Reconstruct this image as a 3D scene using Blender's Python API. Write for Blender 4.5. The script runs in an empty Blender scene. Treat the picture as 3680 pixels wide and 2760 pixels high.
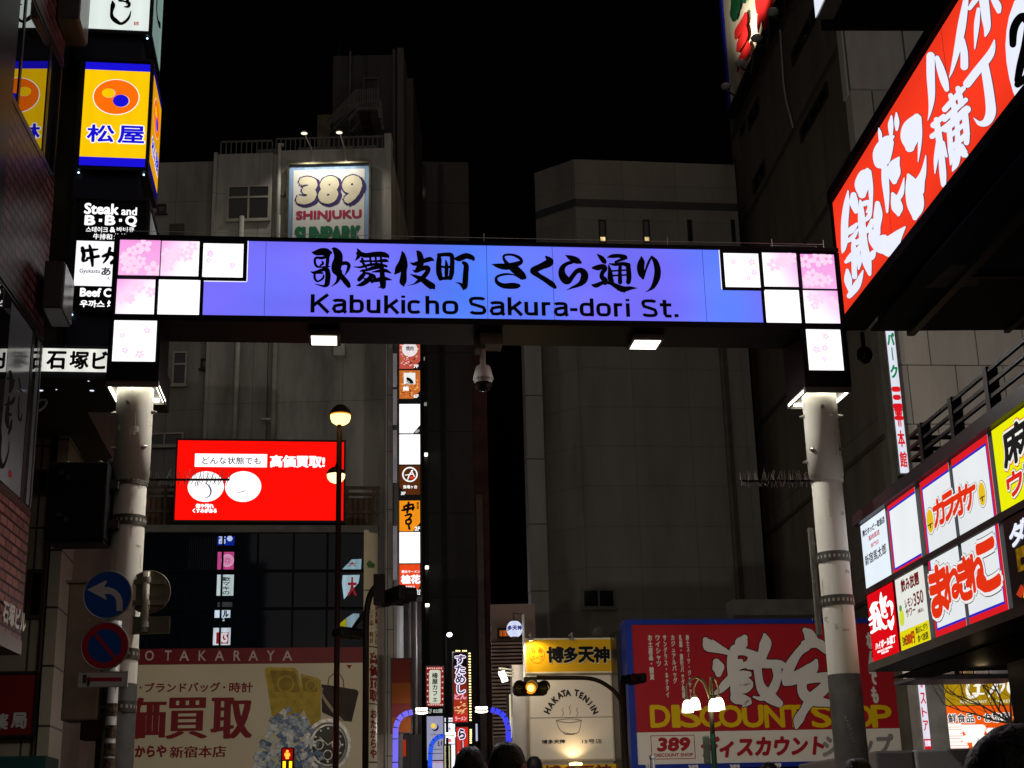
import bpy, bmesh, math, random
from mathutils import Vector, Matrix, noise
from mathutils.geometry import tessellate_polygon
R = math.radians
rnd = random.Random(7)
sc = bpy.context.scene
COL = sc.collection

# ---------------------------------------------------------------- camera
PITCH, ROLL, FPX, CAMZ = 17.0, 1.45, 5207.0, 1.35
_t, _p = R(PITCH), R(ROLL)
CF = Vector((0, math.cos(_t), math.sin(_t)))
_u0 = Vector((0, -math.sin(_t), math.cos(_t)))
_r0 = Vector((1, 0, 0))
CR = _r0 * math.cos(_p) - _u0 * math.sin(_p)
CU = _u0 * math.cos(_p) + _r0 * math.sin(_p)
CC = Vector((0, 0, CAMZ))
cam = bpy.data.cameras.new('camera')
camo = bpy.data.objects.new('camera', cam)
COL.objects.link(camo)
camo.matrix_world = Matrix(((CR.x, CU.x, -CF.x, CC.x), (CR.y, CU.y, -CF.y, CC.y), (CR.z, CU.z, -CF.z, CC.z), (0, 0, 0, 1)))
cam.sensor_width = 36
cam.lens = 36 * FPX / 3680
cam.clip_start = 0.05
cam.clip_end = 2000
sc.camera = camo

# ---------------------------------------------------------------- night sky, faint sky glow, exposure
w = bpy.data.worlds.new('World')
sc.world = w
w.use_nodes = True
nt = w.node_tree
sky = nt.nodes.new('ShaderNodeTexSky')
sky.sky_type = 'NISHITA'
sky.sun_disc = False
sky.sun_elevation = R(-5)
sky.sun_rotation = R(170)
nt.links.new(sky.outputs[0], nt.nodes['Background'].inputs[0])
nt.nodes['Background'].inputs[1].default_value = 0.1
sl = bpy.data.lights.new('sky_glow', 'SUN')          # glow of the city behind the viewer, very weak and soft
sl.energy = 0.23
sl.angle = R(70)
sl.color = (1.0, 0.9, 0.82)
so = bpy.data.objects.new('sky_glow', sl)
COL.objects.link(so)
so.rotation_euler = (R(58), 0, R(-10))
sc.view_settings.view_transform = 'Standard'
sc.view_settings.look = 'None'
sc.view_settings.exposure = 0.0
sc.view_settings.gamma = 1.0
sc.cycles.use_denoising = True
sc.cycles.max_bounces = 6
sc.cycles.diffuse_bounces = 3
sc.cycles.glossy_bounces = 3
sc.cycles.sample_clamp_indirect = 2.0
sc.cycles.use_light_tree = True
try:
    sc.cycles.denoiser = 'OPENIMAGEDENOISE'
except Exception:
    pass

# ---------------------------------------------------------------- measuring: photograph pixel -> point at a chosen depth
def ray(p):
    return CF + CR * ((p[0] - 1840.0) / FPX) - CU * ((p[1] - 1380.0) / FPX)
def at(p, Y):
    d = ray(p)
    return CC + d * (Y / d.y)
CROPS = dict(A=(0, 0, 2.0733), B=(0, 700, 2.0733), C=(0, 1400, 2.37), D=(0, 1960, 2.011), E=(550, 150, 2.212), F=(380, 820, 1.58),
             G=(1700, 820, 1.58), H=(500, 1400, 2.37), I=(1200, 1200, 1.6587), J=(1050, 2050, 2.3365), K=(1700, 2150, 2.72),
             L=(2200, 2150, 2.011), M=(2580, 0, 2.011), N=(2980, 500, 2.37), O=(2780, 1100, 2.37), P=(2780, 1750, 2.37),
             Q=(2900, 2250, 2.836), W=(2540, 300, 1.6589), R1=(0, 1900, 1.929), R2=(0, 400, 2.0735), R3=(0, 1200, 2.0735),
             R4=(0, 0, 3.456), S1=(1080, 880, 3.16), S2=(1740, 890, 3.16), T=(2560, 0, 4.88), U=(3380, 1350, 1.843),
             V=(3060, 1750, 2.5525), Z=(0, 0, .60109))
def c(k, x, y):
    a, b, s = CROPS[k]
    return (a + x / s, b + y / s)
class PL:
    """a vertical plane: origin o, direction u along it, n towards the viewer's side"""
    def __init__(s, p, Y, ang):
        a = R(ang)
        q = at(p, Y)
        s.o = Vector((q.x, q.y, 0))
        s.u = Vector((math.cos(a), math.sin(a), 0))
        s.n = Vector((math.sin(a), -math.cos(a), 0))
    def off(s, d):
        q = PL.__new__(PL)
        q.o, q.u, q.n = s.o + s.n * d, s.u, s.n
        return q
    def uv(s, p):
        d = ray(p)
        t = (s.o - CC).dot(s.n) / d.dot(s.n)
        P = CC + d * t
        return ((P - s.o).dot(s.u), P.z)
    def P(s, a, z, d=0.0):
        q = s.o + s.u * a + s.n * d
        return Vector((q.x, q.y, z))
    def rect(s, p0, p1):
        a, b = s.uv(p0), s.uv(p1)
        return (min(a[0], b[0]), max(a[0], b[0]), min(a[1], b[1]), max(a[1], b[1]))

# ---------------------------------------------------------------- mesh collecting
def catmull(pts, k=5):
    out = []
    n = len(pts)
    for i in range(n - 1):
        p0, p1, p2, p3 = pts[max(i - 1, 0)], pts[i], pts[i + 1], pts[min(i + 2, n - 1)]
        for j in range(k):
            t = j / k
            out.append(tuple(.5 * (2 * b + (c_ - a) * t + (2 * a - 5 * b + 4 * c_ - d) * t * t + (3 * b - a - 3 * c_ + d) * t ** 3)
                             for a, b, c_, d in zip(p0, p1, p2, p3)))
    out.append(tuple(pts[-1]))
    return out
_gl = {}
def glyphs(s, res=3, space=1.0):
    key = (s, res, space)
    if key not in _gl:
        cu = bpy.data.curves.new('lettering', 'FONT')
        cu.body = s
        cu.resolution_u = res
        cu.space_character = space
        o = bpy.data.objects.new('lettering', cu)
        me = o.to_mesh()
        _gl[key] = ([tuple(v.co[:2]) for v in me.vertices], [tuple(p.vertices) for p in me.polygons])
        o.to_mesh_clear()
        bpy.data.objects.remove(o)
        bpy.data.curves.remove(cu)
    return _gl[key]
class MB:
    def __init__(s):
        s.v, s.f, s.c, s.m = [], [], [], []
        s.layer = 0
    def add(s, vs, fs, m=0):
        b = len(s.v)
        s.v += [Vector(x) for x in vs]
        s.f += [tuple(i + b for i in f) for f in fs]
        s.m += [m] * len(fs)
    def hexa(s, q, m=0):
        s.add(q, [(0, 3, 2, 1), (4, 5, 6, 7), (0, 1, 5, 4), (1, 2, 6, 5), (2, 3, 7, 6), (3, 0, 4, 7)], m)
    def box(s, pl, r, d0, d1, m=0):
        u0, u1, z0, z1 = r
        s.hexa([pl.P(u0, z0, d0), pl.P(u1, z0, d0), pl.P(u1, z0, d1), pl.P(u0, z0, d1),
                pl.P(u0, z1, d0), pl.P(u1, z1, d0), pl.P(u1, z1, d1), pl.P(u0, z1, d1)], m)
        return s
    def pxbox(s, pl, p0, p1, d0, d1, m=0):
        return s.box(pl, pl.rect(p0, p1), d0, d1, m)
    def wbox(s, a, b, m=0):
        x0, y0, z0 = a
        x1, y1, z1 = b
        s.hexa([(x0, y0, z0), (x1, y0, z0), (x1, y1, z0), (x0, y1, z0), (x0, y0, z1), (x1, y0, z1), (x1, y1, z1), (x0, y1, z1)], m)
        return s
    def frame(s, pl, r, t, d0, d1, m=0):
        u0, u1, z0, z1 = r
        s.box(pl, (u0, u1, z1 - t, z1), d0, d1, m)
        s.box(pl, (u0, u1, z0, z0 + t), d0, d1, m)
        s.box(pl, (u0, u0 + t, z0 + t, z1 - t), d0, d1, m)
        s.box(pl, (u1 - t, u1, z0 + t, z1 - t), d0, d1, m)
        return s
    def face(s, pl, r, d, nx=1, nz=1, col=None):
        u0, u1, z0, z1 = r
        b = len(s.v)
        for j in range(nz + 1):
            for i in range(nx + 1):
                a, e = i / nx, j / nz
                s.v.append(pl.P(u0 + (u1 - u0) * a, z0 + (z1 - z0) * e, d))
                if col:
                    s.c.append(col(a, e))
        for j in range(nz):
            for i in range(nx):
                k = b + j * (nx + 1) + i
                s.f.append((k, k + 1, k + nx + 2, k + nx + 1))
                s.m.append(0)
        return s
    def pxface(s, pl, p0, p1, d, **k):
        return s.face(pl, pl.rect(p0, p1), d, **k)
    def poly(s, pl, pts, d, uv=False, holes=()):
        loops = [[Vector((*(q if uv else pl.uv(q)), 0)) for q in L] for L in (pts, *holes)]
        flat = [q for L in loops for q in L]
        s.add([pl.P(q.x, q.y, d) for q in flat], tessellate_polygon(loops))
        return s
    def disc(s, pl, cu, cz, ru, rz, d, n=28, a0=0, a1=360, hole=0):
        full = abs(a1 - a0) >= 360
        ring = [(cu + ru * math.cos(R(a0 + (a1 - a0) * i / n)), cz + rz * math.sin(R(a0 + (a1 - a0) * i / n))) for i in range(n + (0 if full else 1))]
        k = len(ring)
        if hole:
            inn = [(cu + (x - cu) * hole, cz + (z - cz) * hole) for x, z in ring]
            s.add([pl.P(x, z, d) for x, z in ring + inn], [(i, (i + 1) % k, k + (i + 1) % k, k + i) for i in range(k if full else k - 1)])
        else:
            s.add([pl.P(x, z, d) for x, z in ring], [tuple(range(k))])
        return s
    def pxdisc(s, pl, p, rx, d, asp=1.0, **k):
        a, b = pl.uv(p)
        e = pl.uv((p[0] + rx, p[1]))
        r = abs(e[0] - a)
        return s.disc(pl, a, b, r, r * asp, d, **k)
    def stroke(s, pl, crop, pts, d, grow=0, k=5, smooth=True):
        pts = [(q[0], q[1], q[2] + grow) for q in pts]
        q = catmull(pts, k) if smooth and len(pts) > 2 else pts
        L, Rr = [], []
        for i, (x, y, wd) in enumerate(q):
            a, b = q[max(i - 1, 0)], q[min(i + 1, len(q) - 1)]
            dx, dy = b[0] - a[0], b[1] - a[1]
            l = math.hypot(dx, dy) or 1
            h = max(wd, .6) / 2
            L.append((x - dy / l * h, y + dx / l * h))
            Rr.append((x + dy / l * h, y - dx / l * h))
        n = len(q)
        def put(p, dd):
            return pl.P(*pl.uv(c(crop, *p)), dd)
        s.layer += 1
        dd = d + (s.layer % 40) * 0.00006
        s.add([put(p, dd) for p in L] + [put(p, dd) for p in Rr], [(i, i + 1, n + i + 1, n + i) for i in range(n - 1)])
        for x, y, wd in (q[0], q[-1]):
            if wd > 3:
                s.layer += 1
                dd = d + (s.layer % 40) * 0.00006
                s.add([put((x + wd / 2 * math.cos(t * .5236), y + wd / 2 * math.sin(t * .5236)), dd) for t in range(12)], [tuple(range(12))])
        return s
    def text(s, pl, txt, p0, p1, d, bold=0.0, bz=None, slant=0.0, uvr=None, space=1.0, res=3, nib=None, rot=0, wave=0):
        """fit the lettering's own outline box to the rectangle between two pixels"""
        V, Fc = glyphs(txt, res, space)
        if not V:
            return s
        u0, u1, z0, z1 = uvr or pl.rect(p0, p1)
        x0, x1 = min(v[0] for v in V), max(v[0] for v in V)
        y0, y1 = min(v[1] for v in V), max(v[1] for v in V)
        em = (z1 - z0) / max(y1 - y0, 1e-6)
        kx = (u1 - u0) / max(x1 - x0, 1e-6)
        bz = bold if bz is None else bz
        sh = [(0, 0)]
        if nib:
            sh = [(nib[0] * t, nib[1] * t) for t in (-1, -.5, 0, .5, 1)]
        elif bold or bz:
            sh = [(0, 0), (-bold, 0), (bold, 0), (0, bz), (0, -bz), (bold * .7, bz * .7), (-bold * .7, bz * .7), (bold * .7, -bz * .7), (-bold * .7, -bz * .7)]
        cr, sr = math.cos(R(rot)), math.sin(R(rot))
        uc, zc = (u0 + u1) / 2, (z0 + z1) / 2
        for i, (a, b) in enumerate(sh):
            out = []
            for x, y in V:
                uu = u0 + (x - x0) * kx + a * em + slant * (y - y0) * em
                zz = z0 + (y - y0) * em + b * em
                if wave:
                    uu += wave * em * noise.noise((x * 7, y * 7, 3))
                    zz += wave * em * noise.noise((x * 7, y * 7, 9))
                if rot:
                    uu, zz = uc + (uu - uc) * cr - (zz - zc) * sr, zc + (uu - uc) * sr + (zz - zc) * cr
                s.layer += 1
                out.append(pl.P(uu, zz, d + i * .0002))
            s.add(out, Fc)
        return s
    def vtext(s, pl, txt, p0, p1, d, bold=0.0, uvr=None, **kw):
        u0, u1, z0, z1 = uvr or pl.rect(p0, p1)
        n = len(txt)
        h = (z1 - z0) / n
        for i, ch in enumerate(txt):
            if ch == ' ':
                continue
            V, _ = glyphs(ch)
            zt = z1 - h * i
            if ch in 'ー-｜':
                s.box(pl, (u0 + (u1 - u0) * .44, u0 + (u1 - u0) * (.56 + bold), zt - h * .88, zt - h * .12), d, d + .002)
                continue
            x0, x1 = min(v[0] for v in V), max(v[0] for v in V)
            y0, y1 = min(v[1] for v in V), max(v[1] for v in V)
            W = u1 - u0
            if ord(ch) > 0x2000:
                r = (u0 + W * max(0, x0), u0 + W * min(1, x1), zt - h * (.88 - y0 + .02), zt - h * (.88 - y1 + .02))
            else:
                r = (u0 + W * (.5 - (x1 - x0) / 2), u0 + W * (.5 + (x1 - x0) / 2), zt - h * .9, zt - h * .2)
            s.text(pl, ch, None, None, d, bold=bold, uvr=r, **kw)
        return s
    def tube(s, pts, r, n=8, cap=True, m=0):
        pts = [Vector(p) for p in pts]
        rs = r if isinstance(r, (list, tuple)) else [r] * len(pts)
        b = len(s.v)
        up = None
        for i, p in enumerate(pts):
            t = (pts[min(i + 1, len(pts) - 1)] - pts[max(i - 1, 0)]).normalized()
            if up is None:
                up = t.orthogonal().normalized()
            up = (up - t * up.dot(t)).normalized()
            sd = t.cross(up)
            for k in range(n):
                a = 2 * math.pi * k / n
                s.v.append(p + (up * math.cos(a) + sd * math.sin(a)) * rs[i])
        for i in range(len(pts) - 1):
            for k in range(n):
                s.f.append((b + i * n + k, b + i * n + (k + 1) % n, b + (i + 1) * n + (k + 1) % n, b + (i + 1) * n + k))
                s.m.append(m)
        if cap:
            s.f += [tuple(b + k for k in reversed(range(n))), tuple(b + (len(pts) - 1) * n + k for k in range(n))]
            s.m += [m, m]
        return s
    def lathe(s, o, prof, n=20, axis=Vector((0, 0, 1)), m=0):
        o = Vector(o)
        axis = Vector(axis).normalized()
        a1 = axis.orthogonal().normalized()
        a2 = axis.cross(a1)
        b = len(s.v)
        for r_, h in prof:
            for k in range(n):
                t = 2 * math.pi * k / n
                s.v.append(o + axis * h + (a1 * math.cos(t) + a2 * math.sin(t)) * r_)
        for i in range(len(prof) - 1):
            for k in range(n):
                s.f.append((b + i * n + k, b + i * n + (k + 1) % n, b + (i + 1) * n + (k + 1) % n, b + (i + 1) * n + k))
                s.m.append(m)
        return s
    def ball(s, o, rx, ry=None, rz=None, nu=14, nv=9, m=0):
        ry = ry or rx
        rz = rz or rx
        o = Vector(o)
        b = len(s.v)
        for j in range(nv + 1):
            t = math.pi * j / nv
            for k in range(nu):
                a = 2 * math.pi * k / nu
                s.v.append(o + Vector((rx * math.sin(t) * math.cos(a), ry * math.sin(t) * math.sin(a), rz * math.cos(t))))
        for j in range(nv):
            for k in range(nu):
                s.f.append((b + j * nu + k, b + j * nu + (k + 1) % nu, b + (j + 1) * nu + (k + 1) % nu, b + (j + 1) * nu + k))
                s.m.append(m)
        return s
    def build(s, name, mat, parent=None, smooth=False, bevel=0, base=None):
        root = parent
        while root is not None and root.parent is not None:
            root = root.parent
        if root is not None:
            base = root.location
        elif base is None:
            xs = [p.x for p in s.v]; ys = [p.y for p in s.v]; zs = [p.z for p in s.v]
            base = Vector(((min(xs) + max(xs)) / 2, (min(ys) + max(ys)) / 2, min(zs)))
        me = bpy.data.meshes.new(name)
        me.from_pydata([p - base for p in s.v], [], s.f)
        for mm in (mat if isinstance(mat, (list, tuple)) else [mat]):
            me.materials.append(mm)
        if any(s.m):
            me.polygons.foreach_set('material_index', s.m)
        if s.c:
            at_ = me.color_attributes.new('Col', 'FLOAT_COLOR', 'POINT')
            for i, q in enumerate(s.c):
                at_.data[i].color = (*q, 1)
        if smooth:
            me.polygons.foreach_set('use_smooth', [True] * len(me.polygons))
        me.update()
        o = bpy.data.objects.new(name, me)
        COL.objects.link(o)
        if parent is not None:
            o.parent = parent
        else:
            o.location = base
        if bevel:
            b = o.modifiers.new('bevel', 'BEVEL')
            b.width = bevel
            b.segments = 2
            b.limit_method = 'ANGLE'
        return o
def tag(o, label, cat, group=None):
    o['label'] = label
    o['category'] = cat
    if group:
        o['group'] = group
    return o
def thing(name, label, cat, base, group=None):
    o = bpy.data.objects.new(name, None)
    o.empty_display_size = .2
    COL.objects.link(o)
    o.location = Vector(base)
    return tag(o, label, cat, group)
def copy_tree(o, loc=None, label=None, parent=None):
    q = o.copy()
    COL.objects.link(q)
    if parent is not None:
        q.parent = parent
    if loc is not None:
        q.location = loc
    if label:
        q['label'] = label
    for ch in [x for x in COL.objects if x.parent == o]:
        copy_tree(ch, None, None, q)
    return q

# ---------------------------------------------------------------- materials
def lin(r, g, b):
    f = lambda x: ((x / 255 + .055) / 1.055) ** 2.4 if x > 10 else x / 255 / 12.92
    return (f(r), f(g), f(b))
_mt = {}
def mat(name, col, rough=.6, metal=0, var=.25, nscale=3.0, bump=0.0, ior=1.45, streak=0.0, spec=.15):
    if name in _mt:
        return _mt[name]
    m = _mt[name] = bpy.data.materials.new(name)
    m.use_nodes = True
    t = m.node_tree
    b = t.nodes['Principled BSDF']
    b.inputs['Roughness'].default_value = rough
    b.inputs['Metallic'].default_value = metal
    b.inputs['IOR'].default_value = ior
    b.inputs['Specular IOR Level'].default_value = spec
    tc = t.nodes.new('ShaderNodeTexCoord')
    nz = t.nodes.new('ShaderNodeTexNoise')
    nz.inputs['Scale'].default_value = nscale
    nz.inputs['Detail'].default_value = 5
    if streak:
        mp = t.nodes.new('ShaderNodeMapping')
        mp.inputs['Scale'].default_value = (1, 1, 1 / (1 + streak))
        t.links.new(tc.outputs['Object'], mp.inputs[0])
        t.links.new(mp.outputs[0], nz.inputs['Vector'])
    else:
        t.links.new(tc.outputs['Object'], nz.inputs['Vector'])
    rp = t.nodes.new('ShaderNodeValToRGB')
    rp.color_ramp.elements[0].position = .3
    rp.color_ramp.elements[1].position = .7
    rp.color_ramp.elements[0].color = (*[x * (1 - var) for x in col], 1)
    rp.color_ramp.elements[1].color = (*[min(1, x * (1 + var * .5)) for x in col], 1)
    t.links.new(nz.outputs[0], rp.inputs[0])
    t.links.new(rp.outputs[0], b.inputs['Base Color'])
    if bump:
        bp = t.nodes.new('ShaderNodeBump')
        bp.inputs['Strength'].default_value = bump
        bp.inputs['Distance'].default_value = .02
        t.links.new(nz.outputs[0], bp.inputs['Height'])
        t.links.new(bp.outputs[0], b.inputs['Normal'])
    return m
def wallmat(name, col, bw, bh, joint=.012, axis='x', mortar=.3, off=0.0, rough=.75, var=.3, stain=.5, ang=0.0, bump=.3, spec=.3):
    """tiles / panels / bricks with joints, stained"""
    if name in _mt:
        return _mt[name]
    m = _mt[name] = bpy.data.materials.new(name)
    m.use_nodes = True
    t = m.node_tree
    b = t.nodes['Principled BSDF']
    b.inputs['Roughness'].default_value = rough
    b.inputs['Specular IOR Level'].default_value = spec
    tc = t.nodes.new('ShaderNodeTexCoord')
    rt = t.nodes.new('ShaderNodeMapping')
    rt.inputs['Rotation'].default_value = (0, 0, R(-ang))
    t.links.new(tc.outputs['Object'], rt.inputs[0])
    sp = t.nodes.new('ShaderNodeSeparateXYZ')
    cb = t.nodes.new('ShaderNodeCombineXYZ')
    t.links.new(rt.outputs[0], sp.inputs[0])
    t.links.new(sp.outputs[0 if axis == 'x' else 1], cb.inputs[0])
    t.links.new(sp.outputs[2], cb.inputs[1])
    br = t.nodes.new('ShaderNodeTexBrick')
    br.offset = off
    br.squash = 1
    br.inputs['Scale'].default_value = 1
    br.inputs['Brick Width'].default_value = bw
    br.inputs['Row Height'].default_value = bh
    br.inputs['Mortar Size'].default_value = joint
    br.inputs['Mortar Smooth'].default_value = .1
    br.inputs['Color1'].default_value = (*[x * (1 - var) for x in col], 1)
    br.inputs['Color2'].default_value = (*col, 1)
    br.inputs['Mortar'].default_value = (*[x * mortar for x in col], 1)
    t.links.new(cb.outputs[0], br.inputs['Vector'])
    mp = t.nodes.new('ShaderNodeMapping')
    mp.inputs['Scale'].default_value = (1, 1, .22)
    nz = t.nodes.new('ShaderNodeTexNoise')
    nz.inputs['Scale'].default_value = .9
    nz.inputs['Detail'].default_value = 7
    nz.inputs['Roughness'].default_value = .65
    t.links.new(tc.outputs['Object'], mp.inputs[0])
    t.links.new(mp.outputs[0], nz.inputs['Vector'])
    rp = t.nodes.new('ShaderNodeValToRGB')
    rp.color_ramp.elements[0].position = .32
    rp.color_ramp.elements[1].position = .62
    k = 1 - stain
    rp.color_ramp.elements[0].color = (k, k, k, 1)
    rp.color_ramp.elements[1].color = (1, 1, 1, 1)
    t.links.new(nz.outputs[0], rp.inputs[0])
    mx = t.nodes.new('ShaderNodeMixRGB')
    mx.blend_type = 'MULTIPLY'
    mx.inputs[0].default_value = 1
    t.links.new(br.outputs['Color'], mx.inputs[1])
    t.links.new(rp.outputs[0], mx.inputs[2])
    t.links.new(mx.outputs[0], b.inputs['Base Color'])
    bp = t.nodes.new('ShaderNodeBump')
    bp.inputs['Strength'].default_value = bump
    bp.inputs['Distance'].default_value = .02
    bp.invert = True
    t.links.new(br.outputs['Fac'], bp.inputs['Height'])
    t.links.new(bp.outputs[0], b.inputs['Normal'])
    return m
def emit(rgb, strength=1.0, var=.06, nscale=2.0, sample=True):
    """lit sign sheet: colour as it shows, slightly uneven from the tubes behind"""
    name = 'lit_%d_%d_%d_%g_%g' % (*rgb, strength, var)
    if name in _mt:
        return _mt[name]
    m = _mt[name] = bpy.data.materials.new(name)
    m.use_nodes = True
    t = m.node_tree
    t.nodes.remove(t.nodes['Principled BSDF'])
    e = t.nodes.new('ShaderNodeEmission')
    t.links.new(e.outputs[0], t.nodes['Material Output'].inputs[0])
    e.inputs[0].default_value = (*lin(*rgb), 1)
    if var:
        tc = t.nodes.new('ShaderNodeTexCoord')
        nz = t.nodes.new('ShaderNodeTexNoise')
        nz.inputs['Scale'].default_value = nscale
        nz.inputs['Detail'].default_value = 2
        t.links.new(tc.outputs['Object'], nz.inputs['Vector'])
        wv = t.nodes.new('ShaderNodeTexWave')
        wv.inputs['Scale'].default_value = 1.7
        wv.inputs['Distortion'].default_value = .4
        t.links.new(tc.outputs['Object'], wv.inputs['Vector'])
        ad = t.nodes.new('ShaderNodeMath')
        ad.operation = 'MULTIPLY_ADD'
        ad.inputs[1].default_value = .45
        t.links.new(wv.outputs['Fac'], ad.inputs[0])
        t.links.new(nz.outputs[0], ad.inputs[2])
        mr = t.nodes.new('ShaderNodeMapRange')
        mr.inputs[3].default_value = strength * (1 - 2 * var)
        mr.inputs[4].default_value = strength * (1 + 2 * var)
        mr.inputs[1].default_value = .15
        mr.inputs[2].default_value = 1.25
        t.links.new(ad.outputs[0], mr.inputs[0])
        t.links.new(mr.outputs[0], e.inputs[1])
    else:
        e.inputs[1].default_value = strength
    if not sample:
        m.cycles.emission_sampling = 'NONE'
    return m
def emit_attr(name, strength=1.0):
    if name in _mt:
        return _mt[name]
    m = _mt[name] = bpy.data.materials.new(name)
    m.use_nodes = True
    t = m.node_tree
    t.nodes.remove(t.nodes['Principled BSDF'])
    e = t.nodes.new('ShaderNodeEmission')
    a = t.nodes.new('ShaderNodeAttribute')
    a.attribute_name = 'Col'
    t.links.new(a.outputs['Color'], e.inputs[0])
    t.links.new(e.outputs[0], t.nodes['Material Output'].inputs[0])
    tc = t.nodes.new('ShaderNodeTexCoord')
    nz = t.nodes.new('ShaderNodeTexNoise')
    nz.inputs['Scale'].default_value = 1.4
    nz.inputs['Detail'].default_value = 3
    t.links.new(tc.outputs['Object'], nz.inputs['Vector'])
    mr = t.nodes.new('ShaderNodeMapRange')
    mr.inputs[3].default_value = strength * .93
    mr.inputs[4].default_value = strength * 1.07
    t.links.new(nz.outputs[0], mr.inputs[0])
    t.links.new(mr.outputs[0], e.inputs[1])
    return m
def lamp(kind, loc, energy, col, parent, size=.05, aim=None, spot=None):
    l = bpy.data.lights.new('bulb', kind)
    l.energy = energy
    l.color = col
    if kind in ('POINT', 'SPOT'):
        l.shadow_soft_size = size
    if kind == 'SPOT':
        l.spot_size = R(spot or 100)
        l.spot_blend = .6
    o = bpy.data.objects.new('bulb', l)
    COL.objects.link(o)
    root = parent
    while root.parent is not None:
        root = root.parent
    o.parent = parent
    o.location = Vector(loc) - root.location
    if aim is not None:
        o.rotation_euler = (Vector(aim) - Vector(loc)).to_track_quat('-Z', 'Y').to_euler()
    return o
BLACK = mat('black_paint', (.012, .011, .013), .45, 0, .2)
DARKM = mat('dark_metal', (.03, .028, .028), .4, .4, .3)
GREYM = mat('grey_metal', (.22, .21, .2), .45, .3, .3)
STEEL = mat('galvanised_steel', (.45, .44, .4), .35, .8, .25, spec=.5)
WHITE = mat('white_paint', (.68, .66, .6), .45, 0, .15, 2.0, .02, 1.45, 3.0)
INK = mat('black_ink', (.004, .004, .006), .7, 0, 0)
GLASS = mat('dark_glass', (.004, .0045, .006), .04, 0, .2, 2.0, 0, 1.5, spec=.5)
CONC = mat('concrete', (.24, .23, .215), .8, 0, .35, 1.2, .1, 1.45, 3.0)
# ================================================================ ground
def structure(o):
    o['kind'] = 'structure'
    return o
ROAD = mat('asphalt', (.045, .045, .047), .8, 0, .3, 6, .3)
_b = MB(); _b.add([(-300, -80, 0), (300, -80, 0), (300, 420, 0), (-300, 420, 0)], [(0, 1, 2, 3)])
structure(_b.build('road', ROAD))
PAVE = wallmat('pavement_tiles', (.2, .19, .18), .3, .3, .01, 'x')
LF = PL(c('R2', 20, 920), 10.8, 95.2)       # facade line of the left side of the street
RF = PL(c('N', 28, 540), 12.5, -87.0)       # facade line of the right side
_b = MB(); _b.box(LF, (-18, 3.2, -.2, .13), -.2, .95); structure(_b.build('pavement', PAVE))
_b = MB(); _b.box(RF, (-.4, 22, -.2, .13), -.2, .7); structure(_b.build('pavement', PAVE))
_b = MB()
for i in range(9):
    _b.add([(-5 + i * 1.0, 15.2, .004), (-4.55 + i * 1.0, 15.2, .004), (-4.55 + i * 1.0, 18.4, .004), (-5 + i * 1.0, 18.4, .004)], [(0, 1, 2, 3)])
structure(_b.build('road_marking', mat('road_paint', (.7, .7, .68), .7)))

# ================================================================ the street gate
GP = PL(c('F', 82, 65), 10.6, 6.6)
gL = GP.rect(c('F', 12, 40), c('F', 330, 862))
top_z = GP.uv(c('F', 82, 38))[1]
legz = GP.uv(c('F', 5, 862))[1]
uL0 = GP.uv(c('F', 30, 400))[0]
uL1 = GP.uv(c('F', 308, 700))[0]
uR0 = GP.uv(c('G', 1868, 700))[0]
uR1 = GP.uv(c('G', 2108, 500))[0] 
zb = GP.uv(c('F', 548, 530))[1]             # underside of the beam
GD = .5
GPD = .2
GM = GP.off(-GPD)
lc = GM.uv(c('B', 1008, 1500))[0]; rc = GM.uv(c('O', 386, 760))[0]
pz = GP.P(lc, 0, -GD / 2)
gate = thing('street_gate', 'illuminated street gate over the road, black frame with blue name panel', 'gate', (pz.x, pz.y, 0))
b = MB()
b.box(GP, (uL0, uR1, zb, top_z), -GD, -.05)
b.box(GP, (uL0, uL1, legz, zb - .001), -GD, -.05)
b.box(GP, (uR0, uR1, legz, zb - .001), -GD, -.05)
# front rims around the lit panels
cells = []
def cell(side, k, x0, y0, x1, y1):
    cells.append((side, GP.rect(c(k, x0, y0), c(k, x1, y1))))
for k, q in (('F', [(82, 66, 303, 270), (319, 72, 541, 274), (556, 77, 777, 281), (66, 289, 290, 495), (303, 292, 529, 498), (50, 511, 280, 758)]),
             ('G', [(1856, 147, 2066, 345), (1638, 139, 1850, 340), (1420, 133, 1633, 337), (1872, 353, 2087, 556), (1652, 350, 1866, 553), (1888, 566, 2106, 808)])):
    for i, r_ in enumerate(q):
        cell(k, k, *r_)
b.box(GP, (uL0, uR1, cells[0][1][3] + .012, top_z), -.05, .015)
b.box(GP, (uL0, uR1, zb, zb + .05), -.05, .015)
b.box(GP, (uL0, cells[3][1][0] - .012, legz, cells[0][1][3] + .012), -.05, .015)
b.box(GP, (cells[9][1][1] + .012, uR1, legz, cells[6][1][3] + .012), -.05, .015)
b.box(GP, (cells[5][1][0] - .0115, uL1, legz, cells[5][1][2] - .012), -.05, .0145)
b.box(GP, (uR0, cells[11][1][1] + .0115, legz, cells[11][1][2] - .012), -.05, .0145)
b.box(GP, (cells[5][1][1] + .012, uL1, cells[5][1][2] - .012, zb), -.05, .0145)
b.box(GP, (uR0, cells[11][1][0] - .012, cells[11][1][2] - .012, zb), -.05, .0145)
for a_, z_ in ((cells[2][1], 0), (cells[8][1], 0)):
    b.frame(GP, (a_[0] - .03, a_[1] + .03, a_[2] - .03, a_[3] + .012), .026, -.05, .012)
for a_ in (cells[4][1], cells[10][1]):
    b.frame(GP, (a_[0] - .026, a_[1] + .026, a_[2] - .026, a_[3] + .026), .022, -.05, .011)
b.build('frame', mat('gate_black', (.008, .006, .008), .45, 0, .3, spec=.08), gate)
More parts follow.
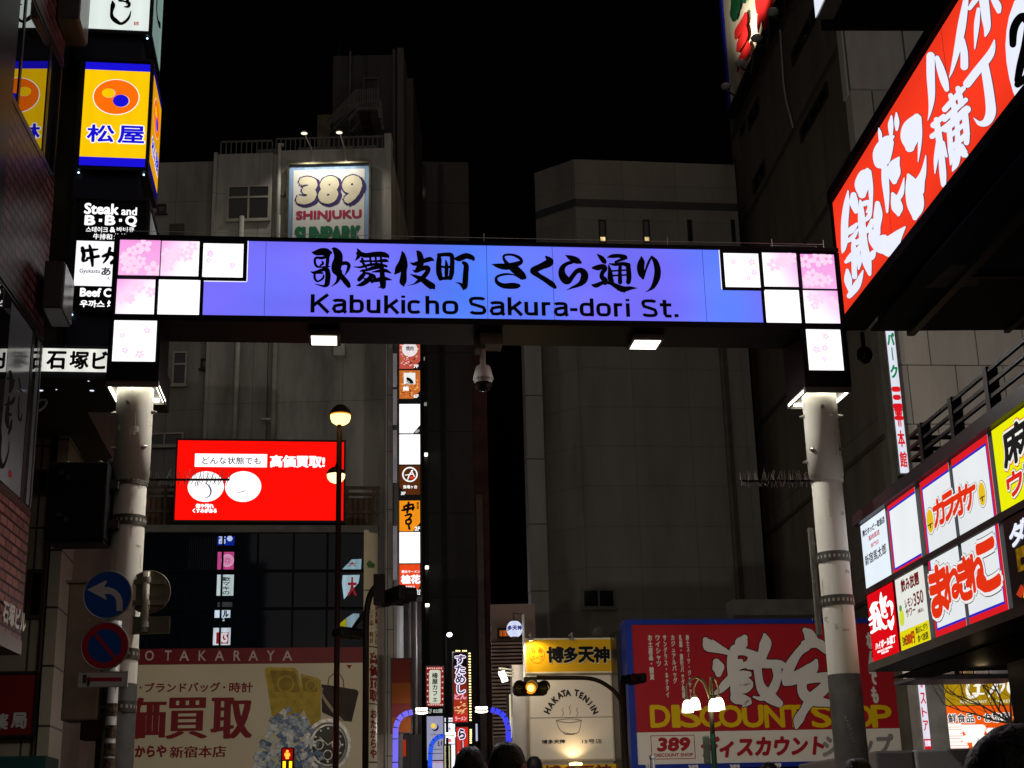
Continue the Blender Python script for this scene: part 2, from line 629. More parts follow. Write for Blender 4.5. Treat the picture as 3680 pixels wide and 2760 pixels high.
# thin bird wires on top
b = MB()
for i in range(3):
    b.tube([GP.P(uL0 + .05, top_z + .05 + .035 * i, -.2), GP.P(uR1 - .05, top_z + .05 + .035 * i, -.2)], .0022, 4)
for u_ in (uL0 + .05, uL0 + 1.9, (uL0 + uR1) / 2, uR1 - 1.4, uR1 - .5, uR1 - .05):
    b.tube([GP.P(u_, top_z - .01, -.2), GP.P(u_, top_z + .16, -.2)], .004, 5)
b.tube([GP.P(uR1 - .5, top_z + .12, -.25), GP.P(uR1 - .1, top_z + .12, -.25), GP.P(uR1 - .06, top_z - .02, -.25)], .005, 5)
b.build('bird_wire', STEEL, gate)
# lit blossom cells
PINKC = emit_attr('lit_blossom_cell', 1.0)
PETAL = emit((255, 216, 244), 1.04, .02, sample=False)
FAINT = emit((255, 206, 234), 1.12, .02, sample=False)
wanted = {0: 1.0, 1: .55, 2: .03, 3: .62, 4: 0, 5: .05}
for i, (side, r_) in enumerate(cells):
    kk = wanted[i % 6]
    sgn = 1 if side == 'F' else -1
    def colf(a, e, kk=kk, sgn=sgn, i=i % 6):
        a = a if sgn == 1 else 1 - a
        g = {0: 1 - .15 * (1 - e), 1: max(0, .95 - .75 * a - .35 * (1 - e)), 2: .06 * (1 - a), 3: max(0, .95 * (1 - .6 * a) - .55 * (1 - e)), 4: 0, 5: .06 * e}[i]
        p, q = lin(250, 160, 232), (1.35, 1.35, 1.35)
        return tuple(x * g + y * (1 - g) for x, y in zip(p, q))
    f = MB().face(GP, r_, .002, 8, 8, colf).build('blossom_panel', PINKC, gate)
    n_ = {0: 8, 1: 7, 2: 4, 3: 6, 4: 0, 5: 4}[i % 6]
    bb, fb = MB(), MB()
    for j in range(n_):
        for _try in range(30):
            a, e = rnd.random(), rnd.random()
            if i % 6 == 1 and (a if sgn == 1 else 1 - a) + (1 - e) * .6 > .95 and _try < 20:
                continue
            if i % 6 == 3 and e < .35 and _try < 20:
                continue
            break
        W, H = r_[1] - r_[0], r_[3] - r_[2]
        rr = {0: .062, 1: .05, 2: .028, 3: .045, 5: .03}[i % 6] * rnd.uniform(.75, 1.2)
        faint = i % 6 in (2, 5)
        u_, z_ = r_[0] + W * (.13 + .74 * a), r_[2] + H * (.13 + .74 * e)
        ph = rnd.random() * 72
        for q in range(5):
            t = R(ph + 72 * q)
            pr = rr * .34
            cx_, cz_ = u_ + math.cos(t) * rr * .62, z_ + math.sin(t) * rr * .62
            pts = []
            for s_ in range(10):
                aa = 2 * math.pi * s_ / 10
                x_, y_ = pr * 1.25 * math.cos(aa), pr * math.sin(aa)
                pts.append((cx_ + x_ * math.cos(t) - y_ * math.sin(t), cz_ + x_ * math.sin(t) + y_ * math.cos(t)))
            pts = [(min(max(x, r_[0]), r_[1]), min(max(y, r_[2]), r_[3])) for x, y in pts]
            (fb if faint else bb).poly(GP, pts, .0032 + .0001 * q + .0006 * j, uv=True)
    if bb.v:
        bb.build('blossom_print', PETAL, f)
    if fb.v:
        fb.build('blossom_print', FAINT, f)
# blue name panel
z0b, z1b = zb + .05, cells[2][1][3] + .012
u0b, u1b = cells[4][1][1] + .028, cells[10][1][0] - .028
uu0, uu1 = cells[2][1][1] + .032, cells[8][1][0] - .032
zmid = cells[2][1][2] - .032
def blue(u_, e_=.5):
    t = (u_ - u0b) / (u1b - u0b)
    g_ = lambda m, s_, k_: k_ * math.exp(-((t - m) / s_) ** 2)
    k = g_(.46, .11, .68) + g_(.60, .05, .35) + g_(.93, .08, .5) + g_(.10, .06, .12) + .16 * noise.noise((t * 9, e_ * 1.6, 2))
    k = min(max(k, 0), 1)
    p, q = lin(120, 112, 252), lin(62, 134, 255)
    f_ = 1.04 + .22 * noise.noise((t * 6 + 4, e_ * 2.2, 7)) - .28 * max(0, e_ - .72) * (1 if .18 < t < .4 or t > .7 else .4)
    return tuple((x * (1 - k) + y * k) * f_ for x, y in zip(p, q))
b = MB()
def bl(r_, n):
    b.face(GP, r_, .002, n, 6, lambda a, e: blue(r_[0] + (r_[1] - r_[0]) * a, (r_[2] + (r_[3] - r_[2]) * e - z0b) / (z1b - z0b)))
bl((u0b, uu0, z0b, zmid), 8); bl((uu0, uu1, z0b, zmid), 60); bl((uu0, uu1, zmid, z1b), 60); bl((uu1, u1b, z0b, zmid), 8)
npanel = b.build('name_panel', emit_attr('lit_blue_panel', 1.0), gate)
for k, x in (('F', 905), ('G', 80), ('G', 455), ('G', 1312)):
    u_ = GP.uv(c(k, x, 300))[0]
    MB().box(GP, (u_ - .0016, u_ + .0016, z0b, z1b), .002, .0032).build('seam', mat('seam_blue', (.05, .05, .2), .8), npanel)  # thin dark blue joint strips between the panel sheets
b = MB()
wl = .006
b.box(GP, (u0b, uu0 , zmid - wl, zmid), .002, .004); b.box(GP, (uu0 , uu0 + wl, zmid, z1b), .002, .004)
b.box(GP, (uu1 - wl, uu1, zmid, z1b), .002, .004); b.box(GP, (uu1, u1b, zmid - wl, zmid), .002, .004)
b.build('light_gap', emit((235, 235, 255), 1.3, 0), npanel)
KS = [  # brush strokes, traced: x, y, width
 [(128,85,8),(175,92,60),(240,80,84),(300,85,84),(340,92,40)], [(320,120,40),(250,150,35),(175,150,28),(163,200,30),(185,246,28),(240,255,20),(300,250,24)],
 [(310,135,40),(306,200,40),(302,240,34),(335,252,8)], [(245,190,18),(255,215,30),(225,235,20)], [(115,305,6),(160,318,36),(230,292,36),(290,280,44),(312,300,50)],
 [(300,285,54),(312,340,62),(308,400,62),(298,450,58),(262,470,28),(200,455,14),(160,450,4)], [(250,322,24),(170,325,24),(160,370,30),(185,415,24),(225,405,22),(258,375,26),(262,345,18)],
 [(355,45,8),(385,55,56),(425,110,96),(428,170,104),(412,230,116),(405,290,104),(420,330,60)], [(470,215,46),(520,210,44),(548,235,44),(540,280,36),(520,320,20),(495,355,5)],
 [(440,310,70),(435,375,52),(408,430,28),(350,475,4)], [(440,330,60),(490,390,62),(530,440,64),(548,470,48)],
 [(640,42,6),(668,90,50),(660,130,46),(640,160,26),(618,185,5)], [(660,100,60),(740,122,56),(840,112,62),(930,112,64),(985,130,48),(1000,150,14)],
 [(685,190,30),(770,186,24),(860,188,24),(960,180,40),(1000,192,10)], [(600,250,5),(680,256,26),(780,230,32),(890,222,32),(975,245,30)],
 [(700,160,30),(712,210,32),(745,262,24)], [(790,145,26),(796,190,24),(806,235,26)], [(852,145,24),(862,225,24)], [(912,150,26),(925,240,28)],
 [(680,300,18),(750,288,32),(840,262,44),(930,252,36)], [(700,285,18),(722,325,40),(690,370,54),(665,398,46)],
 [(725,322,26),(785,335,34),(792,375,56),(745,420,58),(690,452,46),(630,466,5)], [(712,378,10),(735,392,26)],
 [(810,312,10),(880,302,32),(960,294,44),(1025,322,14)], [(800,330,14),(836,358,36),(836,400,40),(812,420,40)], [(805,412,34),(870,402,50),(950,386,50),(1035,402,10)],
 [(922,265,54),(928,340,58),(934,420,74),(938,472,64)], [(940,470,50),(905,480,20),(880,492,3)],
 [(1155,82,20),(1166,130,62),(1150,200,72),(1112,280,84),(1072,330,20)], [(1185,150,40),(1190,230,55),(1175,300,64),(1168,380,78),(1163,430,78),(1172,468,20)],
 [(1245,205,8),(1300,220,44),(1400,185,50),(1470,165,54),(1510,178,18)], [(1315,70,8),(1345,100,62),(1365,170,74),(1355,240,74),(1320,290,44)],
 [(1275,288,8),(1310,302,40),(1380,270,54),(1440,262,54),(1448,290,54),(1415,345,54),(1355,400,48),(1290,445,16),(1210,465,3)], [(1245,335,6),(1310,362,38),(1390,400,64),(1450,445,76),(1500,478,76),(1515,495,30)],
 [(1560,98,10),(1573,160,56),(1568,240,62),(1573,320,66),(1590,385,52)], [(1570,120,44),(1640,112,44),(1710,120,52),(1722,180,52),(1720,260,54),(1715,330,56),(1700,385,40)],
 [(1590,386,38),(1650,382,38),(1705,375,50)], [(1650,180,16),(1658,240,42),(1656,330,44),(1655,380,34)], [(1590,248,26),(1660,258,28),(1715,244,28)],
 [(1745,160,20),(1800,158,66),(1880,128,66),(1948,150,56),(1965,172,30)], [(1850,205,40),(1880,240,60),(1875,330,64),(1870,420,66),(1862,480,64),(1850,505,26)], [(1852,480,50),(1810,442,26),(1760,430,4)]]
KT = [
 [(85,190,5),(160,208,54),(250,218,74),(340,198,64),(405,175,52),(425,150,34),(395,115,38),(330,86,28),(260,82,26),(222,98,28),(228,140,34),(275,200,54),(350,250,96),(430,312,76),(462,342,40)],
 [(450,350,30),(420,352,26),(340,312,16),(250,303,26),(170,320,28),(135,350,32),(150,400,44),(220,435,58),(320,436,72),(390,438,50),(403,444,18)],
 [(705,108,30),(745,165,92),(650,215,76),(575,250,76),(560,272,76),(620,320,56),(700,370,60),(770,420,64),(803,452,40)],
 [(922,88,6),(985,120,62),(1050,150,74),(1090,170,36)], [(1010,162,40),(930,190,44),(885,240,66),(885,310,86),(925,370,96),(960,385,60),(1000,330,54),(1050,272,54),(1100,262,64),(1138,305,84),(1128,370,84),(1080,420,52),(1000,455,26),(930,486,3)],
 [(1278,73,6),(1330,120,54),(1365,165,54),(1372,182,20)], [(1395,115,6),(1450,100,44),(1530,96,46),(1600,112,50),(1620,132,12)], [(1590,125,40),(1540,145,32),(1490,165,26)],
 [(1235,232,30),(1290,230,66),(1350,217,56),(1372,242,54),(1340,290,50),(1335,335,54),(1370,372,64),(1372,405,50)],
 [(1412,200,14),(1428,280,52),(1432,350,64),(1450,402,54)], [(1420,185,12),(1480,195,34),(1570,186,44),(1636,202,54)], [(1632,200,54),(1640,280,58),(1642,350,58),(1635,395,54)],
 [(1545,190,38),(1540,290,44),(1543,395,50)], [(1440,268,20),(1620,256,20)], [(1450,320,22),(1620,312,20)],
 [(1225,425,20),(1270,432,52),(1350,400,42),(1430,405,38),(1500,440,58),(1580,472,64),(1660,462,42),(1740,462,3)], [(1520,470,40),(1570,495,30),(1600,508,10)],
 [(1785,110,20),(1785,160,74),(1775,230,86),(1785,300,74),(1803,350,30)], [(1808,340,24),(1835,250,24),(1870,160,28),(1900,105,20)], [(1900,104,24),(1945,165,60),(1968,260,74),(1958,350,74),(1920,440,52),(1870,486,20),(1825,508,3)]]
b = MB()
for s_ in KS:
    b.stroke(GP, 'S1', s_, .004)
for s_ in KT:
    b.stroke(GP, 'S2', s_, .004)
a0 = GP.uv(c('F', 1163, 480)); a1 = GP.uv(c('G', 1163, 300)); zt_ = GP.uv(c('F', 1163, 376))[1]
T_ = .205
def arc(cx, cy, rx, ry, a, e, n=10):
    return [(cx + rx * (abs(math.cos(R(a + (e - a) * i / n))) ** .62) * (1 if math.cos(R(a + (e - a) * i / n)) >= 0 else -1),
             cy + ry * (abs(math.sin(R(a + (e - a) * i / n))) ** .62) * (1 if math.sin(R(a + (e - a) * i / n)) >= 0 else -1)) for i in range(n + 1)]
X_, h_ = .76, T_ / 2
ring = lambda w_: arc(w_ / 2, X_ / 2, w_ / 2 - h_, X_ / 2 - h_ * .85, 0, 360, 28)
def latin(ch, w_):
    m = w_ / 2
    return {'K': [[(h_, 0), (h_, 1)], [(h_, .36), (w_ - .06, 1)], [(w_ * .4, .55), (w_ - .03, 0)]], 'k': [[(h_, 0), (h_, 1)], [(h_, .28), (w_ - .07, X_)], [(w_ * .4, .46), (w_ - .04, 0)]],
            'a': [arc(m, X_ - .2, m - h_, .2 - h_ * .7, 165, 0, 9) + [(w_ - h_, .12), (w_ - .02, 0)], [(w_ - h_, .47), (m, .43), (h_ * 1.6, .38), (h_, .22), (h_ * 1.8, .07), (m, .06), (w_ - h_ * 2, .1), (w_ - h_, .26)]],
            'b': [[(h_, 0), (h_, 1)], ring(w_)], 'd': [[(w_ - h_, 0), (w_ - h_, 1)], ring(w_)], 'o': [ring(w_)], 'i': [[(m, 0), (m, X_)], [(m, .87), (m, 1)]],
            'u': [[(h_, X_), (h_, .25)] + arc(m, .3, m - h_, .3 - h_ * .85, 180, 360, 12)[1:-1], [(w_ - h_, 0), (w_ - h_, X_)]], 'c': [arc(m, X_ / 2, m - h_, X_ / 2 - h_ * .85, 38, 322, 20)],
            'h': [[(h_, 0), (h_, 1)], arc(m, X_ - .3, m - h_, .3 - h_ * .85, 180, 0, 12) + [(w_ - h_, 0)]], 'r': [[(h_, 0), (h_, X_)], arc(w_ * .75, X_ - .3, w_ * .75 - h_, .3 - h_ * .85, 180, 75, 8)],
            'S': [arc(m, .755, m - h_, .245 - h_ * .85, 20, 180, 10) + [(h_ * 1.4, .6), (m, .51), (w_ - h_ * 1.5, .41)] + arc(m, .26, m - h_, .26 - h_ * .85, 0, -165, 10)],
            't': [[(w_ * .42, .98), (w_ * .42, .2), (w_ * .5, .08), (w_ - .02, .07)], [(0, X_ - .06), (w_, X_ - .06)]], '-': [[(0, .36), (w_, .36)]], '.': [[(0, T_ / 2), (w_, T_ / 2)]]}[ch]
zbase, hgt = a0[1] + .0, (zt_ - a0[1])
for k_, L_ in (('F', (('K', 1163, 1268), ('a', 1283, 1366), ('b', 1384, 1466), ('u', 1481, 1560), ('k', 1580, 1665), ('i', 1680, 1698), ('c', 1712, 1796), ('h', 1815, 1893), ('o', 1910, 2002))),
               ('G', (('S', -24, 76), ('a', 92, 178), ('k', 196, 280), ('u', 291, 368), ('r', 389, 440), ('a', 455, 537), ('-', 550, 592), ('d', 604, 685), ('o', 698, 782), ('r', 798, 848), ('i', 868, 888), ('S', 955, 1047), ('t', 1060, 1126), ('.', 1140, 1163)))):
    for ch, x0, x1 in L_:
        ul_, ur_ = GP.uv(c(k_, x0, 450))[0], GP.uv(c(k_, x1, 450))[0]
        for pl_ in latin(ch, (ur_ - ul_) / hgt):
            n_ = len(pl_)
            Ls, Rs = [], []
            closed = math.dist(pl_[0], pl_[-1]) < 1e-4
            for i_ in range(n_):
                p_a = pl_[i_ - 1] if i_ else (pl_[-2] if closed else pl_[0])
                p_b = pl_[i_ + 1] if i_ < n_ - 1 else (pl_[1] if closed else pl_[-1])
                dx, dy = p_b[0] - p_a[0], p_b[1] - p_a[1]
                l_ = math.hypot(dx, dy) or 1
                th = T_ / 2 * (1 - .14 * abs(dx) / l_)
                Ls.append((pl_[i_][0] - dy / l_ * th, pl_[i_][1] + dx / l_ * th)); Rs.append((pl_[i_][0] + dy / l_ * th, pl_[i_][1] - dx / l_ * th))
            b.layer += 1
            dd = .004 + (b.layer % 40) * .00006
            b.add([GP.P(ul_ + x * hgt, zbase + y * hgt, dd) for x, y in Ls + Rs], [(i_, i_ + 1, n_ + i_ + 1, n_ + i_) for i_ in range(n_ - 1)])
b.build('lettering', INK, npanel)
# posts
POSTM = mat('post_cream_paint', (.80, .76, .66), .45, 0, .2, 3.5, .05, 1.45, 4.0)
POSTD = mat('post_dark_wrap', (.06, .055, .05), .7, 0, .3, 8, .3)
def gate_post(u_, zj, zd, bandz, l0, l1):
    o = GP.P(u_, 0, -GPD)
    P_ = lambda z: Vector((o.x, o.y, z))
    b = MB()
    prof = [(.162, zj), (.162, legz + .01)]
    b.lathe(P_(0), [(.122, zd)] + [(.122, zj - .001)], 36)
    b.lathe(P_(0), [(.1225, zj - .05), (.134, zj - .05), (.134, zj), (.14, zj), (.14, legz + .005)], 36)
    post = b.build('post', POSTM, gate, smooth=True)
    MB().lathe(P_(0), [(.2, .1), (.2, .13), (.127, .16), (.127, zd - .002), (.123, zd)], 36).build('dark_base_wrap', POSTD, post, smooth=True)
    for z in bandz:
        b = MB().lathe(P_(z), [(.123, -.04), (.131, -.04), (.131, .04), (.123, .04)], 32)
        bd = b.build('strap_band', mat('band_steel', (.1, .095, .08), .5, .6), post)
        b = MB()
        for k in range(22):
            t = 2 * math.pi * k / 22
            e = Vector((math.cos(t), math.sin(t), 0)); s_ = Vector((-math.sin(t), math.cos(t), 0))
            q = P_(z) + e * .1322
            b.add([q - s_ * .009 + Vector((0, 0, -.012)), q + s_ * .009 + Vector((0, 0, -.012)), q + s_ * .009 + Vector((0, 0, .012)), q - s_ * .009 + Vector((0, 0, .012))], [(0, 1, 2, 3)])
        b.build('strap_hole', mat('pale_hole', (.4, .38, .32), .6), bd)
    for k, (dz, a_) in enumerate(((.55, -95), (.5, -175), (.5, -5), (.2, -140), (.2, -40), (.12, -178))):
        t = R(a_)
        e = Vector((math.cos(t), math.sin(t), 0))
        b = MB()
        q = P_(zj + dz) + e * .139
        b.lathe(q, [(.0, 0), (.016, 0), (.016, .02), (.009, .022), (.009, .04), (0, .042)], 8, e)
        b.build('bolt', STEEL, post, smooth=False)
    sc_ = MB(); rs_ = MB()
    for k in range(16):
        hi = k < 6
        r_ = .1405 if hi else .1228
        z_ = rnd.uniform(zj + .12, zj + .5) if hi else rnd.uniform(zd + .05, zj - .1)
        a0_, da, dz = R(rnd.uniform(-170, -10)), rnd.uniform(.03, .16), rnd.uniform(.015, .05)
        if k % 3 == 0:
            da, dz = .02, rnd.uniform(.1, .22)
        pts = [P_(z_ + dz * j_) + Vector((math.cos(a0_ + da * i_), math.sin(a0_ + da * i_), 0)) * (r_ + .0004 * k * .2) for j_ in (0, 1) for i_ in range(4)]
        (rs_ if k % 3 == 0 else sc_).add(pts, [(i_, i_ + 1, i_ + 5, i_ + 4) for i_ in range(3)])
    sc_.build('sticker_residue', mat('sticker_residue', (.60, .55, .46), .7, 0, .45, 30), post)
    rs_.build('rust_streak', mat('rust_streak', (.58, .50, .38), .7, 0, .4, 14), post)
    # housing underside with tube lamps round the post
    um_ = (l0 + l1) / 2
    ll = MB().box(GP, (l0, l1, legz - .012, legz - .002), -GD, 0)
    sk_ = (l0, l1)  # skirt walls added round the tubes to block their sideways light
    for a_, e_ in (((sk_[0], sk_[0] + .012), (-GD, 0)), ((sk_[1] - .012, sk_[1]), (-GD, 0)), ((sk_[0] + .0125, sk_[1] - .0125), (-.012, 0)), ((sk_[0] + .0125, sk_[1] - .0125), (-GD, -GD + .012))):
        ll.box(GP, (a_[0], a_[1], legz - .052, legz - .0125), e_[0], e_[1])
    hood = ll.build('lamp_plate', mat('plate_white', (.14, .13, .115), .6), gate)
    tb = MB()
    for sg in (-1, 1):
        tb.tube([GP.P(um_ + sg * .185, legz - .03, -.05), GP.P(um_ + sg * .185, legz - .03, -GD + .04)], .014, 8)
    tb.tube([GP.P(um_ - .15, legz - .028, -.032), GP.P(um_ + .15, legz - .028, -.032)], .011, 8)
    tb.tube([GP.P(um_ - .15, legz - .028, -GD + .05), GP.P(um_ + .15, legz - .028, -GD + .05)], .013, 8)
    tb.build('tube_lamp', emit((255, 250, 232), 9, 0), hood)
zjL = GM.uv(c('C', 1130, 735))[1]
zdL = GM.uv(c('D', 930, 1002))[1]
gate_post(lc, zjL, zdL, [GM.uv(c('C', 1115, 785))[1], GM.uv(c('C', 1115, 1128))[1], GM.uv(c('D', 960, 790))[1], GM.uv(c('D', 920, 1170))[1]], uL0, uL1)
zjR = GM.uv(c('O', 470, 1450))[1]
zdR = GM.uv(c('L', 1680, 552))[1]
gate_post(rc, zjR, zdR, [GM.uv(c('P', 520, 605))[1], GM.uv(c('P', 550, 975))[1]], uR0, uR1)

# floodlights under the beam
FL = GP.off(-.27)
def floodlight(k, x0, x1, x2, x3, yl, lab):
    a_, e_ = FL.uv(c(k, x0, yl))[0], FL.uv(c(k, x1, yl))[0]
    l0_, l1_ = FL.uv(c(k, x2, yl))[0], FL.uv(c(k, x3, yl))[0]
    zl = FL.uv(c(k, (x0 + x1) / 2, yl))[1]
    t = thing('floodlight', lab, 'floodlight', GP.P((a_ + e_) / 2, zl, -.27), 'floodlights under the street gate')
    HM = mat('lamp_housing', (.12, .115, .11), .5, .2)
    b = MB(); b.box(GP, (a_, e_, zl + .003, max(zb - .012, zl + .05)), -.42, -.13); b.box(GP, (a_ + .08, e_ - .08, zb - .0119, zb), -.36, -.18)
    b.build('housing', HM, t, bevel=.012)
    b = MB()
    for i_ in range(5):
        u_ = a_ + .03 + (e_ - a_ - .06) * i_ / 4
        b.box(GP, (u_ - .004, u_ + .004, zl + .02, zb - .03), -.1299, -.12)
    b.build('cooling_fin', HM, t)
    MB().box(GP, (l0_, l1_, zl - .001, zl + .0025), -.385, -.165).build('lens', emit((255, 250, 235), 3, 0), t)
    lamp('SPOT', GP.P((l0_ + l1_) / 2, zl - .01, -.27), 230, (1, .97, .9), t, .1, GP.P((l0_ + l1_) / 2, zl - 3, -.27), 174)
floodlight('F', 1152, 1334, 1168, 1312, 638, 'square floodlight under the gate below the street name start')
floodlight('G', 890, 1070, 905, 1052, 662, 'square floodlight under the gate below the end of the street name')
# dome camera
uc_ = GM.uv(c('G', 60, 800))[0]
o = GP.P(uc_, zb, -.25)
dc = thing('dome_camera', 'white dome security camera hanging under the middle of the gate', 'camera', o)
zc_ = GM.uv(c('G', 60, 810))[1]
b = MB(); b.box(GP, (uc_ - .03, uc_ + .16, zb - .10, zb - .002), -.36, -.16); b.box(GP, (uc_ - .06, uc_ + .02, zb - .12, zb - .002), -.40, -.22)
b.build('mount', mat('camera_mount', (.13, .12, .11), .5), dc, bevel=.006)
oc = Vector((o.x, o.y, 0))
b = MB().lathe(oc, [(.014, zb - .10), (.024, zb - .11), (.024, zc_ + .07), (.04, zc_ + .05)], 16)
b.build('stem', mat('camera_white', (.55, .53, .49), .35), dc, smooth=True)
b = MB().lathe(oc, [(.034, zc_ + .065), (.058, zc_ + .048), (.072, zc_), (.081, zc_ - .04), (.084, zc_ - .058), (.076, zc_ - .061), (.072, zc_ - .082), (.068, zc_ - .088)], 24)
b.build('body', mat('camera_white', (.55, .53, .49), .35), dc, smooth=True)
b = MB().lathe(oc, [(.068, zc_ - .087), (.066, zc_ - .109), (.055, zc_ - .136), (.034, zc_ - .153), (0, zc_ - .159)], 20)
b.build('dome', mat('dome_glass', (.012, .01, .01), .06, 0, .2, 3, 0, 1.8), dc, smooth=True)
# ================================================================ things on the gate posts
SP = PL(c('D', 780, 360), 10.28, 4)
def road_sign(name, lab, k, cx, cy, rpx, back=False, pl=SP):
    u_, z_ = pl.uv(c(k, cx, cy))
    r_ = abs(pl.uv(c(k, cx + rpx, cy))[0] - u_)
    q = pl.P(u_, z_ - r_)
    t = thing(name, lab, 'road sign', q)
    b = MB(); b.lathe(pl.P(u_, z_, -.012), [(r_, 0), (r_ + .006, .004), (r_ + .006, .012), (r_, .012), (r_ - .01, .012), (0, .0121)] if False else [(0, 0), (r_, 0), (r_ + .005, .004), (r_ + .005, .01), (r_, .013), (r_ - .008, .011)], 36, pl.n)
    b.build('rim', STEEL, t, smooth=False)
    return t, u_, z_, r_
BLUE = mat('sign_blue', (.01, .085, .40), .35, 0, .06)
RED = mat('sign_red', (.42, .016, .03), .35, 0, .06)
SWHITE = mat('sign_white', (.62, .62, .62), .4, 0, .1)
t, u_, z_, r_ = road_sign('road_sign', 'round blue sign with white left turn arrow on the left gate post', 'D', 777, 357, 175)
MB().disc(SP, u_, z_, r_ - .006, r_ - .006, .0005, 40).build('face', BLUE, t)
b = MB()
b.poly(SP, [c('D', *q) for q in [(630, 320), (768, 252), (772, 268), (752, 300), (790, 302), (835, 320), (868, 352), (886, 395), (886, 474), (842, 474), (842, 405), (828, 372), (800, 352), (756, 350), (770, 380), (768, 394)]], .0015)
b.build('arrow', SWHITE, t)
t, u_, z_, r_ = road_sign('road_sign', 'round no parking sign, red ring on blue, on the left gate post', 'D', 757, 725, 172)
f = MB().disc(SP, u_, z_, r_ - .006, r_ - .006, .0005, 40).build('face', BLUE, t)
b = MB().disc(SP, u_, z_, r_ - .006, r_ - .006, .0015, 44, hole=.735)
a_ = R(-49); dx, dz = math.cos(a_) * r_ * .76, math.sin(a_) * r_ * .76
nx, nz = -math.sin(a_) * r_ * .075, math.cos(a_) * r_ * .075
b.poly(SP, [(u_ - dx + nx, z_ - dz + nz), (u_ + dx + nx, z_ + dz + nz), (u_ + dx - nx, z_ + dz - nz), (u_ - dx - nx, z_ - dz - nz)], .0018, uv=True)
b.build('red_ring', RED, t)
r4 = SP.rect(c('D', 566, 915), c('D', 920, 1022))
t = thing('arrow_plate', 'small white plate with red left arrow below the no parking sign', 'road sign', SP.P((r4[0] + r4[1]) / 2, r4[2]))
MB().box(SP, r4, -.01, .0).build('plate', SWHITE, t, bevel=.004)
MB().frame(SP, r4, .006, -.011, .003).build('rim', STEEL, t)
b = MB().poly(SP, [c('D', *q) for q in [(618, 968), (662, 940), (652, 956), (880, 954), (880, 982), (652, 982), (662, 996)]], .0015)
b.build('arrow', RED, t)
b = MB()
for x, y, w_ in ((612, 965, 26), (640, 985, 16)):
    b.pxface(SP, c('D', x - w_ / 2, y - 30), c('D', x + w_ / 2, y + 32), .0022)
b.build('torn_sticker', mat('sticker_dirt', (.08, .07, .05), .8, 0, .8, 40), t)
# clamp arm and post carrying these signs
q0 = SP.P(SP.uv(c('D', 822, 700))[0], 0, -.06)
t = thing('sign_post', 'thin white pole with peeling stickers beside the left gate post', 'pole', (q0.x, q0.y, 0))
ztop = SP.uv(c('D', 800, 540))[1]
MB().tube([(q0.x, q0.y, 0), (q0.x, q0.y, ztop)], .038, 14).build('pole', mat('pole_white', (.5, .48, .45), .45, .1, .2), t, smooth=True)
b = MB()
for y in (1190, 1350, 1480, 1590):
    zz = SP.uv(c('D', 805, y))[1]
    b.lathe((q0.x, q0.y, zz), [(.0395, -.04), (.0395, .05)], 14)
b.build('sticker', mat('old_stickers', (.16, .12, .08), .7, 0, .9, 35), t)
b = MB()
for y in (310, 690, 965):
    zz = SP.uv(c('D', 800, y))[1]
    b.box(SP, (SP.uv(c('D', 700, y))[0], SP.uv(c('D', 905, y))[0], zz - .012, zz + .012), -.05, -.014)
b.build('bracket', STEEL, t)
# signs seen from behind on their own short post
BP = PL(c('D', 1063, 400), 10.75, 4)
BACKM = mat('sign_back', (.16, .14, .10), .5, .4, .3)
u_, z_ = BP.uv(c('D', 1075, 335)); r_ = BP.uv(c('D', 1230, 335))[0] - u_
t = thing('road_sign', 'back of a round sign facing away beside the blue arrow sign', 'road sign', BP.P(u_, z_ - r_))
MB().lathe(BP.P(u_, z_, -.01), [(0, .004), (r_ - .01, .004), (r_, .012), (r_ + .004, .006), (r_ + .004, -.004), (0, -.006)], 40, BP.n).build('plate', BACKM, t)
b = MB()
for y in (262, 412):
    b.pxbox(BP, c('D', 955, y - 14), c('D', 1195, y + 20), -.004, .014)
b.build('stiffener', mat('stiffener_metal', (.2, .18, .13), .45, .5), t)
r5 = BP.rect(c('D', 895, 518), c('D', 1226, 640))
t = thing('road_plate', 'back of a narrow plate below the round sign facing away', 'road sign', BP.P((r5[0] + r5[1]) / 2, r5[2]))
MB().box(BP, r5, -.006, .006).build('plate', BACKM, t, bevel=.004)
MB().frame(BP, r5, .008, .006, .012).build('rim', mat('stiffener_metal', (.2, .18, .13), .45, .5), t)
u_ = BP.uv(c('D', 1058, 400))[0]; za, zb2 = BP.uv(c('D', 1050, 628))[1], BP.uv(c('D', 1065, 196))[1]
t = thing('sign_holder', 'short galvanised pipe on an arm holding the two signs facing away', 'bracket', BP.P(u_, za, .03))
b = MB().tube([BP.P(u_, za, .035), BP.P(u_, zb2, .035)], .026, 12)
b.build('pipe', mat('pipe_cream', (.5, .47, .38), .4, .3), t, smooth=True)
b = MB(); zz = BP.uv(c('D', 1000, 440))[1]
b.box(BP, (lc + (BP.o - GP.o).dot(BP.u) * 0 + BP.uv(c('D', 870, 440))[0] * 0 + BP.uv(c('D', 935, 440))[0], u_, zz - .03, zz + .03), .0, .045)
b.build('arm', mat('pipe_cream', (.5, .47, .38), .4, .3), t)
b = MB()
for y in (255, 420, 578):
    zz = BP.uv(c('D', 1058, y))[1]
    b.lathe(BP.P(u_, zz, .035), [(.027, -.02), (.033, -.02), (.033, .02), (.027, .02)], 12)
b.build('clamp', STEEL, t)
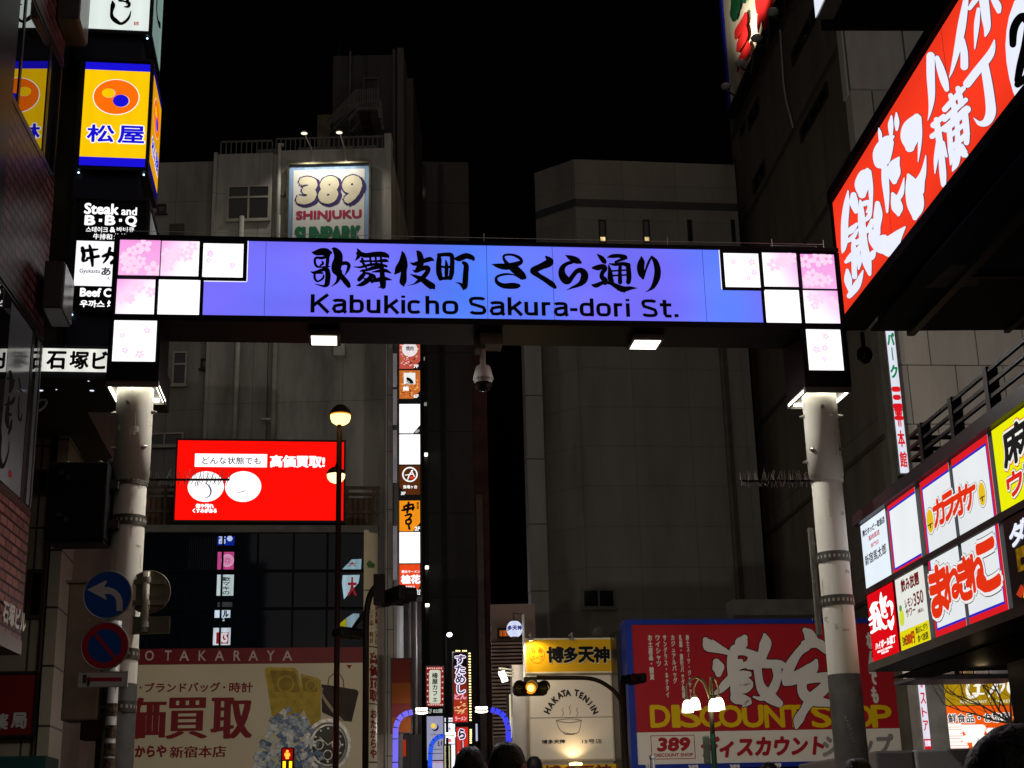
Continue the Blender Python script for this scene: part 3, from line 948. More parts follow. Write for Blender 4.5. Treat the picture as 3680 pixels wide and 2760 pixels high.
# black control box
XP = PL(c('C', 660, 900), 10.5, 5)
r6 = XP.rect(c('C', 418, 616), c('C', 885, 1270))
t = thing('control_box', 'matt black equipment box strapped to the left gate post', 'box', XP.P((r6[0] + r6[1]) / 2, r6[2], -.15))
MB().box(XP, r6, -.3, 0).build('body', mat('box_black', (.006, .006, .006), .6, 0, .2), t, bevel=.01)
MB().box(XP, (r6[0] + .03, r6[1] - .01, r6[2] - .025, r6[2]), -.27, -.03).build('base', BLACK, t)
b = MB()
for x in (537, 828):
    p = XP.P(*XP.uv(c('C', x, 600)), -.12)
    ring = [p + Vector((.018 * math.cos(k * .524), 0, .02 * math.sin(k * .524))) for k in range(13)]
    b.tube(ring, .006, 6, cap=False)
b.build('lifting_eye', mat('brass', (.5, .4, .15), .35, .9), t)
b = MB()
for x, y, w_, h_ in ((523, 710, 46, 34), (585, 750, 30, 46), (503, 1068, 46, 30), (562, 1108, 28, 44)):
    b.pxbox(XP, c('C', x - w_ / 2, y - h_ / 2), c('C', x + w_ / 2, y + h_ / 2), 0, .012)
b.build('latch', mat('latch_grey', (.05, .05, .05), .4, .4), t)
b = MB()
for y in (780, 1120):
    zz = XP.uv(c('C', 900, y))[1]
    b.box(XP, (r6[1] + .0, XP.uv(c('C', 985, y))[0], zz - .03, zz + .03), -.2, -.1)
b.build('clamp', mat('latch_grey', (.05, .05, .05), .4, .4), t)
# cream signal cabinet behind the road signs
CP = PL(c('D', 600, 900), 10.7, 4)
r7 = CP.rect(c('D', 500, 272), c('D', 700, 1262))
t = thing('cabinet', 'tall narrow cream metal cabinet behind the blue arrow sign', 'cabinet', CP.P((r7[0] + r7[1]) / 2, r7[2], -.12))
MB().box(CP, r7, -.28, 0).build('body', mat('cabinet_cream', (.34, .27, .2), .5, 0, .3, 5, .05), t, bevel=.012)
MB().box(CP, (r7[0] - .02, r7[1] + .02, r7[3], r7[3] + .02), -.3, .02).build('lid', mat('cabinet_cream', (.34, .27, .2), .5), t)
MB().box(CP, (r7[1] + .002, r7[1] + .10, r7[2] + .02, r7[3] - .5), -.25, -.05).build('side_cover', mat('cabinet_green', (.22, .25, .21), .5), t)
rr_ = CP.rect(c('D', 580, 1265), c('D', 720, 1400))
MB().box(CP, rr_, -.22, -.02).build('terminal', mat('rust_brown', (.04, .02, .015), .7), t)
MB().box(CP, (rr_[1] - .04, rr_[1], 0, rr_[3]), -.12, -.06).build('support', mat('rust_brown', (.04, .02, .015), .7), t)
# anti-climb spike strips
def spikes(k, x0, x1, y, lab, Y, up):
    p = PL(c(k, (x0 + x1) / 2, y), Y, 6)
    a0, a1 = p.uv(c(k, x0, y)), p.uv(c(k, x1, y))
    z_ = a0[1]
    t = thing('spike_strip', lab, 'spikes', p.P((a0[0] + a1[0]) / 2, z_), 'bird spike strips on the gate posts')
    b = MB(); b.box(p, (a0[0], a1[0], z_ - .006, z_ + .006), -.012, .012); b.build('rail', mat('spike_black', (.012, .012, .012), .5, .3), t)
    b = MB()
    n = int((a1[0] - a0[0]) / .018)
    for i in range(n):
        u0 = a0[0] + (a1[0] - a0[0]) * (i + .5) / n
        for dr in ((rnd.uniform(-.03, .03), .085), (rnd.uniform(-.03, .03), -.055)):
            b.tube([p.P(u0, z_, rnd.uniform(-.02, .02)), p.P(u0 + dr[0], z_ + dr[1] * rnd.uniform(.7, 1.1), rnd.uniform(-.04, .04))], [.0036, .0015], 4, cap=False)
    b.build('spike', mat('spike_steel', (.3, .29, .26), .4, .6), t)
spikes('H', 95, 770, 768, 'black bird spike rail reaching out from the left gate post over the red screen', 10.75, 1)
spikes('O', -290, 330, 1490, 'black bird spike rail reaching left from the right gate post', 11.2, 1)
# perforated plate behind the right post
p = PL(c('P', 350, 800), 11.6, 6)
r8 = p.rect(c('P', 292, 345), c('P', 420, 1270))
t = thing('back_plate', 'grey upright metal sign back fixed behind the right gate post', 'road sign', p.P((r8[0] + r8[1]) / 2, r8[2]))
MB().box(p, r8, -.03, 0).build('plate', mat('plate_grey', (.2, .19, .16), .5, .3), t, bevel=.012)
b = MB()
for y in (480, 800, 1125):
    for x in (330, 352):
        b.pxface(p, c('P', x - 5, y - 12), c('P', x + 5, y + 12), .002)
b.build('slot', mat('pale_hole', (.4, .38, .32), .6), t)
# marker scrawl on the dark wrap of the right post
Rp = GP.P(rc, 0, -GPD)
scr = MB()
pw = PL(c('L', 1720, 1000), Rp.y - .155, 6)
random_s = [[(1690, 860, 5), (1675, 850, 5), (1682, 880, 5), (1705, 885, 5), (1690, 915, 5)], [(1700, 930, 5), (1725, 900, 5), (1715, 945, 5)], [(1712, 960, 5), (1735, 935, 5), (1735, 970, 5), (1715, 975, 5)], [(1725, 990, 5), (1745, 970, 5), (1745, 1005, 5), (1728, 1000, 5)],
            [(1735, 1020, 5), (1750, 1005, 5), (1745, 1040, 5), (1765, 1025, 5), (1760, 1060, 5)], [(1748, 1062, 5), (1775, 1048, 5)], [(1752, 1085, 5), (1780, 1070, 5)], [(1760, 1100, 5), (1775, 1085, 5), (1782, 1105, 5), (1768, 1112, 5)], [(1768, 1130, 5), (1790, 1118, 5)], [(1775, 1150, 5), (1795, 1135, 5), (1790, 1165, 5)]]
for q in random_s:
    scr.stroke(pw, 'L', q, 0)
post_r = [o for o in gate.children if o.name.startswith('post')][-1]
for v in scr.v:      # wrap the scrawl onto the round post
    d = Vector((v.x - Rp.x, v.y - Rp.y, 0)); d.normalize()
    v.x, v.y = Rp.x + d.x * .1285, Rp.y + d.y * .1285
scr.build('marker_scrawl', mat('marker_silver', (.35, .35, .35), .4), post_r)

# ================================================================ left side: brick building along the street
BRK = wallmat('red_brick', (.26, .095, .085), .21, .086, .011, 'y', .06, .5, .42, .45, .35, 5.2, .8, .12)
BRKD = mat('brick_frame', (.035, .018, .016), .4)
Zc = lambda k, x, y: LF.uv(c(k, x, y))[1]
Uc = lambda k, x, y: LF.uv(c(k, x, y))[0]
uc0 = (Uc('R2', 408, 690) + Uc('R1', 212, 230)) / 2 - .1      # corner
z_bot = Zc('R1', 165, 890)
zl0, zl1 = Zc('R3', 100, 1262), Zc('R2', 200, 1475)      # lower windows
zu0, zu1 = Zc('R2', 260, 260), Zc('R4', 560, 230)        # upper windows
pc = LF.P(uc0, 0, -1)
brick = thing('brick_building', 'dark red brick corner building with mirror windows along the street', 'building', (pc.x, pc.y, 0))
us = -16.0
b = MB()
b.box(LF, (us, uc0, z_bot + .12, zl0), -6, 0)
b.box(LF, (us, uc0, zl1, zu0), -6, 0)
b.box(LF, (us, uc0, zu1, 16), -6, 0)
b.box(LF, (us, uc0 - .001, zl0, zl1), -6, -.04)
b.box(LF, (us, uc0 - .001, zu0, zu1), -6, -.04)
b.build('wall', BRK, brick)
b = MB()
b.box(LF, (us, uc0 + .01, z_bot, z_bot + .119), -.6, .01)
b.build('trim', mat('copper_trim', (.1, .05, .03), .35, .3), brick)
MB().box(LF, (us, uc0 - .02, 0, z_bot - .002), -6, -.6).build('shop_front', mat('shop_dark', (.02, .02, .022), .3), brick)
b = MB()
for zz in (zl0, zl1, zu0, zu1):
    s_ = 1 if zz in (zl0, zu0) else -1
    b.box(LF, (us, uc0, zz - (.002 if s_ < 0 else 0) - (0.05 if s_ < 0 else 0), zz + (.05 if s_ > 0 else 0)), -.039, .006)
b.build('sill', BRKD, brick)
ul = Uc('R2', 45, 700)
uml = Uc('R3', 205, 700)
umu = [Uc('R4', 250, 1100), Uc('R4', 605, 1100)]
GMIR = mat('window_glass', (.012, .012, .014), .02, 0, .1, 1, 0, 3.2, spec=.7)
for nm, (a, e), (z0, z1) in (('window', (ul, uml - .04), (zl0, zl1)), ('window', (uml + .04, uc0 - .03), (zl0, zl1)), ('window', (umu[0] + .03, umu[1] - .03), (zu0, zu1)), ('window', (ul - .1, umu[0] - .03), (zu0, zu1)), ('window', (umu[1] + .05, uc0 - .05), (zu0, zu1))):
    f = MB().frame(LF, (a - .035, e + .035, z0 + .05, z1 - .05), .03, -.038, -.004).build(nm, DARKM, brick)
    MB().box(LF, (a, e, z0 + .085, z1 - .085), -.036, -.012).build('pane', GMIR, f)
MB().box(LF, (us + 2, ul - .12, z_bot + .13, 15.9), 0, .012).build('corner_pier', mat('pier_dark', (.012, .01, .012), .4), brick)
# building name letters on the brick
b = MB()
un0, un1 = Uc('R1', 8, 590), Uc('R1', 165, 660)
zn = Zc('R1', 85, 610)
b.text(LF, '石塚ビル', None, None, .014, bold=.04, uvr=(un0, un1, zn - .085, zn + .085))
b.build('lettering', mat('steel_letters', (.7, .66, .55), .3, .6), brick)
# hanging sheet sign inside the lower window, brush writing
b = MB().box(LF, (Uc('R3', 22, 700), Uc('R3', 196, 800), zl0 + .1, zl1 - .1), -.0115, -.010)
shs = b.build('window_banner', mat('banner_grey', (.3, .3, .32), .12, 0, .12, 3, 0, 1.7), None)
tag(shs, 'grey sheet with black brush writing fixed in the lower brick building window', 'banner')
b = MB()
for s_ in [[(75, 470, 12), (65, 560, 26), (60, 640, 34), (66, 700, 14)], [(45, 530, 10), (95, 510, 30), (118, 470, 10)], [(45, 620, 8), (85, 600, 24)], [(95, 640, 10), (85, 700, 24), (70, 750, 8)],
           [(0, 640, 24), (12, 780, 22), (5, 900, 24), (20, 990, 30), (45, 960, 18), (70, 880, 10), (75, 800, 5)], [(85, 280, 20), (95, 380, 34), (80, 430, 20)], [(65, 330, 14), (110, 350, 24)],
           [(148, 330, 10), (160, 400, 12)], [(145, 410, 10), (172, 430, 10)], [(150, 470, 8), (145, 540, 10), (150, 600, 8)], [(140, 600, 6), (158, 650, 12), (172, 590, 5)]]:
    b.stroke(LF, 'R3', s_, -.009)
o = b.build('lettering', INK, shs)
b = MB(); b.pxface(LF, c('R3', 74, 1010), c('R3', 96, 1080), -.009); b.build('stamp', RED, shs)
MB().box(LF, (Uc('R3', 245, 700), Uc('R3', 284, 700), zl0 + .1, zl1 - .1), -.0115, -.010).build('window_panel', mat('banner_grey', (.3, .3, .32), .12, 0, .12, 3, 0, 1.7), brick)

# grey box signs sticking out at the brick corner
def corner_box(k, fx0, y0, fx1, y1, sx, lab, Y):
    p = PL(c(k, fx1, y1), Y, 8)
    r_ = p.rect(c(k, fx0, y0), c(k, fx1, y1))
    t = thing('box_sign', lab, 'sign', p.P((r_[0] + r_[1]) / 2, r_[2], -.3))
    MB().box(p, r_, -.52, 0).build('case', mat('case_grey', (.06, .052, .05), .45, .2, .3), t, bevel=.012)
    MB().box(p, (r_[1], r_[1] + .012, r_[2] + .02, r_[3] - .02), -.5, -.02).build('side_face', mat('acrylic_dirty', (.34, .33, .28), .3, 0, .5, 3, .0, 1.5, 4), t)
    return t
corner_box('R2', 335, 1110, 455, 1465, 0, 'unlit grey box sign sticking out low at the brick corner', 11.95)
corner_box('R4', 770, -700, 970, 232, 0, 'unlit grey box sign sticking out high at the brick corner', 11.95)

# ================================================================ building behind: green column, blade signs, canopy
PB = PL(c('A', 645, 700), 12.62, 8)
gcol = thing('narrow_building', 'dark narrow building behind the brick corner carrying the stacked signs', 'building', PB.P(PB.uv((150, 1000))[0], 0, -3))
ga, gb = PB.uv((198, 800))[0], PB.uv((262, 800))[0]
MB().box(PB, (ga - .9, gb - .07, 5.62, 18), -6, -.12).build('wall', mat('green_grey_wall', (.05, .054, .03), .6, 0, .35, 2), gcol)
MB().box(PB, (gb - .068, gb + .02, 5.62, 18), -.9, -.1).build('rail', mat('blue_grey_rail', (.03, .04, .05), .5), gcol)
def blade(name, lab, zpx0, zpx1, xl, xr, cat='sign', group=None):
    """a three-sided lit box sign: front and street side faces"""
    a0 = PB.uv(c('A', xl, zpx0)); a1 = PB.uv(c('A', xr, zpx1))
    r_ = (a0[0], a1[0], a1[1], a0[1])
    t = thing(name, lab, cat, PB.P((r_[0] + r_[1]) / 2, r_[2], -.4), group)
    o_ = .055
    b = MB()
    b.box(PB, (r_[0] - o_, r_[1] + .03, r_[2] - .05, r_[3] + .05), -.86, -.012)
    b.frame(PB, (r_[0] - o_, r_[1] + .03, r_[2] - .05, r_[3] + .05), .028, -.0119, .02)
    b.build('case', mat('sign_case', (.022, .022, .025), .4, .3), t)
    MB().box(PB, (r_[0] - o_ - .0, r_[1] - .06, r_[2] - .36, r_[2] - .052), -.75, -.06).build('bracket', mat('sign_bracket', (.02, .022, .035), .45), t)
    b = MB()
    for u_ in (r_[0], r_[1] - .01):
        b.ball(PB.P(u_, r_[2] - .07, -.02), .009)
    b.build('pilot_lamp', emit((190, 230, 255), 4, 0, sample=False), t)
    sidep = PL.__new__(PL); sidep.o = PB.P(r_[1] + .03, 0, -.02); sidep.u = -PB.n; sidep.n = PB.u; sidep.o.z = 0
    return t, r_, sidep
# top sign (cut by the frame)
zt0 = -700
t, r_, sd = blade('blade_sign', 'white lit box sign with black brush writing above the yellow sign', -760, 232, 678, 1106)
f = MB().face(PB, r_, 0).build('face', emit((226, 236, 230), 1.0, .04), t)
b = MB()
for s_ in [[(890, 5, 20), (930, 12, 14), (962, 25, 24), (955, 50, 22), (925, 52, 6)], [(940, -60, 30), (950, 0, 26), (945, 30, 10)], [(838, 12, 12), (842, 40, 36), (832, 90, 24), (836, 128, 30), (862, 156, 34), (900, 178, 22), (935, 162, 22), (962, 130, 18), (976, 84, 6)],
           [(850, -150, 30), (900, -160, 34), (990, -170, 20)], [(900, -230, 24), (905, -120, 30), (880, -70, 26), (850, -60, 8)]]:
    b.stroke(PB, 'A', s_, .004)
b.build('lettering', INK, f)
b = MB().pxface(PB, c('A', 1000, 163), c('A', 1032, 190), .004); st = b.build('stamp', emit((170, 40, 36), .9, 0), f)
b = MB(); b.text(PB, 'ね', c('A', 1005, 187), c('A', 1028, 167), .006, bold=.02); b.build('stamp_letter', emit((235, 225, 220), 1, 0), st)
f2 = MB().face(sd, (.04, .78, r_[2], r_[3]), .002).build('side_face', emit((150, 180, 172), .55, .1), t)
b = MB()
for z_, h_ in ((.35, .3), (.95, .4)):
    b.text(sd, 'し' if z_ < .5 else 'さ', None, None, .005, bold=.05, uvr=(.2, .62, r_[2] + z_, r_[2] + z_ + h_))
b.build('lettering', INK, f2)
# yellow restaurant sign
t, r_, sd = blade('blade_sign', 'yellow lit box sign with orange disc, blue bands and blue characters', 460, 1246, 640, 1080)
YE = emit((255, 202, 6), 1.0, .03); BL = emit((26, 18, 214), 1.0, .02); OR = emit((255, 112, 10), 1.0, .02); WH = emit((255, 250, 240), 1.1, .0)
H = r_[3] - r_[2]; W = r_[1] - r_[0]
f = MB().face(PB, (r_[0], r_[1], r_[2] + H * .082, r_[3] - H * .074), 0).build('face', YE, t)
b = MB(); b.face(PB, (r_[0], r_[1], r_[2], r_[2] + H * .082), 0.0); b.face(PB, (r_[0], r_[1], r_[3] - H * .074, r_[3]), 0.0); b.build('blue_band', BL, t)
def matsu(pl, u0, u1, z0, z1, par):
    W, H = u1 - u0, z1 - z0
    cx, cz = u0 + W * .5, z0 + H * .665
    rx, rz = W * .345, H * .168
    MB().disc(pl, cx, cz, rx * 1.04, rz * 1.04, .002, 44).build('disc_ring', WH, par)
    MB().disc(pl, cx, cz, rx, rz, .0035, 44).build('orange_disc', OR, par)
    MB().disc(pl, cx + W * .085, cz - H * .037, W * .128, H * .062, .0042, 28).disc(pl, cx - W * .115, cz + H * .034, W * .105, H * .046, .0046, 28).build('disc_glint', emit((235, 190, 170), 1, 0), par)
    MB().disc(pl, cx + W * .075, cz - H * .036, W * .12, H * .060, .005, 28).build('blue_dot', BL, par)
    MB().disc(pl, cx - W * .122, cz + H * .035, W * .1, H * .045, .005, 28).build('yellow_dot', YE, par)
    b, b2 = MB(), MB()
    for ch, x0, x1 in (('松', .10, .50), ('屋', .57, .96)):
        q = (u0 + W * x0, u0 + W * x1, z0 + H * .225, z0 + H * .385)
        b.text(pl, ch, None, None, .002, bold=.09, uvr=q)
        b2.text(pl, ch, None, None, .0045, bold=.03, uvr=q)
    b.build('letter_halo', WH, par)
    b2.build('lettering', BL, par)
matsu(PB, r_[0], r_[1], r_[2], r_[3], f)
f2 = MB().face(sd, (.04, .78, r_[2] + H * .08, r_[3] - H * .07), .002).build('side_face', emit((235, 165, 10), .9, .06), t)
MB().face(sd, (.04, .78, r_[2], r_[2] + H * .0795), .002).face(sd, (.04, .78, r_[3] - H * .0695, r_[3]), .002).build('blue_band', emit((18, 14, 120), .8, .02), t)
matsu(sd, .06, .76, r_[2], r_[3], f2)
# black / white steak sign
a0, a1 = PB.uv(c('B', 590, 60)), PB.uv(c('B', 1050, 850))
zt_, zb_ = PB.uv(c('B', 600, 45))[1], PB.uv(c('B', 700, 850))[1]
t, r_, sd = blade('blade_sign', 'black and white lit box sign with steak lettering partly behind the gate', 1502, 2297, 592, 1052)
f = MB().face(PB, r_, 0).build('face', mat('sign_black_face', (.006, .006, .008), .25), t)
zw1, zw0 = PB.uv(c('B', 600, 342))[1], PB.uv(c('B', 600, 678))[1]
f2 = MB().face(PB, (r_[0] + .0, r_[1], zw0, zw1), .002).build('white_face', emit((240, 240, 246), 1.2, .04), t)
b = MB()
WL = emit((255, 255, 255), 1.25, 0, sample=False)
def tb(s_, x0, y0, x1, y1, bold, k='B', pl=PB, d=.003, **kw):
    b.text(pl, s_, c(k, x0, y1), c(k, x1, y0), d, bold=bold, **kw)
tb('Steak', 630, 72, 885, 140, .035); tb('and', 905, 98, 1020, 150, .025)
tb('B', 634, 158, 708, 222, .05); tb('B', 786, 158, 858, 222, .05); tb('Q', 936, 162, 1018, 236, .045)
b.pxface(PB, c('B', 738, 180), c('B', 760, 202), .003); b.pxface(PB, c('B', 888, 180), c('B', 908, 202), .003)
tb('스테이크', 640, 242, 806, 278, .015); tb('&', 820, 244, 858, 278, .04); tb('바비큐', 870, 244, 1000, 274, .015)
tb('牛排和', 694, 294, 836, 332, .015); tb('烧烤', 850, 294, 945, 332, .035)
tb('Beef C', 598, 702, 830, 756, .04); tb('utlet', 850, 702, 1010, 756, .05)
tb('우까스', 596, 790, 780, 836, .035); tb('炸牛', 800, 790, 900, 836, .035)
b.build('lettering', WL, f)
b = MB()
for s_ in [[(615, 400, 30), (625, 450, 30), (618, 492, 24), (650, 488, 16)], [(610, 420, 20), (665, 415, 26), (728, 408, 14)], [(668, 380, 18), (682, 440, 34), (690, 530, 20)], [(650, 475, 20), (735, 460, 24)],
           [(768, 460, 22), (830, 440, 34), (860, 470, 24), (830, 510, 26)], [(820, 400, 24), (800, 470, 24), (770, 510, 10)], [(885, 420, 20), (905, 470, 20)]]:
    b.stroke(PB, 'B', s_, .005)
tb('あ', 756, 545, 826, 600, .03, d=.005); tb('なぐら', 840, 545, 1000, 600, .03, d=.005)
b.build('brush_lettering', INK, f2)
b = MB(); tb('Gyukastu', 592, 556, 746, 590, .008, d=.005); tb('A', 800, 616, 818, 634, .008, d=.005)
b.build('small_lettering', mat('ink_grey', (.02, .02, .02), .7), f2)
b = MB().face(sd, (.06, .6, r_[2] + .3, r_[3] - .05), .002); b.build('side_face', emit((150, 150, 150), .5, .3), t)

# horizontal white building-name sign and canopy
PI = PL((172, 1290), 12.66, 7.8)
ri = PI.rect(c('R3', 308, 105), c('R3', 1050, 285))
can = thing('entrance_canopy', 'dark canopy with white name sign and downlights between brick building and gate', 'canopy', PI.P((ri[0] + ri[1]) / 2, ri[2] - .2, -.6))
zc0, zc1 = PI.uv(c('R3', 400, 345))[1], PI.uv(c('R3', 400, 75))[1]
dback = 1.15
MB().box(PI, (ri[0] - .25, ri[1] + .15, ri[2] - .005 - .06, zc1), -dback, -.02).build('box', mat('canopy_dark', (.02, .022, .024), .5), can)
f = MB().box(PI, ri, -.018, 0).build('sign_face', emit((235, 234, 226), .95, .1, 4), can)
b = MB()
uoff = ri[0]
for ch, x0, x1 in (('石', 347, 492), ('塚', 520, 662), ('ビ', 690, 800), ('ル', 830, 950)):
    b.text(PI, ch, c('R3', x0, 258), c('R3', x1, 135), .003, bold=.035)
b.build('lettering', INK, f)
b = MB()
for x, y in ((685, 423), (420, 415), (660, 352), (305, 422)):
    q = PI.uv(c('R3', x, y))
    d = ray(c('R3', x, y)); zz = ri[2] - .0665
    P_ = CC + d * ((zz - CAMZ) / d.z)
    b.lathe(P_, [(0, -.002), (.02 if x in (685, 305) else .008, -.002), (.022 if x in (685, 305) else .009, .001)], 12)
b.build('downlight', emit((225, 232, 250), 1.2, 0), can)

# cream tiled building further back on the left
CRM = wallmat('cream_tile', (.28, .24, .17), 3.2, .92, .012, 'x', .12, 0, .55, .1, .3, 8)
PC = PL(c('R1', 340, 600), 15.5, 8)
crem = thing('tiled_building', 'cream tiled building with slot windows behind the black equipment box', 'building', PC.P(PC.uv(c('R1', 200, 600))[0], 0, -3))
ue = PC.uv(c('R1', 412, 400))[0]; um = PC.uv(c('R1', 332, 400))[0]
MB().box(PC, (ue - 4.5, um - .06, 2.1, 6.9), -5, -.08).build('wall', CRM, crem)
MB().box(PC, (um + .002, ue, 2.05, 6.9), -.8, 0).build('corner_column', wallmat('cream_tile_b', (.33, .29, .21), 2, .62, .012, 'x', .1, 0, .5, .1, .25, 8), crem)
b = MB()
for x in (300, 330):
    u_ = PC.uv(c('R1', x, 500))[0]
    b.tube([PC.P(u_, 2.0, -.05), PC.P(u_, 6.9, -.05)], .022, 8)
b.build('drain_pipe', mat('pipe_brown', (.08, .05, .03), .5), crem)
rg = PC.rect(c('R1', 195, 275), c('R1', 292, 620))
f = MB().frame(PC, rg, .04, -.08, -.04).build('window', mat('sash_brown', (.05, .035, .02), .5), crem)
MB().box(PC, (rg[0] + .04, rg[1] - .04, rg[2] + .04, rg[3] - .04), -.079, -.06).build('pane', GLASS, f)
rg = PC.rect(c('R3', 270, 510), c('R3', 385, 640))
f = MB().frame(PC, rg, .04, -.08, -.04).build('window', mat('sash_brown', (.05, .035, .02), .5), crem)
MB().box(PC, (rg[0] + .04, rg[1] - .04, rg[2] + .04, rg[3] - .04), -.079, -.06).build('pane', GLASS, f)
rg = PC.rect(c('R3', 262, 1003), c('R3', 358, 1190))
f = MB().frame(PC, rg, .04, -.08, -.04).build('window', mat('sash_brown', (.05, .035, .02), .5), crem)
MB().box(PC, (rg[0] + .04, rg[1] - .04, rg[2] + .04, rg[3] - .04), -.079, -.06).build('pane', GLASS, f)
# side wall receding with slot windows
SW = PL.__new__(PL); SW.o = PC.P(ue - .02, 0, -.8); SW.u = Vector((math.cos(R(96)), math.sin(R(96)), 0)); SW.n = Vector((math.sin(R(96)), -math.cos(R(96)), 0)); SW.o.z = 0
swl = SW.uv((440, 1750))[0]
MB().box(SW, (.01, swl, 2.0, 6.9), -4, 0).build('side_wall', mat('render_grey', (.22, .2, .185), .8, 0, .3, 1.5), crem)
b = MB()
for x0, x1, y0, y1 in ((636, 682, 545, 815), (735, 775, 620, 900), (828, 860, 700, 960), (515, 540, 520, 800)):
    a0, a1 = SW.uv(c('R3', x0, y0)), SW.uv(c('R3', x1, y1))
    r_ = (a0[0], a1[0], a1[1], a0[1])
    f = MB().frame(SW, r_, .04, .0, .05).build('slot_window', mat('sash_dark', (.02, .018, .015), .5), crem)
    MB().box(SW, (r_[0] + .04, r_[1] - .04, r_[2] + .04, r_[3] - .04), .001, .012).build('pane', GLASS, f)
MB().box(PC, (ue - 4.5, ue + .02, 0, 2.0), -5, -.4).build('shop_front', mat('shop_dark', (.02, .02, .022), .3), crem)
# pharmacy sign
rp_ = PC.rect(c('R1', -190, 992), c('R1', 246, 1447))
t = thing('pharmacy_sign', 'dark red sign with white pharmacy characters at the left edge', 'sign', PC.P((rp_[0] + rp_[1]) / 2, rp_[2]))
MB().box(PC, rp_, -.078, 0).build('face', mat('sign_red_dull', (.17, .012, .010), .45, 0, .3, 1.5), t)
MB().frame(PC, rp_, .03, -.077, .02).build('frame', DARKM, t)
b = MB(); b.text(PC, '局', c('R1', 78, 1382), c('R1', 186, 1278), .004, bold=.04); b.text(PC, '薬', c('R1', -60, 1392), c('R1', 58, 1285), .004, bold=.04)
b.text(PC, '処方', c('R1', -178, 1392), c('R1', -80, 1300), .004, bold=.04)
b.build('lettering', mat('letter_white', (.5, .48, .46), .6), t)
b = MB().pxbox(PC, c('R1', -10, 1500), c('R1', 370, 1520), -.3, .02); 
wn = PC.rect(c('R1', -300, 1602), c('R1', 365, 1750))
t = tag(MB().box(PC, wn, -.3, .5).build('awning', mat('awning_green', (.01, .05, .045), .7)), 'dark green shop awning under the pharmacy sign', 'awning')
# coffee cup shaped neon outline beside the canopy
b = MB()
cp = PL(c('R3', 320, 530), 13.2, 8)
pts = [(288, 500), (305, 490), (345, 492), (348, 510), (330, 545), (300, 568), (286, 575)]
b.tube([cp.P(*cp.uv(c('R3', *q))) for q in pts], .012, 6)
tag(b.build('sign_outline', mat('white_tube', (.6, .6, .6), .4)), 'small unlit white curved outline sign at the window edge', 'sign')
# ================================================================ far side of the crossing: corner shop building with the big cream board
PO = PL(c('D', 1500, 800), 32, 8)
def U(pl, k, x, y): return pl.uv(c(k, x, y))[0]
def Z(pl, k, x, y): return pl.uv(c(k, x, y))[1]
oL, oR = U(PO, 'D', 280, 900), U(PO, 'J', 598, 500)
oT = Z(PO, 'H', 1000, 1212)
oF1, oF0 = Z(PO, 'D', 1500, 740), Z(PO, 'D', 1500, 857)
shop = thing('corner_shop_building', 'low shop building with dark glass front, maroon band and cream buying board', 'building', PO.P((oL + oR) / 2, 0, -3))
oRR = U(PO, 'J', 722, 500)
oLL = oL - 1.6
MB().box(PO, (oLL, oR, 0, oT), -7, -.25).build('wall', mat('shop_dark', (.02, .02, .022), .3), shop)
MB().box(PO, (oLL, oRR - .02, oT + .001, oT + .16), -7, -.02).build('roof', mat('roof_grey', (.09, .085, .08), .7), shop)
# curtain wall: panes and mullions
gw = MB().box(PO, (oLL, oR, oF1, oT - .02), -.249, -.1).build('curtain_glass', mat('curtain_glass', (.003, .005, .010), .05, 0, .25, .5, 0, 1.45, spec=.4), shop)
b = MB()
for x in (400, 1010, 1315, 1605, 95, 710):
    u_ = U(PO, 'H', x, 1400)
    b.box(PO, (u_ - .022, u_ + .022, oF1, oT - .02), -.099, -.06)
for y in (180, 455):
    zz = Z(PO, 'D', 1500, y)
    b.box(PO, (oLL, oR, zz - .028, zz + .028), -.0985, -.055)
b.build('mullion', mat('mullion_black', (.004, .004, .005), .6, spec=.03), shop)
b = MB()
for i in range(14):
    for (x, y0, y1) in ((420 + i * 18, 1250, 1520),):
        u_ = U(PO, 'H', x, 1400)
        b.box(PO, (u_, u_ + .012, Z(PO, 'H', x, 1525), Z(PO, 'H', x, 1245)), -.0999, -.0985)
b.build('blind', mat('blind_dark', (.02, .021, .028), .7), gw)
# reflections of lit signs, painted as glowing patches on the glass
def glass_reflection(k, x0, y0, x1, y1, rgb, st, par=gw, d=-.098):
    return MB().pxface(PO, c(k, x0, y0), c(k, x1, y1), d).build('window_poster', emit(rgb, st, .12, 5, sample=False), par)
pk = glass_reflection('H', 668, 1243, 808, 1320, (14, 40, 150), .8)
b = MB(); b.text(PO, 'EIN', c('H', 675, 1300), c('H', 735, 1250), -.096, bold=.04, rot=90); b.pxdisc(PO, c('H', 770, 1262), 11, -.096, n=6); b.build('lettering', emit((200, 215, 255), .8, 0, sample=False), pk)
pk = glass_reflection('H', 668, 1376, 802, 1530, (200, 74, 140), .75)
b = MB()
for i in range(5):
    b.pxdisc(PO, c('H', 750, 1450), 3 + 5 * i, -.096 + .0003 * i, hole=.86 if i else 0)
b.build('lettering', emit((240, 190, 220), .8, 0, sample=False), pk)
pk = glass_reflection('D', 1568, 206, 1684, 358, (196, 214, 216), .8)
b = MB(); b.vtext(PO, '歌マキの', c('D', 1606, 222), c('D', 1660, 352), -.096, bold=.03); b.build('lettering', INK, pk)
glass_reflection('D', 1570, 405, 1676, 440, (60, 62, 60), .6)
pk = glass_reflection('D', 1550, 462, 1662, 518, (205, 222, 238), .85)
b = MB(); b.text(PO, '12', c('D', 1592, 541), c('D', 1622, 520), -.096, bold=.04); b.build('lettering', emit((200, 215, 230), .7, 0, sample=False), pk)
b = MB(); b.text(PO, 'ル', c('D', 1610, 512), c('D', 1650, 468), -.096, bold=.05); b.build('print', INK, pk)
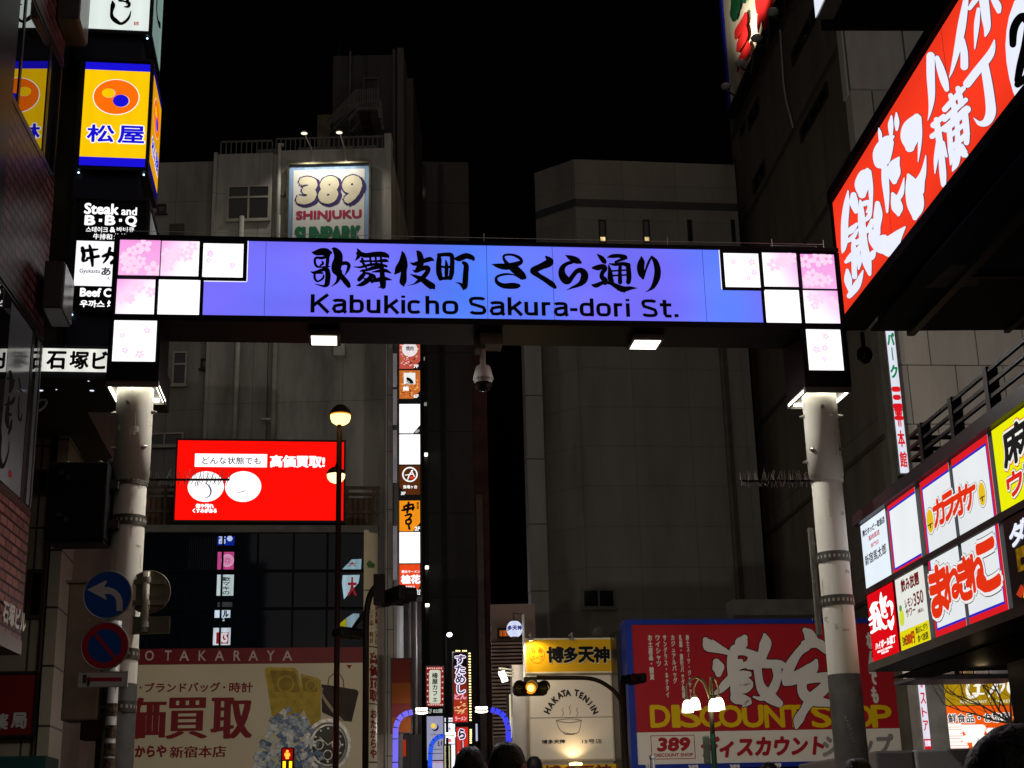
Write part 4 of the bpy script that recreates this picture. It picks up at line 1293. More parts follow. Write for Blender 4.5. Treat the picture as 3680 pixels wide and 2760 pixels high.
pk = glass_reflection('D', 1540, 592, 1662, 716, (205, 215, 225), .85)
b = MB(); b.pxface(PO, c('D', 1562, 624), c('D', 1648, 706), -.097); b.build('red_field', emit((150, 22, 30), .8, 0, sample=False), pk)
b = MB(); b.text(PO, 'K5', c('D', 1590, 696), c('D', 1640, 630), -.0955, bold=.05); b.build('lettering', emit((225, 220, 225), .8, 0, sample=False), pk)
for pts, rgb, st in (([(1725, 1530), (1812, 1440), (1895, 1436), (1890, 1530)], (150, 190, 205), .6), ([(1735, 1575), (1880, 1572), (1870, 1640), (1745, 1780), (1728, 1640)], (170, 200, 212), .7)):
    b = MB().poly(PO, [c('H', *q) for q in pts], -.098)  # slanted sign reflections at the right end, also painted on the glass
    pk = b.build('window_poster', emit(rgb, st, .1, 5, sample=False), gw)
    b = MB()
    xs = [q[0] for q in pts]; ys = [q[1] for q in pts]
    b.text(PO, '大', c('H', 1780, max(ys) - 30), c('H', 1850, min(ys) + 22), -.096, bold=.03)
    b.build('lettering', emit((150, 30, 40), .7, 0, sample=False), pk)
pk = MB().poly(PO, [c('J', *q) for q in [(400, 440), (455, 395), (455, 480), (400, 490)]], -.098).build('window_poster', emit((170, 160, 20), .6, .2, 5, sample=False), gw)
pk = MB().poly(PO, [c('J', *q) for q in [(457, 392), (515, 356), (565, 358), (560, 440), (480, 500), (457, 480)]], -.0975).build('window_poster', emit((150, 175, 190), .6, .1, 5, sample=False), gw)
# maroon band
band = MB().box(PO, (oLL, oR, oF0, oF1 - .01), -.249, -.02).build('fascia_band', mat('maroon_band', (.13, .006, .014), .4, 0, .12, 1), shop)
b = MB()
for ch, x0, x1 in (('O', 1047, 1112), ('T', 1190, 1238), ('A', 1296, 1366), ('K', 1434, 1490), ('A', 1552, 1620), ('R', 1688, 1738), ('A', 1796, 1866), ('Y', 1928, 1984), ('A', 2042, 2112)):
    b.text(PO, ch, c('D', x0, 832), c('D', x1, 760), -.018, bold=.012)
b.build('lettering', mat('letter_pink_white', (.45, .36, .36), .5), band)
# cream board with red characters and the jewellery picture
cb = MB().box(PO, (oLL, oR, -.0 + .4, oF0 - .002), -.249, -.03).build('cream_board', mat('cream_board', (.48, .42, .31), .45, 0, .1, .7), shop)
MRED = mat('maroon_ink', (.16, .008, .014), .5, 0, .05)
b = MB()
b.text(PO, 'ブランドバッグ', c('D', 1046, 1062), c('D', 1590, 988), -.027, bold=.03)
b.text(PO, '・', c('D', 1006, 1036), c('D', 1022, 1018), -.027); b.text(PO, '・', c('D', 1612, 1034), c('D', 1628, 1016), -.027)
b.text(PO, '時計', c('D', 1656, 1062), c('D', 1826, 988), -.027, bold=.025)
for ch, x0, x1 in (('価', 935, 1192), ('買', 1204, 1496), ('取', 1530, 1816)):
    b.text(PO, ch, c('D', x0, 1398), c('D', x1, 1098), -.027, bold=.042, bz=.005)
b.text(PO, '高', c('D', 560, 1398), c('D', 850, 1098), -.027, bold=.042, bz=.005)
b.text(PO, 'おたから や'.replace(' ', ''), c('D', 820, 1532), c('D', 1200, 1446), -.027, bold=.05)
b.text(PO, '新宿本店', c('D', 1226, 1536), c('D', 1632, 1446), -.027, bold=.035, bz=.012)
b.poly(PO, [c('J', *q) for q in [(456, 793), (502, 793), (479, 826)]], -.027)
b.build('lettering', MRED, cb)
GOLD = mat('print_gold', (.36, .25, .02), .4, 0, .35, 6)
GOLD2 = mat('print_gold_dark', (.22, .14, .01), .4, 0, .3, 6)
def pp(name, m, pts, d, k='J', par=cb, smooth_=False):
    b = MB(); q = pts
    if smooth_:
        q = [(x, y) for x, y in [t[:2] for t in catmull([(*p_, 0) for p_ in pts + pts[:1]], 4)][:-1]]
    b.poly(PO, [c(k, *p_) for p_ in q], d)
    return b.build(name, m, par)
g1 = pp('gold_bar_print', GOLD, [(1912, 895), (1935, 880), (2130, 884), (2150, 905), (2212, 1160), (2160, 1240), (1965, 1235)], -.0275, 'D')
pp('gold_bar_shade', GOLD2, [(1950, 900), (2132, 908), (2170, 1060), (1988, 1060)], -.0268, 'D', g1)
b = MB().pxdisc(PO, c('D', 2065, 1000), 31, -.026, asp=1.0, hole=.8); b.build('gold_coin', GOLD, g1)
g2 = pp('gold_bar_print', GOLD, [(70, 865), (210, 900), (240, 920), (240, 1250), (160, 1310), (90, 1150)], -.027)
pp('gold_bar_shade', GOLD2, [(80, 895), (205, 925), (215, 1020), (95, 1010)], -.026, 'J', g2)
MB().pxdisc(PO, c('J', 158, 965), 20, -.0255, hole=.75).build('gold_coin', GOLD, g2)
bag = pp('bag_print', mat('print_bag', (.03, .018, .016), .5, 0, .3, 3), [(245, 955), (330, 965), (540, 1000), (560, 1020), (500, 1270), (400, 1260), (250, 1190)], -.0268)
b = MB(); b.tube([PO.P(*PO.uv(c('J', *q)), -.02) for q in [(300, 970), (310, 900), (350, 866), (400, 870), (430, 920), (435, 985)]], .012, 6); b.build('bag_handle', mat('print_strap', (.2, .1, .08), .5), bag)
b = MB(); b.stroke(PO, 'J', [(255, 990, 16), (250, 1040, 20), (330, 1160, 26), (420, 1260, 20)], -.0255); b.build('bag_strap', mat('print_strap2', (.3, .22, .15), .5), bag)
# gem cluster and watch
b = MB(); b2 = MB(); b3 = MB()
for i in range(300):
    x, y = rnd.uniform(1850, 2330), rnd.uniform(1160, 1609)
    e = abs((x - 2090) / 250)
    if y < 1160 + 380 * e * e + 20:
        continue
    s_ = rnd.uniform(14, 44)
    a_ = rnd.random() * 6.28
    pts = [c('D', x + s_ * math.cos(a_ + t), y + s_ * .8 * math.sin(a_ + t)) for t in (0, 1.7, 3.4, 4.6)]
    (b, b2, b3)[i % 3].poly(PO, pts, -.0262 + .00005 * i)
gem = b.build('gem_print', mat('print_gem', (.26, .32, .42), .25, 0, .7, 18), cb)
b2.build('gem_facet', mat('print_gem_blue', (.09, .15, .28), .25, 0, .6, 18), gem)
b3.build('gem_glint', mat('print_gem_pale', (.5, .53, .56), .25, 0, .4, 18), gem)
wu, wz = PO.uv(c('J', 300, 1465)); wr = U(PO, 'J', 495, 1465) - wu
wat = MB().disc(PO, wu, wz, wr, wr * 1.12, -.0180, 40).build('watch_print', mat('print_steel', (.3, .3, .3), .3, .3, .5, 14), cb)
MB().disc(PO, wu, wz, wr * .86, wr * .97, -.0172, 40, hole=.9).build('watch_bezel', mat('print_steel_dark', (.12, .12, .12), .3), wat)
MB().disc(PO, wu + .02, wz, wr * .72, wr * .82, -.0168, 36).build('watch_dial', mat('print_black', (.008, .008, .009), .3), wat)
b = MB()
for dx, dz in ((-.38, .02), (.36, .02), (0, -.42)):
    b.disc(PO, wu + wr * dx, wz + wr * dz, wr * .2, wr * .22, -.0160, 20, hole=.8)
for kx in range(12):
    t_ = kx * math.pi / 6
    x, z = wu + math.cos(t_) * wr * .62, wz + math.sin(t_) * wr * .70
    b.box(PO, (x - .02, x + .02, z - .02, z + .02), -.0165, -.0158)
b.stroke(PO, 'J', [(300, 1465, 8), (230, 1400, 4)], -.0155); b.stroke(PO, 'J', [(300, 1465, 8), (390, 1400, 4)], -.0155)
b.build('watch_hand', mat('print_steel', (.3, .3, .3), .3, .3, .5, 14), wat)
# rounded corner with vertical characters
cR = MB()
CRr = (oRR - oR)
o_ = PO.P(oR + CRr * .0, 0, -CRr)
pr = []
for k in range(10):
    t_ = R(90 - 9 * k)
    pr.append((oR + CRr * math.cos(t_) if True else 0, -CRr + CRr * math.sin(t_)))
def corner_strip(z0, z1, m, nm):
    b = MB()
    vs = [PO.P(u_, z0, d_) for u_, d_ in pr] + [PO.P(u_, z1, d_) for u_, d_ in pr] + [PO.P(oRR, z0, -7), PO.P(oRR, z1, -7)]
    n = len(pr)
    b.add(vs, [(i, i + 1, n + i + 1, n + i) for i in range(n - 1)] + [(n - 1, 2 * n, 2 * n + 1, 2 * n - 1)])
    return b.build(nm, m, shop, smooth=False)
zs = [.2, Z(PO, 'J', 680, 1608), Z(PO, 'J', 680, 1118), Z(PO, 'J', 680, 638), Z(PO, 'J', 660, 165), oT + .05]
cc_ = corner_strip(.2, oT + .05, mat('corner_cream', (.46, .40, .28), .45, 0, .12, 1), 'rounded_corner')
b = MB()
for zz in zs[1:-1]:
    vs = [PO.P(u_ + .004, zz - .012, d_ + .004) for u_, d_ in pr] + [PO.P(u_ + .004, zz + .012, d_ + .004) for u_, d_ in pr]
    n = len(pr); b.add(vs, [(i, i + 1, n + i + 1, n + i) for i in range(n - 1)])
b.build('joint', INK, cc_)
b = MB()
b.vtext(PO, '高価買取', c('J', 652, 680), c('J', 722, 1095), .0, bold=.035)
b.vtext(PO, 'おたからや', c('J', 655, 1160), c('J', 716, 1575), .0, bold=.05)
b.vtext(PO, 'ンド品・時計', c('J', 650, 310), c('J', 684, 610), .0, bold=.02)
b.vtext(PO, '貴金属・宝石', c('J', 698, 270), c('J', 724, 610), .0, bold=.02)
n_ = PO.n
for v in b.v:           # lay the characters on the rounded corner
    rel = v - Vector((PO.o.x, PO.o.y, 0)); u_ = rel.dot(PO.u); fr = min(max((u_ - oR) / CRr, 0), .98)
    q = PO.P(oR + CRr * fr, v.z, -CRr + CRr * math.sqrt(1 - fr * fr) + .008)
    v.x, v.y = q.x, q.y
b.build('lettering', MRED, cc_)
b = MB(); b.poly(PO, [c('J', 0, 0)] * 0 or [c('H', *q) for q in [(1935, 1480), (1965, 1455), (2010, 1490), (2000, 1520), (1950, 1515)]], .0)
b.build('green_print', mat('print_green', (.05, .12, .03), .6), cc_)
# red video screen on the shop roof
PV = PL(c('H', 1000, 770), 32.6, 8.2)
rv = PV.rect(c('H', 332, 432), c('H', 1738, 1115))
scn = thing('video_screen', 'large red video screen with white buying message', 'screen', PV.P((rv[0] + rv[1]) / 2, rv[2], -.2))
MB().box(PV, (rv[0] - .04, rv[1] + .04, rv[2] - .05, rv[3] + .05), -.35, -.01).build('case', BLACK, scn)
REDL = emit((255, 14, 6), 1.1, .0)
f = MB().face(PV, rv, 0).build('display', REDL, scn)
WL2 = emit((255, 252, 255), 1.3, 0)
b = MB(); b.pxface(PV, c('H', 477, 545), c('H', 1088, 663), .004)
wb = b.build('white_field', WL2, f)
b = MB()
b.text(PV, 'どんな状態でも', c('H', 538, 634), c('H', 1036, 578), .008, bold=.012)
b.build('lettering', mat('maroon_pixel', (.10, .01, .02), .6), wb)
b = MB()
b.text(PV, '高価買取!', c('H', 1118, 660), c('H', 1578, 565), .004, bold=.055, bz=.03)
b.text(PV, '傷や汚れ', c('H', 482, 1008), c('H', 636, 975), .004, bold=.07)
b.text(PV, 'くすみがある', c('H', 456, 1048), c('H', 660, 1014), .004, bold=.07)
b.build('lettering', WL2, f)
b = MB()
for x in (568, 886):
    u_, z_ = PV.uv(c('H', x, 826)); ru = U(PV, 'H', x + 154, 826) - u_; rz = z_ - Z(PV, 'H', x, 957)
    b.disc(PV, u_, z_, ru, rz, .004, 40)
wd = b.build('white_disc', WL2, f)
b = MB(); b.stroke(PV, 'H', [(575, 800, 6), (600, 830, 14), (612, 870, 14), (595, 910, 10), (555, 925, 5)], .008); b.stroke(PV, 'H', [(480, 790, 8), (478, 830, 5)], .008)
b.stroke(PV, 'H', [(830, 880, 4), (880, 870, 8), (910, 855, 4)], .008, grow=-1)
b.build('picture', emit((90, 84, 110), 1, 0), wd)
# rusty screen structure on the roof right and left of the screen
RUST = wallmat('corrugated_rust', (.10, .055, .035), .13, 3, .03, 'x', .35, 0, .8, .3, .6, 8)
st = thing('roof_framework', 'rusty corrugated roof framework around the red video screen', 'framework', PV.P(rv[1] + .5, oT + .16, -1))
rs = PV.rect(c('H', 1752, 860), c('H', 2010, 1195))
for q_ in (rs, (rv[0] - 1.6, rv[0] - .06, rs[2], rs[3])):
    MB().box(PV, q_, -.9, -.8).build('sheeting', RUST, st)
zt = Z(PV, 'H', 1900, 775)
GIR = mat('girder_rust', (.07, .05, .04), .7, 0, .5, 5)
for u_ in (rv[1] + .10, U(PV, 'H', 2010, 900), U(PV, 'H', 2045, 900), rv[0] - .3, rv[0] - 1.4):
    MB().box(PV, (u_ - .035, u_ + .035, oT + .16, zt), -.8, -.72).build('girder', GIR, st)
for zz in (zt, Z(PV, 'H', 1900, 830), Z(PV, 'H', 1900, 985), Z(PV, 'H', 1900, 1130)):
    MB().box(PV, (rv[1] + .05, U(PV, 'H', 2065, 900), zz - .035, zz + .035), -.79, -.73).build('girder', GIR, st)
    MB().box(PV, (rv[0] - 1.6, rv[0] - .05, zz - .035, zz + .035), -.79, -.73).build('girder', GIR, st)

# ================================================================ tall grey building with the billboard
P3 = PL(c('E', 1000, 1000), 40, 0)
tR = U(P3, 'E', 1893, 1000); tT = Z(P3, 'E', 1000, 882)
tall = thing('grey_office_building', 'tall stained grey building with number billboard and rooftop railing', 'building', P3.P(tR - 4, 0, -5))
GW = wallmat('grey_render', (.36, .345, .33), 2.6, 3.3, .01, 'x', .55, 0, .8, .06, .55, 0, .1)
uS = U(P3, 'E', 505, 1200)
uD0, uD1 = U(P3, 'E', 945, 1200), U(P3, 'E', 1012, 1200)
b = MB()
b.box(P3, (uS + .001, uD0, 0, tT), -9, 0); b.box(P3, (uD1, tR, 0, tT + .06), -9, 0.02); b.box(P3, (uD0 + .001, uD1 - .001, 0, tT), -9, -.12)
b.build('wall', GW, tall)
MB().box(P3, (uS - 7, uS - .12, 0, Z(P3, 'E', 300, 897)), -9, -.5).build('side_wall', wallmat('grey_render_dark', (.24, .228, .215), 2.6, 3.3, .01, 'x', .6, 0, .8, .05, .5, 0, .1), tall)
b = MB()
b.box(P3, (uS - .10, uS, 0, tT + .02), -.4, .1)
uE0 = U(P3, 'E', 1842, 1000)
b.box(P3, (uE0, tR + .01, 0, tT + .5), -.5, .12)
b.build('pilaster', GW, tall)
b = MB()
b.tube([P3.P(U(P3, 'E', 1040, 828), Z(P3, 'E', 1040, 828), .05), P3.P(U(P3, 'E', 1008, 828), Z(P3, 'E', 1005, 828), .1), P3.P(U(P3, 'E', 1000, 1300), Z(P3, 'E', 1000, 870), .1), P3.P(U(P3, 'E', 1000, 1300), 8, .1)], .06, 10)
for x in (750, 968):
    b.tube([P3.P(U(P3, 'F', x, 760), 19.0, .1), P3.P(U(P3, 'F', x, 760), 10, .1)], .075 if x == 750 else .045, 10)
u_ = U(P3, 'H', 1155, 260); b.tube([P3.P(u_, Z(P3, 'H', 1155, 262), .1), P3.P(U(P3, 'H', 1040, 262), Z(P3, 'H', 1040, 262), .1)], .04, 8)
b.build('drain_pipe', mat('pipe_grey', (.42, .41, .39), .5, 0, .2), tall, smooth=True)
# cornice stain line, wall lamp
MB().ball(P3.P(*P3.uv(c('E', 1038, 1223)), .06), .075).build('wall_button', GREYM, tall)
def win(par, pl, r_, d, cols, rows, fm=GREYM, depth=.1):
    f = MB().frame(pl, r_, .05, d - .01, d + .05)
    for i in range(1, cols):
        u_ = r_[0] + (r_[1] - r_[0]) * i / cols
        f.box(pl, (u_ - .025, u_ + .025, r_[2] + .05, r_[3] - .05), d - .01, d + .045)
    for z_ in rows:
        zz = r_[2] + (r_[3] - r_[2]) * z_
        f.box(pl, (r_[0] + .05, r_[1] - .05, zz - .03, zz + .03), d - .01, d + .0475)
    f = f.build('window', fm, par)
    MB().face(pl, (r_[0] + .05, r_[1] - .05, r_[2] + .05, r_[3] - .05), d + .012).build('pane', GLASS, f)
    MB().box(pl, (r_[0] - .04, r_[1] + .04, r_[2] - .06, r_[2] - .001), d, d + .09).build('sill', fm, f)
    return f
ALU = mat('aluminium_sash', (.33, .31, .27), .45, .3, .2)
win(tall, P3, P3.rect(c('E', 596, 1150), c('E', 925, 1415)), .0, 2, [.66], ALU)
win(tall, P3, P3.rect(c('E', 2, 1240), c('E', 72, 1310)), -.5, 1, [], DARKM)
win(tall, P3, P3.rect(c('F', 362, 672), c('F', 436, 862)), -.5, 1, [.62], ALU)
win(tall, P3, P3.rect(c('F', 520, 712), c('F', 572, 768)), -.5, 1, [], DARKM)
win(tall, P3, P3.rect(c('H', 20, 335), c('H', 345, 440)), -.5, 2, [], ALU)
b = MB()
def louvre(pl, k, x0, y0, x1, y1, d):
    r_ = pl.rect(c(k, x0, y0), c(k, x1, y1))
    b.frame(pl, r_, .04, d, d + .05)
    n = 9
    for i in range(n):
        z_ = r_[2] + .04 + (r_[3] - r_[2] - .08) * i / n
        b.box(pl, (r_[0] + .04, r_[1] - .04, z_, z_ + .03), d, d + .03)
louvre(P3, 'E', 103, 1400, 215, 1490, -.5)
louvre(P3, 'F', 618, 835, 704, 905, -.4)
b.build('vent_grille', mat('vent_dark', (.07, .065, .06), .6), tall)
b = MB(); q = P3.uv(c('F', 1332, 700)); b.box(P3, (q[0] - .17, q[0] + .17, q[1] - .22, q[1] + .18), 0, .3); b.build('vent_hood', mat('pipe_grey', (.42, .41, .39), .5, 0, .2), tall, bevel=.03)
b = MB(); b.box(P3, (U(P3, 'F', 588, 700), U(P3, 'F', 612, 700), 8, 19), -.49, .02); b.build('rib', GW, tall)
# roof railing
b = MB()
def railing(u0, u1, z0, z1, d, step, r_=.02):
    b.box(P3, (u0, u1, z1 - .05, z1), d - .025, d + .025)
    b.box(P3, (u0, u1, z0 + .06, z0 + .1), d - .02, d + .02)
    n = max(2, int((u1 - u0) / step))
    for i in range(n + 1):
        u_ = u0 + (u1 - u0) * i / n
        b.box(P3, (u_ - r_ * .6, u_ + r_ * .6, z0, z1 - .051), d - r_ * .6, d + r_ * .6)
zr1 = Z(P3, 'E', 700, 752); railing(U(P3, 'E', 525, 800), U(P3, 'E', 935, 800), tT + .0, zr1, -.3, .145, .03)
zr2 = Z(P3, 'E', 1400, 722); railing(U(P3, 'E', 965, 800), U(P3, 'E', 1855, 800), tT + .07, zr2, -.3, .145, .03)
b.build('roof_railing', mat('rail_paint', (.11, .107, .104), .5), tall)
b = MB()
r_ = P3.rect(c('E', 752, 682), c('E', 955, 800)); b.box(P3, (r_[0], r_[1], tT, r_[3]), -3.5, -1.5)
r_ = P3.rect(c('E', 1087, 645), c('E', 1240, 840))
for x0, x1 in ((1087, 1246), (1252, 1402), (1410, 1560), (1568, 1735)):
    b.box(P3, (U(P3, 'E', x0, 700), U(P3, 'E', x1, 700), tT, Z(P3, 'E', 1300, 648)), -3.2, -1.6)
b.build('roof_housing', mat('roof_box', (.17, .165, .16), .7, 0, .35, 1), tall)
# billboard with arm lamps
rb = P3.rect(c('E', 1085, 1005), c('E', 1735, 1000)); rb = (U(P3, 'E', 1090, 1200), U(P3, 'E', 1722, 1200), 15.2, Z(P3, 'E', 1400, 1000))
bb_ = thing('billboard', 'number billboard with blue border and red and green lettering on the grey wall', 'billboard', P3.P((rb[0] + rb[1]) / 2, rb[2], .2))
WEATH = mat('board_white', (.62, .62, .64), .5, 0, .12, 1.5, 0, 1.45, 5)
MB().box(P3, rb, .1, .22).build('board', mat('board_blue', (.22, .34, .56), .5, 0, .5, 3, 0, 1.45, 6), bb_)
ri_ = (U(P3, 'E', 1124, 1200), U(P3, 'E', 1688, 1200), 15.3, Z(P3, 'E', 1400, 1042))
bd = MB().box(P3, ri_, .221, .232).build('white_field', WEATH, bb_)
b = MB().frame(P3, (rb[0] - .06, rb[1] + .06, rb[2], rb[3] + .04), .055, .08, .3); b.build('frame', mat('billboard_frame', (.1, .09, .06), .4, .6, .5, 4), bb_)
b = MB(); b1 = MB(); b2 = MB()
for ch, x0, x1, y0, y1 in (('3', 1165, 1285, 1302, 1118), ('8', 1335, 1455, 1298, 1112), ('9', 1515, 1635, 1296, 1106)):
    b.text(P3, ch, c('E', x0 + 16, y0 + 12), c('E', x1 + 16, y1 + 12), .236, bold=.125, slant=.1); b1.text(P3, ch, c('E', x0, y0), c('E', x1, y1), .24, bold=.115, slant=.1); b2.text(P3, ch, c('E', x0, y0), c('E', x1, y1), .246, bold=.075, slant=.1)
    zz = Z(P3, 'E', x0, y1)
b.build('numeral_shadow', mat('ink_purple', (.045, .03, .13), .5), bd); b1.build('numeral_outline', mat('ink_purple', (.045, .03, .13), .5), bd); b2.build('numeral', mat('numeral_cream', (.6, .56, .44), .5, 0, .12), bd)
b = MB(); b.text(P3, 'SHINJUKU', c('E', 1150, 1455), c('E', 1660, 1362), .24, bold=.055); b.build('lettering', mat('letter_crimson', (.36, .03, .09), .5, 0, .15), bd)
b = MB(); z1_ = Z(P3, 'E', 1400, 1490); b.text(P3, 'SUNPARK', None, None, .24, bold=.055, uvr=(U(P3, 'E', 1145, 1530), U(P3, 'E', 1655, 1530), z1_ - .54, z1_ - .03)); b.build('lettering', mat('letter_green', (.02, .15, .08), .5, 0, .15), bd)
for lx, ly, bx, by in ((1240, 838, 1275, 965), (1512, 832, 1535, 960)):
    q0 = P3.uv(c('E', bx, by)); q1 = P3.uv(c('E', lx, ly))
    t = thing('arm_lamp', 'arm floodlight above the number billboard, ' + ('left of two' if lx < 1300 else 'right of two'), 'lamp', P3.P(*q0, .0), 'arm floodlights above the billboard')
    hd = P3.P(q1[0], q1[1], 1.0)
    b = MB().tube([P3.P(*q0, .05), P3.P(q0[0] - .03, q0[1] + .35, .35), P3.P(q1[0] + .03, q1[1] - .08, .8), hd], .022, 8)
    b.build('arm', mat('arm_pale', (.5, .49, .45), .5), t, smooth=True)
    b = MB().lathe(hd + Vector((0, 0, -.05)), [(.02, .08), (.06, .07), (.1, .03), (.105, 0)], 18); b.build('shade', mat('arm_pale', (.5, .49, .45), .5), t, smooth=True)
    b = MB().lathe(hd + Vector((0, 0, -.05)), [(0, .0), (.09, .005)], 16); b.build('lens', emit((255, 246, 215), 1.6, 0), t)
    b = MB(); b.ball(P3.P(*q0, .05), .06, .04, .07); b.build('base', mat('arm_pale', (.5, .49, .45), .5), t)
    lamp('SPOT', hd + Vector((0, 0, -.1)), 150, (1, .93, .75), t, .12, P3.P(q1[0] + .2, 16.4, .1), 120)
    # small lens resting on the frame top lit by the lamp
# stair tower behind
P4 = PL(c('E', 1700, 300), 46, 0)
tw = thing('stair_tower_building', 'dark stair tower building behind the grey building with outside stairs', 'building', P4.P(U(P4, 'E', 1700, 300), 0, -3))
tz = Z(P4, 'E', 1600, 110)
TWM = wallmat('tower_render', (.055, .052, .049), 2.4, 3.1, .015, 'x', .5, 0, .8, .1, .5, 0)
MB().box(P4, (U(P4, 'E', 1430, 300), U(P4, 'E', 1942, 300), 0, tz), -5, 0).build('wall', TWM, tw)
b = MB(); b.box(P4, (U(P4, 'E', 1943, 300), U(P4, 'E', 1996, 300), 0, Z(P4, 'E', 1960, 65)), -5.5, .15)
b.box(P4, (U(P4, 'E', 1562, 300), U(P4, 'E', 1580, 300), 10, Z(P4, 'E', 1570, 95)), 0, .2); b.box(P4, (U(P4, 'E', 1908, 300), U(P4, 'E', 1928, 300), 10, Z(P4, 'E', 1918, 80)), 0, .2)
b.build('pier', mat('tower_pier', (.07, .064, .06), .8, 0, .3, 1.2, 0, 1.45, 4), tw)
MB().box(P4, (U(P4, 'E', 1997, 300), U(P4, 'E', 2052, 300), 0, Z(P4, 'E', 2020, 180)), -6, -1).build('side_wall', mat('tower_side', (.07, .066, .055), .8, 0, .3, 1), tw)
b = MB()
p5 = P4.off(1.2)
pt = lambda x, y, d=0.: p5.P(*p5.uv(c('E', x, y)), d)
for d_ in (0, -.9):
    b.tube([pt(1380, 635, d_), pt(1615, 385, d_), pt(1790, 370, d_), pt(1810, 600, d_)], .035, 6)
    b.tube([pt(1550, 630, d_), pt(1630, 540, d_), pt(1790, 535, d_), pt(1808, 610, d_)], .07, 6)
for i in range(24):
    f_ = i / 23
    x = 1390 + (1610 - 1390) * f_
    y = 625 - 240 * f_
    b.tube([pt(x, y), pt(x, y + 45 + 100 * f_)], .016, 4)
for i in range(13):
    x = 1622 + 165 * i / 12
    b.tube([pt(x, 382), pt(x, 535)], .016, 4)
b.box(p5, (U(p5, 'E', 1630, 540), U(p5, 'E', 1790, 540), Z(p5, 'E', 1700, 552), Z(p5, 'E', 1700, 532)), -1.1, .0)
b.build('outside_stairs', mat('rail_paint', (.11, .107, .104), .5), tw)
MB().tube([P4.P(U(P4, 'E', 1450, 100), tz, -1), P4.P(U(P4, 'E', 1450, 100), Z(P4, 'E', 1450, -80), -1)], .03, 5).build('antenna', DARKM, tw)
r_ = P4.rect(c('E', 1668, 290), c('E', 1800, 480)); MB().frame(P4, r_, .07, 0, .06).build('door_frame', mat('tower_pier', (.07, .064, .06), .8), tw)
b = MB(); r_ = P4.rect(c('E', 1295, 538), c('E', 1400, 605)); b.box(P4, (r_[0], r_[1], r_[2] - 1, r_[3]), -3, -.4); b.build('plant_box', mat('amber_panel', (.13, .10, .05), .6, 0, .3), tw)

# ================================================================ lit floor directory sign, vertical strip
PS = PL(c('I', 450, 800), 36, 5)
su0, su1 = U(PS, 'I', 390, 700), U(PS, 'I', 515, 700)
strip = thing('floor_directory_sign', 'tall vertical lit directory of eight floor panels on the alley corner', 'sign', PS.P((su0 + su1) / 2, Z(PS, 'I', 450, 1565), -.4))
zb_, ztp = Z(PS, 'I', 450, 1568), Z(PS, 'I', 450, -60)
MB().box(PS, (su0 - .015, su1 + .03, zb_, ztp), -.8, -.01).build('case', mat('sign_case', (.022, .022, .025), .4, .3), strip)
sdp = PL.__new__(PL); sdp.o = PS.P(su0 - .15, 0, -.7); sdp.u = PS.u; sdp.n = PS.n; sdp.o.z = 0
b = MB()
for y0, y1 in ((95, 270), (310, 500), (555, 850), (1130, 1440)):
    b.box(PS, (su0 - .16, su0 - .06, Z(PS, 'I', 370, y1), Z(PS, 'I', 370, y0)), -.7, -.3)
b.build('side_lamp', emit((150, 140, 145), .45, .2), strip)
def sp(y0, y1, rgb, st, cut=None, var=.05):
    r_ = PS.rect(c('I', 390, y0), c('I', 514, y1))
    b = MB()
    if cut:
        ku, kz = (r_[1] - r_[0]) * .34, (r_[3] - r_[2]) * .28
        if cut == 'r':
            b.poly(PS, [(r_[0], r_[2]), (r_[1] - ku, r_[2]), (r_[1], r_[2] + kz), (r_[1], r_[3]), (r_[0], r_[3])], .0, uv=True)
        else:
            b.poly(PS, [(r_[0], r_[2] + kz), (r_[0] + ku, r_[2]), (r_[1], r_[2]), (r_[1], r_[3]), (r_[0], r_[3])], .0, uv=True)
    else:
        b.face(PS, r_, 0)
    return b.build('floor_panel', emit(rgb, st, var, 3), strip)
def st(par, txt, x0, y0, x1, y1, col, bold=.04, v=False, d=.008):
    b = MB()
    (b.vtext(PS, txt, c('I', x0, y0), c('I', x1, y1), d, bold=bold) if v else b.text(PS, txt, c('I', x0, y1), c('I', x1, y0), d, bold=bold))
    return b.build('lettering', col, par)
LW = emit((250, 250, 250), 1.1, 0, sample=False)
def food(par, y0, y1, cols, n):
    for ci, col in enumerate(cols):
        b = MB()
        for i in range(n):
            x, y = rnd.uniform(398, 504), rnd.uniform(y0 + 8, y1 - 10)
            if (x - 452) / 62 + (y - (y0 + y1) / 2) / ((y1 - y0) / 2) > 1.1:
                continue
            r_ = rnd.uniform(3, 8); a_ = rnd.random() * 3
            b.poly(PS, [c('I', x + r_ * math.cos(a_ + t), y + r_ * .6 * math.sin(a_ + t)) for t in (0, 1.2, 2.6, 3.5, 4.8)], .002 + ci * .001 + .00001 * i)
        b.build('food_print', emit(col, .95, 0, sample=False), par)
p_ = sp(-55, 30, (250, 220, 205), 1.0)
p_ = sp(40, 208, (196, 84, 70), .9, 'r'); food(p_, 40, 200, ((236, 170, 160), (120, 30, 26), (250, 215, 200), (150, 120, 40)), 34)
b = MB(); b.pxdisc(PS, c('I', 452, 92), 28, .006); dd = b.build('white_disc', emit((235, 225, 225), 1, .05), p_); st(dd, '焼肉', 430, 74, 474, 100, INK, .02, d=.01)
st(p_, '7F', 476, 185, 503, 203, LW)
p_ = sp(217, 386, (206, 110, 48), .9, 'r'); food(p_, 220, 384, ((240, 190, 120), (150, 60, 20), (250, 160, 60)), 34)
b = MB(); b.pxface(PS, c('I', 416, 232), c('I', 486, 300), .006); q_ = b.build('white_square', emit((238, 238, 235), 1, .02), p_)
b = MB()
for i in range(4):
    b.pxdisc(PS, c('I', 432, 300), 5 + 7 * i, .009, a0=5, a1=88, hole=.72 if i else .3)
